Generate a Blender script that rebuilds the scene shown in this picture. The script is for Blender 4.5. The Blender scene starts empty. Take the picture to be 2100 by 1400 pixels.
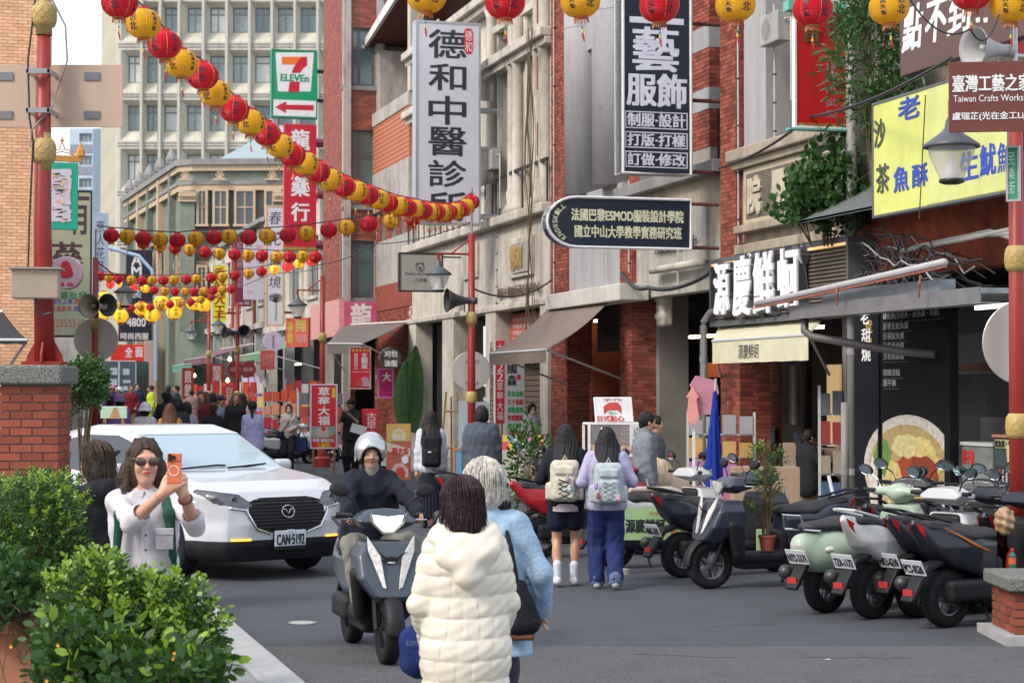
import bpy, math, random
import numpy as np
from mathutils import Vector, Matrix, Euler
sc = bpy.context.scene
COL = sc.collection
PI = math.pi
# ---------------------------------------------------------------- camera, sky, sun, exposure
CAMZ = 1.93; FPX = 4000.0; TILT = math.atan(100/4000)
cd = bpy.data.cameras.new('camera'); cam = bpy.data.objects.new('camera', cd); COL.objects.link(cam)
cam.location = (0, 0, CAMZ); cam.rotation_euler = (PI/2+TILT, 0, 0)
cd.sensor_width = 36; cd.lens = 36*FPX/2100; cd.clip_start = .1; cd.clip_end = 3000
cd.dof.use_dof = True; cd.dof.focus_distance = 14.5; cd.dof.aperture_fstop = 7.0
sc.camera = cam
SUN_EL, SUN_AZ = math.radians(42), math.radians(232)      # azimuth from +Y clockwise: behind the camera, to the left
W = bpy.data.worlds.new('World'); sc.world = W; W.use_nodes = True
nt = W.node_tree; bg = nt.nodes['Background']
sky = nt.nodes.new('ShaderNodeTexSky'); sky.sky_type = 'NISHITA'; sky.sun_disc = False
sky.sun_elevation = SUN_EL; sky.sun_rotation = SUN_AZ; sky.air_density = 1.0; sky.dust_density = 3.5; sky.ozone_density = 1.0
mxw = nt.nodes.new('ShaderNodeMixRGB'); mxw.inputs[0].default_value = .5; mxw.inputs[2].default_value = (7.4, 7.6, 8.2, 1)   # white mixed in for an overexposed sky
nt.links.new(sky.outputs[0], mxw.inputs[1]); nt.links.new(mxw.outputs[0], bg.inputs[0]); bg.inputs[1].default_value = .15
sl = bpy.data.lights.new('sun', 'SUN'); sl.energy = 1.5; sl.angle = math.radians(12); sl.color = (1, .93, .84)
so = bpy.data.objects.new('sun', sl); COL.objects.link(so)
sdir = Vector((math.sin(SUN_AZ)*math.cos(SUN_EL), math.cos(SUN_AZ)*math.cos(SUN_EL), math.sin(SUN_EL)))
so.rotation_euler = sdir.to_track_quat('Z', 'Y').to_euler(); so.location = sdir*60
sc.view_settings.view_transform = 'Standard'; sc.view_settings.look = 'None'; sc.view_settings.gamma = 1
sc.view_settings.use_curve_mapping = False; sc.view_settings.exposure = 0.72
sc.cycles.max_bounces = 6
try: sc.cycles.use_denoising = True
except Exception: pass
# ---------------------------------------------------------------- geometry of the place
YAW = math.atan(1130/4000)                     # the street runs this far left of the view
U = Vector((-math.sin(YAW), math.cos(YAW), 0)); V = Vector((math.cos(YAW), math.sin(YAW), 0))
RF = YAW - PI/2                                # rotation of things lying in the right-hand fronts
VF = 12.5                                      # distance of those fronts across the street
def ray(x, y):
    dx = (x-1050)/FPX; dz = (700-y)/FPX
    return Vector((dx, math.cos(TILT)-dz*math.sin(TILT), math.sin(TILT)+dz*math.cos(TILT)))
def at(x, y, Y):
    d = ray(x, y); return Vector((0, 0, CAMZ)) + d*(Y/d.y)
def gp(x, y):
    d = ray(x, y); return Vector((0, 0, CAMZ)) - d*(CAMZ/d.z)
def onv(x, y, v=VF):
    d = ray(x, y); return Vector((0, 0, CAMZ)) + d*(v/d.dot(V))
def fa(x, v=VF): return -onv(x, 800, v).dot(U)          # coordinate along the fronts (grows towards the camera)
def fz(x, y, v=VF): return onv(x, y, v).z
def rnd(a, b): return random.uniform(a, b)
# ---------------------------------------------------------------- materials
MATS = {}
def mat(name, col, rough=.6, metal=0, var=.12, vscale=6, bump=0, bscale=40, emit=None, est=1, trans=0, alpha=1, stain=0, isl=0, sub=0, coat=0, ior=None, spec=None):
    if name in MATS: return MATS[name]
    m = bpy.data.materials.new(name); m.use_nodes = True; MATS[name] = m
    n = m.node_tree.nodes; l = m.node_tree.links; b = n['Principled BSDF']
    b.inputs['Roughness'].default_value = rough; b.inputs['Metallic'].default_value = metal
    c4 = (*col, 1)
    b.inputs['Base Color'].default_value = c4
    tc = n.new('ShaderNodeTexCoord')
    src = None
    if var:
        nz = n.new('ShaderNodeTexNoise'); nz.inputs['Scale'].default_value = vscale; nz.inputs['Detail'].default_value = 6; nz.inputs['Roughness'].default_value = .65
        l.new(tc.outputs['Object'], nz.inputs['Vector'])
        mr = n.new('ShaderNodeMapRange'); mr.inputs[1].default_value = .3; mr.inputs[2].default_value = .7
        mr.inputs[3].default_value = 1-var; mr.inputs[4].default_value = 1+var; l.new(nz.outputs[0], mr.inputs[0])
        hs = n.new('ShaderNodeHueSaturation'); hs.inputs['Color'].default_value = c4; l.new(mr.outputs[0], hs.inputs['Value'])
        src = hs.outputs[0]
    if isl:
        g = n.new('ShaderNodeNewGeometry'); oi = n.new('ShaderNodeObjectInfo')
        ad = n.new('ShaderNodeMath'); ad.operation = 'ADD'; l.new(g.outputs['Random Per Island'], ad.inputs[0]); l.new(oi.outputs['Random'], ad.inputs[1])
        fr = n.new('ShaderNodeMath'); fr.operation = 'FRACT'; l.new(ad.outputs[0], fr.inputs[0])
        mr2 = n.new('ShaderNodeMapRange'); mr2.inputs[3].default_value = 1-isl; mr2.inputs[4].default_value = 1+isl; l.new(fr.outputs[0], mr2.inputs[0])
        h2 = n.new('ShaderNodeHueSaturation'); h2.inputs['Color'].default_value = c4
        if src: l.new(src, h2.inputs['Color'])
        l.new(mr2.outputs[0], h2.inputs['Value']); src = h2.outputs[0]
    if stain:
        n2 = n.new('ShaderNodeTexNoise'); n2.inputs['Scale'].default_value = 1.3; n2.inputs['Detail'].default_value = 8; n2.inputs['Roughness'].default_value = .7
        mp = n.new('ShaderNodeMapping'); mp.inputs['Scale'].default_value = (1.6, 1.6, .35); l.new(tc.outputs['Object'], mp.inputs[0]); l.new(mp.outputs[0], n2.inputs['Vector'])
        r2 = n.new('ShaderNodeMapRange'); r2.inputs[1].default_value = .45; r2.inputs[2].default_value = .75; r2.inputs[3].default_value = 0; r2.inputs[4].default_value = stain; l.new(n2.outputs[0], r2.inputs[0])
        mx = n.new('ShaderNodeMixRGB'); mx.inputs[1].default_value = c4; mx.inputs[2].default_value = (.06, .055, .045, 1)
        if src: l.new(src, mx.inputs[1])
        l.new(r2.outputs[0], mx.inputs[0]); src = mx.outputs[0]
    if src: l.new(src, b.inputs['Base Color'])
    if bump:
        nb = n.new('ShaderNodeTexNoise'); nb.inputs['Scale'].default_value = bscale; nb.inputs['Detail'].default_value = 5
        l.new(tc.outputs['Object'], nb.inputs['Vector'])
        bp = n.new('ShaderNodeBump'); bp.inputs['Strength'].default_value = bump; bp.inputs['Distance'].default_value = .02
        l.new(nb.outputs[0], bp.inputs['Height']); l.new(bp.outputs[0], b.inputs['Normal'])
    if emit: b.inputs['Emission Color'].default_value = (*emit, 1); b.inputs['Emission Strength'].default_value = est
    if trans: b.inputs['Transmission Weight'].default_value = trans
    if alpha < 1: b.inputs['Alpha'].default_value = alpha
    if sub: b.inputs['Subsurface Weight'].default_value = sub; b.inputs['Subsurface Radius'].default_value = (.02, .008, .005)
    if coat: b.inputs['Coat Weight'].default_value = coat; b.inputs['Coat Roughness'].default_value = .05
    if ior: b.inputs['IOR'].default_value = ior
    if spec is None and rough >= .8: spec = .22
    if spec is not None: b.inputs['Specular IOR Level'].default_value = spec
    return m
def paint(c, rough=.5, **k):
    return mat('paint_%02x%02x%02x_%d' % (int(c[0]*255), int(c[1]*255), int(c[2]*255), int(rough*100)), c, rough, **k)
def cloth(c, **k):
    return mat('cloth_%02x%02x%02x' % (int(c[0]*255), int(c[1]*255), int(c[2]*255)), c, .85, var=.15, vscale=18, bump=.35, bscale=60, **k)
# ---------------------------------------------------------------- objects
def link(o, parent=None):
    COL.objects.link(o)
    if parent: o.parent = parent
    return o
def tag(o, label=None, cat=None, group=None, kind=None):
    if label: o['label'] = label
    if cat: o['category'] = cat
    if group: o['group'] = group
    if kind: o['kind'] = kind
    return o
def thing(name, label, cat, loc=(0, 0, 0), rz=0, group=None):
    o = bpy.data.objects.new(name, None); o.location = loc; o.rotation_euler = (0, 0, rz); o.empty_display_size = .1
    return tag(link(o), label, cat, group)
def inst(name, me, parent, loc=(0, 0, 0), rot=(0, 0, 0), scale=None, m=None):
    o = bpy.data.objects.new(name, me); link(o, parent); o.location = loc; o.rotation_euler = rot
    if scale: o.scale = scale
    if m: o.material_slots[0].link = 'OBJECT'; o.material_slots[0].material = m
    return o
def copy_tree(o, parent=None):
    c = o.copy(); COL.objects.link(c)
    if parent: c.parent = parent
    for ch in o.children: copy_tree(ch, c)
    return c
class MB:
    def __init__(s): s.v = []; s.f = []
    def box(s, x0, x1, y0, y1, z0, z1):
        n = len(s.v)
        s.v += [(x0, y0, z0), (x1, y0, z0), (x1, y1, z0), (x0, y1, z0), (x0, y0, z1), (x1, y0, z1), (x1, y1, z1), (x0, y1, z1)]
        s.f += [(n, n+3, n+2, n+1), (n+4, n+5, n+6, n+7), (n, n+1, n+5, n+4), (n+1, n+2, n+6, n+5), (n+2, n+3, n+7, n+6), (n+3, n, n+4, n+7)]
        return s
    def quad(s, *p):
        n = len(s.v); s.v += [tuple(q) for q in p]; s.f.append(tuple(range(n, n+len(p)))); return s
    def prism(s, pts, d):                       # polygon (x,z) in the plane y=d0, thickness to d1
        d0, d1 = d; n = len(s.v); k = len(pts)
        s.v += [(x, d0, z) for x, z in pts]+[(x, d1, z) for x, z in pts]
        s.f.append(tuple(range(n, n+k))); s.f.append(tuple(range(n+2*k-1, n+k-1, -1)))
        for i in range(k): j = (i+1) % k; s.f.append((n+i, n+k+i, n+k+j, n+j))
        return s
    def tube(s, path, r, seg=8, cap=True):
        path = [Vector(p) for p in path]; n0 = len(s.v); k = len(path)
        rs = r if isinstance(r, (list, tuple)) else [r]*k
        for i, p in enumerate(path):
            t = (path[min(i+1, k-1)]-path[max(i-1, 0)])
            t = t.normalized() if t.length > 1e-9 else Vector((0, 0, 1))
            a = Vector((0, 0, 1)) if abs(t.z) < .9 else Vector((1, 0, 0))
            e1 = t.cross(a).normalized(); e2 = t.cross(e1)
            for q in range(seg):
                an = 2*PI*q/seg; s.v.append(tuple(p+(e1*math.cos(an)+e2*math.sin(an))*rs[min(i, len(rs)-1)]))
        for i in range(k-1):
            for q in range(seg):
                a = n0+i*seg+q; b = n0+i*seg+(q+1) % seg; s.f.append((a, a+seg, b+seg, b))
        if cap: s.f.append(tuple(range(n0, n0+seg))); s.f.append(tuple(range(n0+k*seg-1, n0+(k-1)*seg-1, -1)))
        return s
    def lathe(s, prof, seg=16, c=(0, 0, 0), axis='z', cap=True):
        n0 = len(s.v); k = len(prof)
        for r, h in prof:
            for q in range(seg):
                an = 2*PI*q/seg; x, y, z = r*math.cos(an), r*math.sin(an), h
                if axis == 'y': x, y, z = x, z, -y
                if axis == 'x': x, y, z = z, y, -x
                s.v.append((c[0]+x, c[1]+y, c[2]+z))
        for i in range(k-1):
            for q in range(seg):
                a = n0+i*seg+q; b = n0+i*seg+(q+1) % seg; s.f.append((a, b, b+seg, a+seg))
        if cap: s.f.append(tuple(range(n0+seg-1, n0-1, -1))); s.f.append(tuple(range(n0+(k-1)*seg, n0+k*seg)))
        return s
    def grid(s, rows):
        n0 = len(s.v); w = len(rows[0])
        for r in rows: s.v += [tuple(p) for p in r]
        for i in range(len(rows)-1):
            for j in range(w-1):
                a = n0+i*w+j; s.f.append((a, a+1, a+w+1, a+w))
        return s
    def mesh(s, name, m, smooth=False):
        me = bpy.data.meshes.new(name); me.from_pydata(s.v, [], s.f); me.update()
        if m: me.materials.append(m)
        if smooth: me.polygons.foreach_set('use_smooth', [True]*len(me.polygons))
        return me
    def build(s, name, m, parent=None, smooth=False, **k):
        o = bpy.data.objects.new(name, s.mesh(name, m, smooth)); link(o, parent)
        if k: tag(o, **k)
        return o
def bevel(o, w=.01, seg=2):
    b = o.modifiers.new('b', 'BEVEL'); b.width = w; b.segments = seg; b.limit_method = 'ANGLE'; return o
def np_mesh(name, v, f, m, smooth=True):
    me = bpy.data.meshes.new(name); f = np.asarray(f, dtype=np.int32); k = f.shape[1]
    me.vertices.add(len(v)); me.vertices.foreach_set('co', np.asarray(v, dtype=np.float32).ravel())
    me.loops.add(f.size); me.loops.foreach_set('vertex_index', f.ravel())
    me.polygons.add(len(f)); me.polygons.foreach_set('loop_start', np.arange(0, f.size, k, dtype=np.int32)); me.polygons.foreach_set('loop_total', np.full(len(f), k, dtype=np.int32))
    me.update(calc_edges=True)
    if m: me.materials.append(m)
    if smooth: me.polygons.foreach_set('use_smooth', np.ones(len(f), dtype=bool))
    return me
# ---------------------------------------------------------------- distance-field modelling (smooth organic shapes)
def M3(e): return np.array(Euler(e).to_matrix())
class SDF:
    def __init__(s): s.ops = []
    def add(s, *o): s.ops.append(o); return s
    def cone(s, a, b, r0, r1, k=.02, q=(1, 1, 1), sub=False):
        a = np.array(a, float); b = np.array(b, float); q = np.array(q, float)
        rr = max(r0, r1)/q.min(); lo = np.minimum(a, b)-rr; hi = np.maximum(a, b)+rr
        def d(X, Y, Z):
            A = a*q; B = b*q-A; L = max((B*B).sum(), 1e-9)
            x, y, z = X*q[0]-A[0], Y*q[1]-A[1], Z*q[2]-A[2]
            t = np.clip((x*B[0]+y*B[1]+z*B[2])/L, 0, 1)
            return (np.sqrt((x-B[0]*t)**2+(y-B[1]*t)**2+(z-B[2]*t)**2)-(r0+(r1-r0)*t))/q.max()
        s.ops.append((d, lo, hi, k, sub)); return s
    def ell(s, c, r, k=.02, R=None, sub=False):
        c = np.array(c, float); r = np.array(r, float); R = np.eye(3) if R is None else np.array(R); e = r.max()
        def d(X, Y, Z):
            x, y, z = X-c[0], Y-c[1], Z-c[2]; p = [R[0][i]*x+R[1][i]*y+R[2][i]*z for i in range(3)]
            k0 = np.sqrt(sum((p[i]/r[i])**2 for i in range(3))); k1 = np.sqrt(sum((p[i]/r[i]**2)**2 for i in range(3)))+1e-9
            return k0*(k0-1)/k1
        s.ops.append((d, c-e, c+e, k, sub)); return s
    def box(s, c, h, rd=.02, k=.02, R=None, sub=False):
        c = np.array(c, float); h = np.array(h, float); R = np.eye(3) if R is None else np.array(R); e = np.linalg.norm(h)+.01
        hh = np.maximum(h-rd, .001)
        def d(X, Y, Z):
            x, y, z = X-c[0], Y-c[1], Z-c[2]; p = [np.abs(R[0][i]*x+R[1][i]*y+R[2][i]*z)-hh[i] for i in range(3)]
            return np.sqrt(sum(np.maximum(v, 0)**2 for v in p))+np.minimum(np.maximum(np.maximum(p[0], p[1]), p[2]), 0)-rd
        s.ops.append((d, c-e, c+e, k, sub)); return s
    def mesh(s, name, h, m, disp=None, cut=None):
        pos = [o for o in s.ops if not o[4]]
        lo = np.min([o[1] for o in pos], 0)-3*h-.01; hi = np.max([o[2] for o in pos], 0)+3*h+.01
        n = np.ceil((hi-lo)/h).astype(int)+1
        ax = [(lo[i]+h*np.arange(n[i])).astype(np.float32) for i in range(3)]
        F = np.full(n, 1.0, dtype=np.float32)
        for d, a, b, k, sub in s.ops:
            mg = max(k, 2*h)+h+(.02 if disp else 0)
            i0 = np.clip(((a-mg-lo)/h).astype(int), 0, n-1); i1 = np.clip(((b+mg-lo)/h).astype(int)+2, 1, n)
            if (i1 <= i0).any(): continue
            sl_ = tuple(slice(i0[i], i1[i]) for i in range(3))
            X = ax[0][sl_[0]][:, None, None]; Y = ax[1][sl_[1]][None, :, None]; Z = ax[2][sl_[2]][None, None, :]
            g = d(X, Y, Z).astype(np.float32); f = F[sl_]
            if sub: F[sl_] = np.maximum(f, -g)
            else:
                kk = max(k, 1e-4); hh = np.clip(.5+.5*(f-g)/kk, 0, 1); F[sl_] = f*(1-hh)+g*hh-kk*hh*(1-hh)
        X = ax[0][:, None, None]; Y = ax[1][None, :, None]; Z = ax[2][None, None, :]
        if disp: F = F - disp(X, Y, Z).astype(np.float32)
        if cut: F = np.maximum(F, cut(X, Y, Z).astype(np.float32))
        for i in range(3):
            ix = [slice(None)]*3
            for e in (0, -1): ix[i] = e; F[tuple(ix)] = 1
        return surfnet(name, F, lo, h, m)
    def build(s, name, h, m, parent=None, disp=None, cut=None, **k):
        o = bpy.data.objects.new(name, s.mesh(name, h, m, disp, cut)); link(o, parent)
        if k: tag(o, **k)
        return o
def surfnet(name, F, o, h, m):
    s = F < 0; sh = tuple(x-1 for x in F.shape)
    cnt = np.zeros(sh, np.uint8); cs = [(i, j, k) for i in (0, 1) for j in (0, 1) for k in (0, 1)]
    sl3 = lambda c: tuple(slice(c[i], c[i]+sh[i]) for i in range(3))
    for c in cs: cnt += s[sl3(c)]
    act = (cnt > 0) & (cnt < 8); ids = np.full(sh, -1, np.int32); I = np.argwhere(act)
    ids[act] = np.arange(len(I)); P = np.zeros((len(I), 3)); N = np.zeros(len(I))
    for c in cs:
        for a in range(3):
            if c[a]: continue
            e = list(c); e[a] = 1
            fa_ = F[I[:, 0]+c[0], I[:, 1]+c[1], I[:, 2]+c[2]]; fb = F[I[:, 0]+e[0], I[:, 1]+e[1], I[:, 2]+e[2]]
            mk = (fa_ < 0) != (fb < 0); t = fa_[mk]/(fa_[mk]-fb[mk]); q = np.tile(np.array(c, float), (mk.sum(), 1)); q[:, a] += t
            P[mk] += q; N[mk] += 1
    P = (P/np.maximum(N, 1)[:, None]+I)*h+o
    fs = []
    for a in range(3):
        b, c = [(1, 2), (2, 0), (0, 1)][a]
        s0 = [slice(None)]*3; s1 = [slice(None)]*3; s0[a] = slice(0, -1); s1[a] = slice(1, None)
        E = s[tuple(s0)] != s[tuple(s1)]; E = np.argwhere(E)
        E = E[(E[:, b] > 0) & (E[:, c] > 0) & (E[:, b] < sh[b]) & (E[:, c] < sh[c])]
        if not len(E): continue
        ins = s[E[:, 0], E[:, 1], E[:, 2]]
        def g(db, dc): q = E.copy(); q[:, b] += db; q[:, c] += dc; return ids[q[:, 0], q[:, 1], q[:, 2]]
        Q = np.stack([g(-1, -1), g(0, -1), g(0, 0), g(-1, 0)], 1); Q[~ins] = Q[~ins][:, ::-1]; fs.append(Q)
    return np_mesh(name, P, np.concatenate(fs) if fs else np.zeros((0, 4), np.int32), m)
# ---------------------------------------------------------------- lettering
GL = {}
def glyphs(t, bold=0):
    if (t, bold) in GL: return GL[(t, bold)]
    cu = bpy.data.curves.new('t', 'FONT'); cu.body = t; cu.size = 1; cu.resolution_u = 3; cu.offset = bold; cu.fill_mode = 'FRONT'
    o = bpy.data.objects.new('t', cu); me = bpy.data.meshes.new_from_object(o)
    v = np.zeros(len(me.vertices)*3); me.vertices.foreach_get('co', v); v = v.reshape(-1, 3)[:, :2]
    f = [tuple(p.vertices) for p in me.polygons]
    bpy.data.meshes.remove(me); bpy.data.objects.remove(o); bpy.data.curves.remove(cu)
    if not len(v): v = np.array([[0, 0], [1, 1.]]); f = []
    GL[(t, bold)] = (v, f); return GL[(t, bold)]
def letters(parent, t, x0, x1, z0, z1, y, m, vert=False, bold=.012, keep=False, name='lettering', shear=0, gap=.1, facing=1):
    V_ = []; F_ = []
    def put(s, a0, a1, b0, b1, keep):
        v, f = glyphs(s, 0); lo = v.min(0); hi = v.max(0); sz = np.maximum(hi-lo, .05)
        sx, sz_ = (a1-a0)/sz[0], (b1-b0)/sz[1]
        if keep: sx = sz_ = min(sx, sz_)
        c = (lo+hi)/2; e = bold*1.1*min(b1-b0, 1.5*(a1-a0)) if bold > .012 else 0
        for k, (ox_, oz_) in enumerate(((0, 0),) if not e else ((-e, -e*.6), (e, -e*.6), (-e, e*.6), (e, e*.6), (0, 0))):
            n = len(V_)
            for p in v:
                dz = (p[1]-c[1])*sz_
                V_.append(((a0+a1)/2+facing*((p[0]-c[0])*sx+shear*dz)+ox_, y-.0004*k, (b0+b1)/2+dz+oz_))
            F_.extend(tuple(n+i for i in q) for q in f)
    if vert:
        k = len(t); hc = (z1-z0)/k
        for i, ch in enumerate(t):
            if ch == ' ': continue
            b1 = z1-i*hc-hc*gap/2; b0 = z1-(i+1)*hc+hc*gap/2
            if ch in '一': m_ = (b0+b1)/2; b0, b1 = m_-hc*.08, m_+hc*.08
            put(ch, x0, x1, b0, b1, False)
    else: put(t, x0, x1, z0, z1, keep)
    b = MB(); b.v = V_; b.f = F_
    return b.build(name, m, parent)
# ================================================================ the setting
random.seed(4)
M_asph = mat('asphalt', (.084, .093, .108), .8, var=.26, vscale=45, bump=.7, bscale=200, stain=.45)
M_asph2 = mat('asphalt_coarse', (.13, .134, .138), .9, var=.5, vscale=60, bump=1, bscale=150, stain=.35)
M_kerb = mat('kerb_stone', (.34, .345, .34), .85, var=.12, vscale=9, bump=.3, bscale=90)
M_pave = mat('paving', (.23, .23, .225), .85, var=.15, vscale=4, bump=.3, bscale=60)
M_white = mat('road_white', (.62, .62, .6), .8, var=.2, vscale=30)
def P2(v, u, z=0): p = V*v+U*u; return (p.x, p.y, z)
MB().quad((-400, -60, -.02), (400, -60, -.02), (400, 900, -.02), (-400, 900, -.02)).build('ground', M_pave, kind='structure')
b = MB()
ys = [(-60, 2.05), (300, 2.05)]
def rise(u): return max(0, u-45)*.012          # the street climbs gently beyond 45 m
b.quad(P2(2.05, -40), P2(9.8, -40), P2(9.8, 45), P2(2.05, 45)); b.quad(P2(2.05, 45), P2(9.8, 45), P2(9.8, 260, rise(260)), P2(2.05, 260, rise(260)))
b.quad(P2(2.05, 19), P2(2.05, 45), P2(-30, 45), P2(-30, 19)); b.quad(P2(2.05, 45), P2(2.05, 260, rise(260)), P2(-30, 260, rise(260)), P2(-30, 45)); b.build('road', M_asph, kind='structure')
MB().quad((-30, 2, .004), (30, 2, .004), (30, 14.75, .004), (-30, 14.75, .004)).build('crossing_road', M_asph2, kind='structure')
# left pavement with its kerb, and the arcade floor on the right
b = MB(); q = [P2(-14, 3), P2(1.8, 3), P2(1.8, 19), P2(-14, 19)]
for i in range(4): b.v.append((q[i][0], q[i][1], 0))
for i in range(4): b.v.append((q[i][0], q[i][1], .12))
b.f += [(4, 5, 6, 7), (0, 1, 5, 4), (1, 2, 6, 5), (2, 3, 7, 6), (3, 0, 4, 7)]; b.build('pavement', M_pave, kind='structure')
k0 = thing('kerb', 'pale stone kerb along the left edge of the road, beside the planted bushes', 'kerb', P2(1.8, 3), YAW)
for i in range(16): bevel(MB().box(0, .26, i+.004, i+.996, 0, .135).build('kerb_stone', M_kerb, k0), .012)
b = MB(); b.box(-45, 20, -2.7, 3.4, 0, .1); b.quad((-45, -2.7, .1), (-45, 3.4, .1), (-260, 3.4, rise(260)+.1), (-260, -2.7, rise(260)+.1)); o = b.build('arcade_pavement', M_pave, kind='structure'); o.location = P2(VF, 0); o.rotation_euler.z = RF
# drain cover and small marks on the road
mc = gp(620, 1277); o = thing('manhole_cover', 'small pale round cover set in the asphalt, left of the moving scooter', 'manhole cover', (mc.x, mc.y, 0))
MB().lathe([(.001, .006), (.1, .008), (.105, 0)], 20, cap=False).build('lid', M_kerb, o); MB().lathe([(.106, .006), (.125, .006)], 20, cap=False).build('ring', paint((.2, .2, .2)), o)

# ---------------------------------------------------------------- wall helpers
M_mort = mat('mortar', (.30, .27, .24), .9, var=.15, bump=.2)
M_brick = mat('brick_red', (.25, .068, .044), .8, var=.3, vscale=5, isl=.38, bump=.25, bscale=70)
M_brickd = mat('brick_dark', (.24, .065, .04), .8, var=.18, vscale=14, isl=.3, bump=.25)
M_tile = mat('tile_redbrown', (.27, .062, .035), .6, var=.12, vscale=10, isl=.35)
M_conc = mat('concrete', (.40, .385, .35), .85, var=.16, vscale=3, bump=.25, stain=.65)
M_concd = mat('concrete_dark', (.24, .24, .235), .85, var=.15, vscale=2, bump=.15, stain=.5)
M_cream = mat('cream_plaster', (.54, .50, .43), .85, var=.14, vscale=3, bump=.2, stain=.62)
M_granite = mat('granite', (.36, .365, .375), .8, var=.22, vscale=60, bump=.15, stain=.35)
M_beige = mat('beige_render', (.36, .31, .24), .9, var=.15, vscale=3, bump=.25, stain=.6)
M_glass = mat('glass_dark', (.04, .05, .06), .08, spec=.8, var=0)
M_glassb = mat('glass_blue', (.10, .16, .17), .12, spec=.8, var=.3, vscale=.8)
M_curtain = mat('curtain', (.42, .36, .33), .9, var=.25, vscale=3)
M_alu = mat('aluminium', (.10, .11, .12), .4, var=.05)
M_aluL = mat('aluminium_pale', (.45, .46, .46), .4, var=.05)
M_dark = mat('interior_shade', (.016, .014, .014), .9, var=.3, vscale=2)  # near-black paints in the deep shade inside arcades and shops
M_iron = mat('iron_black', (.02, .02, .022), .5)
M_rust = mat('rusty_iron', (.12, .04, .03), .7, var=.3)
def wall(parent, x0, x1, z0, z1, y0, y1, holes, m, name='wall', axis='x'):
    xs = sorted({x0, x1, *[min(max(h[i], x0), x1) for h in holes for i in (0, 1)]})
    zs = sorted({z0, z1, *[min(max(h[i], z0), z1) for h in holes for i in (2, 3)]})
    b = MB()
    for j in range(len(zs)-1):
        run = None
        for i in range(len(xs)):
            solid = i < len(xs)-1 and not any(h[0] <= (xs[i]+xs[i+1])/2 <= h[1] and h[2] <= (zs[j]+zs[j+1])/2 <= h[3] for h in holes)
            if solid and run is None: run = xs[i]
            if not solid and run is not None:
                if axis == 'x': b.box(run, xs[i], y0, y1, zs[j], zs[j+1])
                else: b.box(y0, y1, run, xs[i], zs[j], zs[j+1])
                run = None
    return b.build(name, m, parent)
class Bricks:
    def __init__(s, parent, L=.21, H=.065, m=None, j=.010, mm=None, proud=.012): s.p = parent; s.L = L; s.H = H; s.m = m or M_brick; s.j = j; s.items = []; s.mm = mm or M_mort; s.back = []; s.proud = proud
    def rect(s, x0, x1, z0, z1, y, axis='x', holes=(), sgn=-1, flat=True):
        """face at y (outside towards sgn); axis = direction the courses run"""
        n = int(round((z1-z0)/(s.H+s.j))); H = (z1-z0)/max(n, 1)
        for r in range(n):
            z = z0+r*H; x = x0-(0 if r % 2 else (s.L+s.j)/2)
            while x < x1-.02:
                a, b = max(x, x0), min(x+s.L, x1)
                if b-a > .03 and not any(a < h[1]-.01 and b > h[0]+.01 and z < h[3]-.01 and z+H > h[2]+.01 for h in holes):
                    s.items.append((a, b, z, z+H-s.j, y, axis, sgn))
                x += s.L+s.j
        return s
    def finish(s, n=300):
        if not s.items: return
        mw = s.p.matrix_basis
        def key(t):
            a, b, z0, z1, y, ax, sg = t; c = Vector(((a+b)/2, y, z0) if ax == 'x' else (y, (a+b)/2, z0)); w = mw @ c
            k = w.length
            px = w.x/max(w.y, 1)*FPX+1050; py = 800-(w.z-CAMZ)/max(w.y, 1)*FPX
            return k+(0 if -40 < px < 2140 and -20 < py < 1400 else 1000)
        s.items.sort(key=key)
        H0 = s.items[0][3]-s.items[0][2]
        me = MB().box(-.5, .5, -s.proud, .03, 0, 1).mesh('brick', s.m)
        for a, b, z0, z1, y, ax, sg in s.items[:n]:
            if ax == 'x': inst('brick', me, s.p, ((a+b)/2, y, z0), (0, 0, 0 if sg < 0 else PI), (b-a, 1+rnd(-.2, .2), z1-z0))
            else: inst('brick', me, s.p, (y, (a+b)/2, z0), (0, 0, PI/2 if sg > 0 else -PI/2), (b-a, 1+rnd(-.2, .2), z1-z0))
        if len(s.items) > n:
            q = MB()
            for a, b, z0, z1, y, ax, sg in s.items[n:]:
                e = y+sg*s.proud*rnd(.7, 1.2); k = len(q.v); i_ = y-sg*.01
                if ax == 'x': P = [(a, e), (b, e), (b, i_), (a, i_)]
                else: P = [(e, a), (e, b), (i_, b), (i_, a)]
                q.v += [(p[0], p[1], z0) for p in P]+[(p[0], p[1], z1) for p in P]
                q.f += [(k, k+1, k+5, k+4), (k+1, k+2, k+6, k+5), (k+3, k, k+4, k+7), (k+4, k+5, k+6, k+7), (k, k+3, k+2, k+1)]
            q.build('bricks', s.m, s.p, kind='stuff')
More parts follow.
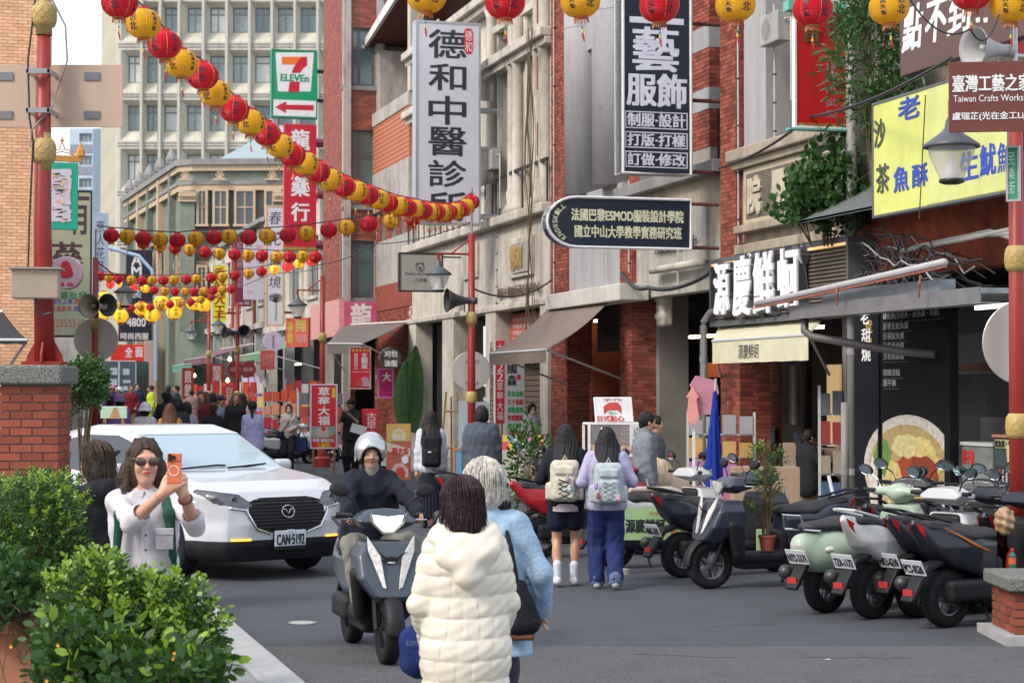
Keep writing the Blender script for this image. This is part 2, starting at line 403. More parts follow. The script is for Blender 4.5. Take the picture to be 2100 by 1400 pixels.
def window(parent, x0, x1, z0, z1, y, cols=2, top=0, m=None, glass=None, axis='x', t=.05, curtain=None, depth=.06):
    """a framed window recessed at y; `top` = height share of a fixed light above"""
    b = MB(); g = MB(); m = m or M_alu; glass = glass or M_glassb
    def bx(q, a, c, y0, y1, e, f):
        if axis == 'x': q.box(a, c, y0, y1, e, f)
        else: q.box(y0, y1, a, c, e, f)
    bx(b, x0, x1, y, y+depth, z0, z0+t); bx(b, x0, x1, y, y+depth, z1-t, z1)
    bx(b, x0, x0+t, y, y+depth, z0+t, z1-t); bx(b, x1-t, x1, y, y+depth, z0+t, z1-t)
    zt = z1-(z1-z0)*top
    for i in range(1, cols): x = x0+(x1-x0)*i/cols; bx(b, x-t*.5, x+t*.5, y+.005, y+depth-.005, z0+t, z1-t)
    if top: bx(b, x0+t, x1-t, y-.003, y+depth-.008, zt-t*.6, zt+t*.6)
    o = b.build('window', m, parent)
    bx(g, x0+t*.5, x1-t*.5, y+.025, y+.035, z0+t*.5, z1-t*.5); g.build('pane', glass, o)
    if curtain:
        c = MB(); w = x1-x0; n = 14
        for k in range(n):
            if k in (6, 7) or k == 3: continue
            a = x0+w*k/n; bx(c, a, a+w/n*.92, y+.06+.02*(k % 2), y+.07+.02*(k % 2), z0+t, z1-t)
        c.build('curtain', curtain, o)
    return o
class Fac:
    def __init__(s, name, label, pxL, v=VF, cat='building', group=None):
        s.v = v; s.a0 = fa(pxL, v); p = U*(-s.a0)+V*v; s.o = thing(name, label, cat, (p.x, p.y, 0), RF, group)
    def a(s, px, d=0): return fa(px, s.v+d)-s.a0
    def z(s, px, py, d=0): return fz(px, py, s.v+d)
    def box(s, name, m, xl, xr, yt, yb, d0, d1, bv=0, ref=None):
        r = xl if ref is None else ref
        o = MB().box(s.a(xl, d0), s.a(xr, d0), d0, d1, s.z(r, yb, d0), s.z(r, yt, d0)).build(name, m, s.o)
        if bv: bevel(o, bv)
        return o
    def b(s, name, m, a0, a1, z0, z1, d0, d1, bv=0):
        o = MB().box(a0, a1, d0, d1, z0, z1).build(name, m, s.o)
        if bv: bevel(o, bv)
        return o
def frontage(xl, xr, v=VF): return fa(xl, v), fa(xr, v)
# ================================================================ buildings on the right, from the nearest to the farthest
# --- weathered shophouse at the right edge
F = Fac('shophouse', 'weathered shophouse at the right edge with yellow signboard and dark open food shop', 1748)
aR = F.a(2230)
zt = F.z(1790, 560)
F.b('wall', mat('old_plaster', (.17, .15, .125), .95, var=.3, vscale=4, bump=.4, stain=.7), 0, aR, zt+.9, 11.5, 0, .3)
F.b('peeling_wall', mat('peeling_red', (.42, .10, .05), .9, var=.35, vscale=5, bump=.6, stain=.8), .12, aR, zt-.1, zt+.9, -.02, .3)
b = MB(); b.grid([[(0, -1.0, zt+.75), (aR, -1.0, zt+.75)], [(0, .02, zt+1.25), (aR, .02, zt+1.25)]]); b.grid([[(0, -1.0, zt+.71), (aR, -1.0, zt+.71)], [(0, .02, zt+1.21), (aR, .02, zt+1.21)]])
b.build('tin_canopy', mat('tin_grey', (.12, .14, .14), .6, var=.25), F.o)
F.b('side_wall', M_concd, -.12, 0, 0, 11.5, -.1, 8)
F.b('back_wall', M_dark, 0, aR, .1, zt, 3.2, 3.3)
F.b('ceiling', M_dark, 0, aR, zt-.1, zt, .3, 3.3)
F.b('counter', mat('steel_counter', (.17, .17, .165), .5), F.a(1985, 1.2), aR-.3, .1, 1.55, 1.4, 2.0)
F.b('hood', paint((.10, .105, .11)), F.a(1950, 1.2), aR-.3, 2.15, 2.75, 1.3, 2.2, .02)
F.b('wooden_beam', M_rust, F.a(1950, 1.0), aR, 2.2, 2.3, .9, 1.0)
# the black menu board and its bowl picture
def disc(cx, cz, rx, rz, n=28, a0=0, a1=2*PI): return [(cx+rx*math.cos(a0+(a1-a0)*i/n), cz+rz*math.sin(a0+(a1-a0)*i/n)) for i in range(n)]
def clip_poly(P, x0, x1, z0, z1):
    for ax, lim, s in ((0, x0, 1), (0, x1, -1), (1, z0, 1), (1, z1, -1)):
        Q = []
        for i in range(len(P)):
            a, c = P[i-1], P[i]; ia = s*(a[ax]-lim) >= 0; ic = s*(c[ax]-lim) >= 0
            if ia != ic: t = (lim-a[ax])/(c[ax]-a[ax]); Q.append((a[0]+t*(c[0]-a[0]), a[1]+t*(c[1]-a[1])))
            if ic: Q.append(c)
        P = Q
        if not P: break
    return P
mv = 11.9; mp = onv(1752, 800, mv)
mb = thing('menu_board', 'tall black menu board with white dish names above a large picture of a soup bowl', 'menu board', (mp.x, mp.y, 0), RF)
ma = lambda px: fa(px, mv)-fa(1752, mv)
mz = lambda px, py: fz(px, py, mv)
ztp = mz(1880, 600); zbt = mz(1880, 1052)
MB().box(ma(1806), ma(1948), 0, .12, zbt, ztp).build('panel', mat('board_black', (.006, .006, .008), .7, var=0, spec=.15), mb)
MB().box(0, ma(1802), 0, .1, zbt, ztp).build('side_panel', mat('board_black2', (.008, .009, .014), .7, var=0, spec=.15), mb)
Mw = paint((.75, .75, .74)); Mgrey = paint((.25, .25, .26)); M_blk = paint((.015, .015, .018))
rows = [(623, '綜合羹(生魷魚・魷魚羹・肉羹)', 1812, 1928), (669, '沙茶生魷魚羹', 1812, 1863), (690+0, '沙茶魷魚羹', 1812, 1855), (709, '沙茶赤肉羹', 1812, 1855), (728, '沙茶魚酥羹', 1812, 1855), (764, '精緻涼麵', 1812, 1846), (783, '甜不辣', 1812, 1838)]
rows[1] = (648+0, '沙茶生魷魚羹', 1812, 1864); rows = [(650, *rows[0][1:]), (670, *rows[1][1:]), (690, *rows[2][1:]), (710, *rows[3][1:]), (731, *rows[4][1:]), (764, *rows[5][1:]), (785, *rows[6][1:])]
for py, t, x0, x1 in rows:
    z = mz(1812, py); letters(mb, t, ma(x0), ma(x1), z-.045, z+.045, -.003, paint((.42, .42, .42)), bold=.02)
    letters(mb, 'traditional style soup with squid and greens', ma(x0), ma(x1)+.1, z-.09, z-.065, -.003, paint((.18, .18, .19)))
letters(mb, '老', ma(1766), ma(1784), mz(1770, 665), mz(1770, 630), -.003, Mw, bold=.02)
letters(mb, '魷魚', ma(1776), ma(1790), mz(1780, 715), mz(1780, 655), -.003, paint((.5, .33, .08)), vert=True)
letters(mb, '甜燒', ma(1768), ma(1786), mz(1775, 742), mz(1775, 672), -.003, Mw, vert=True, bold=.02)
for (xl, xr) in ((1810, 1936), (1757, 1800)):
    X0, X1 = ma(xl), ma(xr); Z0, Z1 = zbt+.04, mz(1870, 845)
    cx, cz = ma(1862), mz(1862, 962); rx, rz = ma(1948)-ma(1862), mz(1862, 850)-cz
    for i, (dx, dz, sx, sz, c) in enumerate([(0, 0, 1.15, 1, (.46, .44, .38)), (-.02, -.06, 1.0, .88, (.34, .25, .10)), (.3, .35, .35, .25, (.5, .42, .16)), (-.05, .42, .35, .22, (.48, .42, .2)), (.55, .1, .25, .2, (.45, .36, .12)), (-.65, .1, .22, .45, (.10, .22, .05)), (-.75, -.45, .2, .38, (.5, .42, .34)), (-.9, -.3, .1, .5, (.55, .5, .45)), (-.1, -.15, .28, .36, (.22, .04, .015)), (.12, -.12, .42, .35, (.28, .055, .02)), (.38, -.02, .35, .28, (.20, .035, .012)), (.1, -.62, .5, .2, (.4, .27, .09)), (-.35, -.35, .22, .5, (.5, .4, .15))]):
        P = clip_poly([(cx+rx*(dx+sx*math.cos(a)*(1+(.08 if i > 1 else 0)*math.sin(5*a+i))), cz+rz*(dz+sz*math.sin(a)*(1+(.08 if i > 1 else 0)*math.cos(7*a+i)))) for a in [2*PI*k/36 for k in range(36)]], X0, X1, Z0, Z1)
        if len(P) > 2: MB().prism(P, (-.003-.0012*i, 0-.0012*i)).build('bowl_print', mat('print%d' % i, c, .4, var=.35, vscale=14), mb)
# --- food stall by the menu board
fs = onv(1965, 800, 12.0); st = thing('food_stall', 'steel food stall with glass display boxes and a dark price list at the right edge', 'food stall', (fs.x, fs.y, 0), RF)
sa = lambda px: fa(px, 12.0)-fa(1965, 12.0); sz_ = lambda px, py: fz(px, py, 12.0)
MB().box(0, 2.3, .02, .7, .1, sz_(1965, 1025)).build('base', mat('orange_wood', (.34, .13, .07), .7), st)
MB().box(0, sa(2028), .05, .6, sz_(1965, 1025), sz_(1965, 912)).build('display_box', mat('cloudy_glass', (.17, .19, .17), .25, var=.3), st)
MB().box(-.02, sa(2030), .03, .62, sz_(1965, 912), sz_(1965, 905)).build('box_lid', M_aluL, st)
letters(st, '甜不辣', sa(1957)+.12, sa(1990), sz_(1965, 950), sz_(1965, 922), .045, paint((.5, .02, .02)), bold=.03)
MB().box(sa(2032), 2.3, .05, .6, sz_(2032, 1030), sz_(2032, 895)).build('cabinet', mat('cabinet_glass', (.05, .07, .08), .15), st)
MB().box(sa(2030), 2.3, .02, .64, sz_(2032, 896), sz_(2032, 890)).build('cabinet_top', mat('copper_trim', (.4, .17, .09), .4), st)
MB().box(sa(2034), sa(2090), .035, .049, sz_(2034, 918), sz_(2034, 900)).build('lit_strip', paint((.32, .33, .18)), st)
letters(st, '魷魚羹・生魷魚羹', sa(2035), sa(2089), sz_(2034, 916), sz_(2034, 902), .03, M_blk, bold=.03)
MB().box(sa(2034), 2.2, .03, .045, sz_(2034, 1018), sz_(2034, 955)).build('price_list', paint((.02, .02, .022)), st)
for i in range(11):
    letters(st, '沙茶魷魚羹麵飯'[:5+i % 3], sa(2036)+.07+i*.085, sa(2036)+.12+i*.085, sz_(2034, 1000), sz_(2034, 960), .027, Mw if i else paint((.6, .25, .05)), vert=True)
MB().lathe([(.09, 0), (.1, .2)], 12, (sa(2065), .1, sz_(2034, 945))).build('paper_cup', paint((.5, .42, .25)), st)
# --- brick and render shophouse with the oyster shop
F = Fac('brick_shophouse', 'shophouse with tall red brick pillar, beige panel of raised characters and black oyster shop sign', 1476)
B = Bricks(F.o); zc = F.z(1476, 500)
pw = F.a(1525)-F.a(1478)
def brick_pier(F, B, pxl, w, dep, z0, z1, m=M_mort, d=0):
    a = F.a(pxl, d); F.b('pier_core', m, a+.012, a+w-.012, z0, z1, d+.012, d+dep)
    B.rect(a, a+w, z0, z1, d+.012, 'x', sgn=-1); B.rect(d+.02, d+dep, z0, z1, a+w-.012, 'y', sgn=1)
    return a
brick_pier(F, B, 1478, .85, .55, .1, F.z(1478, 505))
brick_pier(F, B, 1478, .7, .45, F.z(1478, 505), 10.5)
aE = F.a(1750)
F.b('wall', M_beige, .7, aE, F.z(1530, 500), F.z(1530, 300), .12, .4)
F.b('string_course', M_beige, .7, aE, F.z(1530, 520), F.z(1530, 500), -.02, .4, .02)
F.b('cornice', M_beige, .70, aE, F.z(1530, 330), F.z(1530, 305), -.18, .4, .03)
F.b('cornice', M_beige, .74, aE, F.z(1530, 345), F.z(1530, 330), -.08, .4, .02)
F.b('panel_ledge', M_beige, .86, aE-.1, F.z(1530, 478), F.z(1530, 462), -.10, .12, .02)
F.b('panel_frame', mat('panel_stone', (.45, .40, .29), .9, var=.15, bump=.3), F.a(1520)+.1, F.a(1735), F.z(1530, 462), F.z(1530, 345), .0, .12, .03)
F.b('panel_field', mat('pebbledash', (.16, .145, .115), .95, var=.6, vscale=60, bump=1, bscale=80), F.a(1532), F.a(1725), F.z(1532, 450), F.z(1532, 358), -.008, .0)
pz0, pz1 = F.z(1540, 440), F.z(1540, 362)
for i, ch in enumerate('院醫'):
    x0 = F.a(1540)+i*(F.a(1590)-F.a(1540)); o = letters(F.o, ch, x0, x0+.5, pz0+.03, pz1-.03, -.05, mat('raised_stone', (.5, .45, .34), .9), bold=.05)
    so_ = o.modifiers.new('s', 'SOLIDIFY'); so_.thickness = .045; so_.offset = -1
zu = F.z(1530, 305)
F.b('pilaster', M_granite, F.a(1530), F.a(1575), zu, 10.5, -.02, .5)
F.b('pilaster', M_granite, F.a(1700), aE, zu, 10.5, -.02, .5)
F.b('lintel', M_concd, F.a(1575), F.a(1700), 9.3, 10.5, .0, .5)
F.b('reveal', M_dark, F.a(1575), F.a(1700), zu, 9.3, .9, 1.0)
F.b('reveal_side', mat('ochre_wall', (.22, .18, .11), .9), F.a(1592), F.a(1622), zu, 9.3, .35, .9)
window(F.o, F.a(1622), F.a(1700), zu+.1, 9.2, .4, 3, .2)
F.b('arcade_beam', M_conc, .86, aE, zc-.1, F.z(1530, 520), .06, .4)
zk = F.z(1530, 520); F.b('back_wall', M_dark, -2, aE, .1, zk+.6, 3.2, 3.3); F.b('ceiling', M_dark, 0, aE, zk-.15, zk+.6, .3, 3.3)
F.b('inner_pier', M_mort, F.a(1565, .9), F.a(1600, .9), .1, zc, .92, 1.3); B.rect(F.a(1565, .9), F.a(1600, .9), .1, 3.3, .92, 'x')
B.m = M_brick; B.finish()
F.b('door_frame', M_iron, F.a(1650, 1.4), F.a(1652, 1.4)+.04, .1, 2.9, 1.4, 1.5); F.b('lit_doorway', mat('lit_shop', (.3, .22, .12), .8, emit=(1, .7, .35), est=.25), F.a(1665, 2.6), F.a(1690, 2.6), .9, 2.4, 2.9, 2.95)
F.b('steel_sheet', paint((.2, .2, .19), .4), F.a(1600, 1), F.a(1628, 1), 1.35, 2.35, 1.0, 1.05)
# no-smoking sticker
p = onv(1611, 838, VF+.97); o = thing('no_smoking_sign', 'small round red no-smoking sign on the grey sheet left of the grey drainpipes', 'sign', p, RF)
MB().lathe([(.001, 0), (.095, 0)], 20, axis='y', cap=False).build('plate', Mgrey, o); MB().lathe([(.08, .004), (.1, .004)], 20, axis='y', cap=False).build('ring', paint((.5, .03, .03)), o)
MB().prism([(-.07, .05), (-.05, .07), (.07, -.05), (.05, -.07)], (-.008, -.005)).build('bar', paint((.5, .03, .03)), o)
# --- granite and brick front behind the tailor's sign
F = Fac('granite_front', 'grey granite fronted building with round columns and red brick pillars above a brown awning', 1130)
B = Bricks(F.o); zl = F.z(1130, 608)
w1 = F.a(1163)-F.a(1130)
brick_pier(F, B, 1130, w1, .5, .1, 12)
brick_pier(F, B, 1271, .72, .5, .1, F.z(1271, 505))
aA, aB, aC = F.a(1163), F.a(1271), F.a(1476)
zf = F.z(1170, 405)
F.b('wall', M_granite, aA, aB, zl-.1, zf, .05, .4)
F.b('lintel', M_granite, aA, aB, F.z(1170, 120), 12, .05, .5)
F.b('recess', M_granite, aA, aB, zf, F.z(1170, 120), .95, 1.05)
for x0, x1 in ((1170, 1201), (1229, 1265)):
    ca = (F.a(x0)+F.a(x1))/2; r = (F.a(x1)-F.a(x0))*.48
    MB().lathe([(r, 0), (r, 12-zf)], 24, (ca, .22, zf)).build('column', M_granite, F.o, smooth=True)
    for k in range(3): MB().lathe([(r+.003, 0), (r+.003, .015)], 24, (ca, .22, zf+1.5+k*2), cap=False).build('joint', M_concd, F.o)
F.b('fin', M_granite, F.a(1205), F.a(1226), F.z(1205, 95), 12, .1, .9)
for x0, x1 in ((1163, 1171), (1203, 1228), (1264, 1272)):
    q = MB(); a, c = F.a(x0), F.a(x1); z1 = F.z(x0, 320)
    n = max(3, int((c-a)/.12))
    for i in range(n+1): x = a+(c-a)*i/n; q.box(x-.01, x+.01, .3, .32, zf, z1)
    for z in (zf+.1, z1-.05, (zf+z1)/2): q.box(a, c, .29, .33, z, z+.03)
    for i in range(n): q.lathe([(.05, -.01), (.06, 0), (.05, .01)], 8, (a+(c-a)*(i+.5)/n, .3, (zf+z1)/2+.3), axis='y', cap=False)
    q.build('window_grille', M_iron, F.o)
    F.b('window_void', M_glass, a+.005, c-.005, zf, F.z(x0, 120)-.6, .6, .62)
# awning beam
F.box('awning_beam', mat('white_beam', (.55, .53, .49), .8, var=.12, stain=.3), 1118, 1270, 575+30, 608+28, -.55, .05, .02, ref=1118)
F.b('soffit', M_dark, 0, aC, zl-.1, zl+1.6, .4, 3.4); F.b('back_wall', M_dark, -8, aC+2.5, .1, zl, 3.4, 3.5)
B.rect(F.a(1150, 1.6), F.a(1215, 1.6), .1, 3.6, 1.6, 'x')
F.b('inner_wall', M_brickd, F.a(1150, 1.6), F.a(1215, 1.6), .1, 3.6, 1.61, 2.4)
F.b('shop_window', mat('shop_lit', (.12, .09, .06), .5, emit=(1, .75, .45), est=.12), F.a(1222, 2.6), F.a(1262, 2.6), .8, 2.6, 2.6, 2.7)
o = F.box('inner_sign', paint((.05, .04, .04)), 1225, 1270, 640, 722, 1.5, 1.55)
letters(F.o, '德', F.a(1236, 1.5), F.a(1266, 1.5), F.z(1236, 690, 1.5), F.z(1236, 650, 1.5), 1.49, M_blk, bold=.05)
letters(F.o, '365', F.a(1236, 1.5), F.a(1262, 1.5), F.z(1236, 715, 1.5), F.z(1236, 702, 1.5), 1.49, paint((.35, .03, .03)), bold=.03)
# second bay: pilaster banded in brick and stone, balcony wall, sign field
zb0, zb1 = F.z(1308, 505), F.z(1308, 400)
F.b('balcony_wall', M_beige, aB+.72, aC, zb0-.1, zb1, .1, .4)
F.b('balcony_ledge', M_concd, aB-.05, aC, zb1, zb1+.22, -.12, .4, .02)
F.b('upper_wall', M_concd, aB, aC, zb1+.2, 12, .9, 1.0)
F.b('upper_lintel', M_concd, aB, aC, 10.5, 12, .3, .9)
pa0, pa1 = F.a(1420, .25), F.a(1456, .25)
zs0 = F.z(1420, 310, .25); zz = [zs0, F.z(1420, 235, .25), F.z(1420, 192, .25), F.z(1420, 112, .25), F.z(1420, 66, .25), 9.6, 10.2]
F.b('pilaster_core', M_mort, pa0+.01, pa1-.01, zs0-.6, 10.6, .27, .6)
for i in range(0, 6):
    if i % 2 == 0: B.rect(pa0, pa1, zz[i], zz[i+1], .262, 'x'); B.rect(.27, .6, zz[i], zz[i+1], pa1-.012, 'y', sgn=1)
    else: F.b('stone_band', M_granite, pa0-.005, pa1+.005, zz[i], zz[i+1], .24, .6)
pa0, pa1 = aB, aB+.6
F.b('brick_pier_core', M_mort, pa0, pa1, zb1+.22, 10.6, .2, .6); B.rect(pa0, pa1, zb1+.22, F.z(1271, 330), .2, 'x')
B.finish()
q = MB(); a, c = F.a(1455, .3), F.a(1476, .3)
for i in range(7): x = a+(c-a)*i/6; q.box(x-.012, x+.012, .4, .42, zs0-.6, zs0+.6)
q.box(a, c, .4, .43, zs0+.6, zs0+.65); q.build('window_grille', M_iron, F.o)
F.b('dark_window', M_glass, a, c, zs0-.6, 9.5, .7, .72)
F.b('sign_field', M_conc, F.a(1340), F.a(1445), F.z(1345, 552), F.z(1345, 440), .02, .12, .02)
letters(F.o, '服裝設計', F.a(1346), F.a(1432), F.z(1346, 522), F.z(1346, 498), -.03, M_iron, bold=.04)
MB().tube([(F.a(1345), -.08, F.z(1345, 555)), (F.a(1450), -.08, F.z(1345, 555))], .07).build('round_moulding', M_cream, F.o, smooth=True)
F.b('bay_beam', M_conc, aB+.72, aC, zb0-1.0, zb0-.1, .1, .4)
# grey inner pier with carved bracket
F.b('grey_pier', mat('grey_pier_plaster', (.205, .195, .175), .9, var=.16, vscale=3, bump=.15), F.a(1322, .5), F.a(1412, 1.1), .1, zl, .5, 1.1)
F.b('pale_edge', M_conc, F.a(1308, .5), F.a(1322, .5), .1, zl, .5, .9)
b = SDF()
for z, r in ((.32, .12), (.14, .15), (-.05, .11), (-.22, .14), (-.34, .09)): b.ell((0, 0, z), (.2, r, r*.9), .03)
b.box((0, .05, 0), (.19, .1, .4), .02, .03)
o = b.build('carved_bracket', .03, M_cream, F.o); o.location = (F.a(1350, .3), .38, F.z(1350, 625, .3))
F.b('red_shelf', mat('red_shelf', (.35, .05, .02), .8, emit=(1, .3, .1), est=.12), F.a(1413, 2), F.a(1476, 2), 2.2, 2.5, 2.4, 2.5)  # shelf glows by itself, imitating warm lamplight
# --- cream classical clinic building
F = Fac('clinic_building', 'cream plaster building with classical pilasters, gold plaque and lettering over square columns', 838)
aA, aB = 0, F.a(1128)
zg = F.z(1000, 640); zbal = F.z(1010, 470)
F.b('frieze', M_cream, 0, aB, zg, zbal, 0, .35)
F.b('ledge', M_cream, 0, aB, zbal, zbal+.22, -.22, .35, .03); F.b('ledge', M_cream, 0, aB, zg-.02, zg+.12, -.1, .35, .02)
for x0, x1 in ((842, 856), (911, 933), (1000, 1020), (1112, 1128)):
    F.b('column', M_cream, F.a(x0), F.a(x1), .1, zg, -.06, .45, .02)
for x0, x1 in ((858, 896), (935, 962)):
    F.b('inner_pier', M_granite, F.a(x0, .7), F.a(x1, .7), .1, zg, .7, 1.1)
F.b('back_wall', M_dark, 0, aB, .1, zg, 3.0, 3.1); F.b('ceiling', M_dark, 0, aB, zg-.05, zg, .35, 3.1)
F.b('red_panel', mat('red_lit', (.4, .03, .02), .6, emit=(1, .1, .05), est=.15), F.a(896, 1.5), F.a(912, 1.5), 1.8, 3.6, 2, 2.05)
letters(F.o, '行', F.a(898, 1.5), F.a(911, 1.5), 2.6, 3.1, 1.98, Mw, bold=.04)
q = MB()
for i in range(26): q.box(F.a(1045, .5), F.a(1112, .5), .6, .64, .1+i*.13, .1+i*.13+.11)
q.build('roller_shutter', mat('shutter_brown', (.13, .09, .07), .7), F.o)
hol = []; zt0, zt1 = zbal+.5, zbal+4.6
for x0, x1 in ((872, 890), (1018, 1036), (1076, 1096)): hol.append((F.a(x0), F.a(x1), zt0, zt1))
wall(F.o, 0, aB, zbal+.22, 11.5, .15, .45, hol, M_cream)
for h in hol:
    window(F.o, h[0], h[1], h[2], h[3], .3, 2, .3, M_aluL)
    F.b('window_surround', M_cream, h[0]-.14, h[0], h[2], h[3]+.14, .05, .15, .01); F.b('window_surround', M_cream, h[1], h[1]+.14, h[2], h[3]+.14, .05, .15, .01)
    F.b('hood_mould', M_cream, h[0]-.25, h[1]+.25, h[3]+.14, h[3]+.32, -.05, .15, .02)
    F.b('sunk_panel', M_cream, h[0], h[1], h[3]+.6, h[3]+1.7, .1, .15, .02)
zq = F.z(1060, 460)
for px in (1004, 1048, 1058, 1100, 1112):
    a = F.a(px); MB().lathe([(.20, 0), (.2, .15), (.15, .25), (.17, .5), (.14, .6), (.13, 3.4), (.17, 3.5), (.2, 3.7), (.13, 3.9), (.13, 5.0), (.19, 5.2)], 14, (a, .05, zbal+.22)).build('half_column', M_cream, F.o, smooth=True)
for z in (zbal+3.9, zbal+5.6): F.b('cornice', M_cream, 0, aB, z, z+.22, -.25, .15, .03); F.b('cornice', M_cream, 0, aB, z-.16, z, -.12, .15, .02)
q = MB()
for i in range(22): q.box(.1+i*(aB-.2)/21-.02, .1+i*(aB-.2)/21+.02, -.05, -.02, zbal+.25, zbal+1.15)
q.box(.05, aB-.05, -.07, -.01, zbal+1.15, zbal+1.22); q.build('balcony_grille', M_iron, F.o)
for k in range(6):
    for x0, x1 in ((1092, 1111),): F.b('brick_quoin' if k % 2 else 'stone_quoin', M_brick if k % 2 else M_cream, F.a(x0)+.3, F.a(x1), zbal+.6+k*.75, zbal+1.33+k*.75, -.02, .15)
F.box('plaque_frame', M_cream, 1043, 1090, 492, 572, -.08, .0, .02); F.box('plaque_field', M_conc, 1050, 1083, 500, 562, -.11, -.08, .01)
o = letters(F.o, '德和', F.a(1056), F.a(1080), F.z(1056, 555), F.z(1056, 505), -.13, mat('gilt', (.55, .33, .07), .35, metal=.6), bold=.06); o.data.materials[0] = MATS['gilt']
letters(F.o, '德和中醫診所漢方養生中心', F.a(1025), F.a(1113), F.z(1025, 612), F.z(1025, 592), -.06, mat('brown_letters', (.10, .05, .03), .6), bold=.05)
letters(F.o, 'Original Chinese Medicine Clinic', F.a(1036), F.a(1108), F.z(1036, 632), F.z(1036, 622), -.06, MATS['brown_letters'], bold=.03)
F.box('empty_plaque', M_cream, 948, 978, 505, 575, -.06, 0, .02)
# --- house with the striped tile parapet
F = Fac('striped_parapet_house', 'concrete house with orange striped tile parapet and sloping white roof edge', 768)
aB = F.a(845)
def zz_(py): return F.z(768, py)
F.b('wall', M_conc, 0, aB, zz_(590), zz_(500), 0, .3)
F.b('brick_base', M_brick, 0, aB, zz_(640), zz_(590), -.03, .3)
F.b('parapet_lower', M_conc, 0, aB, zz_(440), zz_(362), -.1, .2); F.b('parapet_cap', M_conc, 0, aB, zz_(265), zz_(238), -.14, .25, .02)
q = MB(); n = 22; z0, z1 = zz_(362), zz_(265)
for i in range(n): q.box(0, aB, -.09-(i % 2)*.012, .2, z0+(z1-z0)*i/n, z0+(z1-z0)*(i+1)/n-.012)
q.build('tile_stripes', mat('orange_tile', (.46, .17, .09), .7, var=.1), F.o)
F.b('wing_wall', M_conc, .1, .5, zz_(238), zz_(110), .05, 2)
F.b('inner_wall', M_tile, .5, aB+1.2, zz_(238), zz_(80), 1.6, 1.7)
F.b('post', M_cream, aB-.2, aB+.15, zz_(238), zz_(60), -.1, .3)
q = MB(); a0_, a1_ = -.1, aB+2.6
q.prism([(a0_, zz_(100)), (a0_, zz_(85)), (aB*.9, zz_(40)+.1), (a1_, zz_(40)+.1), (a1_, zz_(56)), (aB*.9, zz_(56))], (-.35, -.25))
q.build('roof_edge', mat('white_metal', (.68, .68, .65), .5, stain=.3), F.o)
MB().prism([(a0_, zz_(98)), (a0_, zz_(92)), (aB*.9, zz_(46)), (a1_, zz_(46)), (a1_, zz_(52)), (aB*.9, zz_(52))], (-.25, 2.4)).build('roof_sheet', M_rust, F.o)
MB().tube([(-.1, -.4, zz_(110)), (-.1, -.4, zz_(100)), (.1, -.4, zz_(100))], .06).build('gutter_pipe', M_aluL, F.o)
hol = []
B = Bricks(F.o, H=.06)
zp0, zp1 = zz_(500), zz_(440)
for x0, x1 in ((769, 780), (790, 800), (812, 822), (834, 845)): F.b('pier_core', M_mort, F.a(x0)+.01, F.a(x1)-.01, zp0, zp1, .012, .3); B.rect(F.a(x0), F.a(x1), zp0, zp1, .012, 'x')
F.b('strip_window', M_glassb, 0, aB, zp0, zp1, .25, .28)
for x0, x1 in ((703-0, 716), (832, 846)):
    a = F.a(max(x0, 768)); F.b('pier_core', M_mort, a+.012, F.a(846), .1, zz_(640), .012, .4); B.rect(a, F.a(846), .1, zz_(640), .012, 'x')
B.finish(200)
F.b('back_wall', M_dark, 0, aB, .1, zz_(640), 2, 2.1)
# --- tall red brick medicine shop
LV = VF-1.05
F = Fac('brick_medicine_shop', 'tall dark red brick building with large black framed windows and a pink shop fascia', 662, LV)
aB = F.a(703); z0 = F.z(662, 640)
Hh = 17
F.b('front_wall', M_tile, 0, aB, z0, Hh, 0, .3); F.b('core', M_dark, .3, aB-.5, .1, Hh, .3, 2.3)
B = Bricks(F.o, .22, .07, M_tile, .012)
holes = []
d0 = .02
yy = lambda px: (onv(px, 800, LV).dot(V))
# its side wall faces the camera: local y grows along it; pixels -> y by intersecting the wall's plane
au = -(F.a0+aB)
def wy(px): d = ray(px, 800); p = Vector((0, 0, CAMZ))+d*(au/d.dot(U)); return p.dot(V)-LV
def wz(px, py): d = ray(px, py); return CAMZ+d.z*(au/d.dot(U))
W3 = [(702, 735-0, 178, 52), (0, 0, 0, 0)]
wins = [(704, 769, 175, 55), (704, 769, 420, 265), (700, 768, 610, 492), (704, 769, -60, -180), (790, 850, 175, 55)]
H_ = [(wy(x0), wy(x1), wz(x0, y0), wz(x0, y1)) for x0, x1, y0, y1 in wins]
wall(F.o, d0, wy(960), z0-.5, Hh, aB-.3, aB-.012, H_, M_mort, axis='y')
B.rect(wy(664+38), wy(900), F.z(703, 625), Hh, aB-.012, 'y', holes=H_, sgn=1); B.rect(.22, aB, z0, Hh, 0, 'x')
B.finish()
for h in H_:
    window(F.o, h[0], h[1], h[2], h[3], aB-.2, 2, .35, M_alu, M_glassb, axis='y', t=.09, curtain=None)
    q = MB(); n = 16
    for k in range(n):
        if k in (1, 2, 3): continue
        a = h[0]+(h[1]-h[0])*k/n; q.box(aB-.24-.02*(k % 2), aB-.23-.02*(k % 2), a, a+(h[1]-h[0])/n*.95, h[2], h[3])
    q.build('curtain', M_curtain, F.o)
    MB().box(aB-.05, aB+.06, h[0]-.1, h[1]+.1, h[2]-.14, h[2]).build('sill', M_concd, F.o)
for px in (683, 771): MB().box(aB-.1, aB+.12, wy(px) if px > 690 else -.02, (wy(px)+.22) if px > 690 else .22, .1, Hh).build('concrete_strip', M_conc, F.o)
F.b('column', M_cream, .1, .4, .1, z0, 0, .3); 
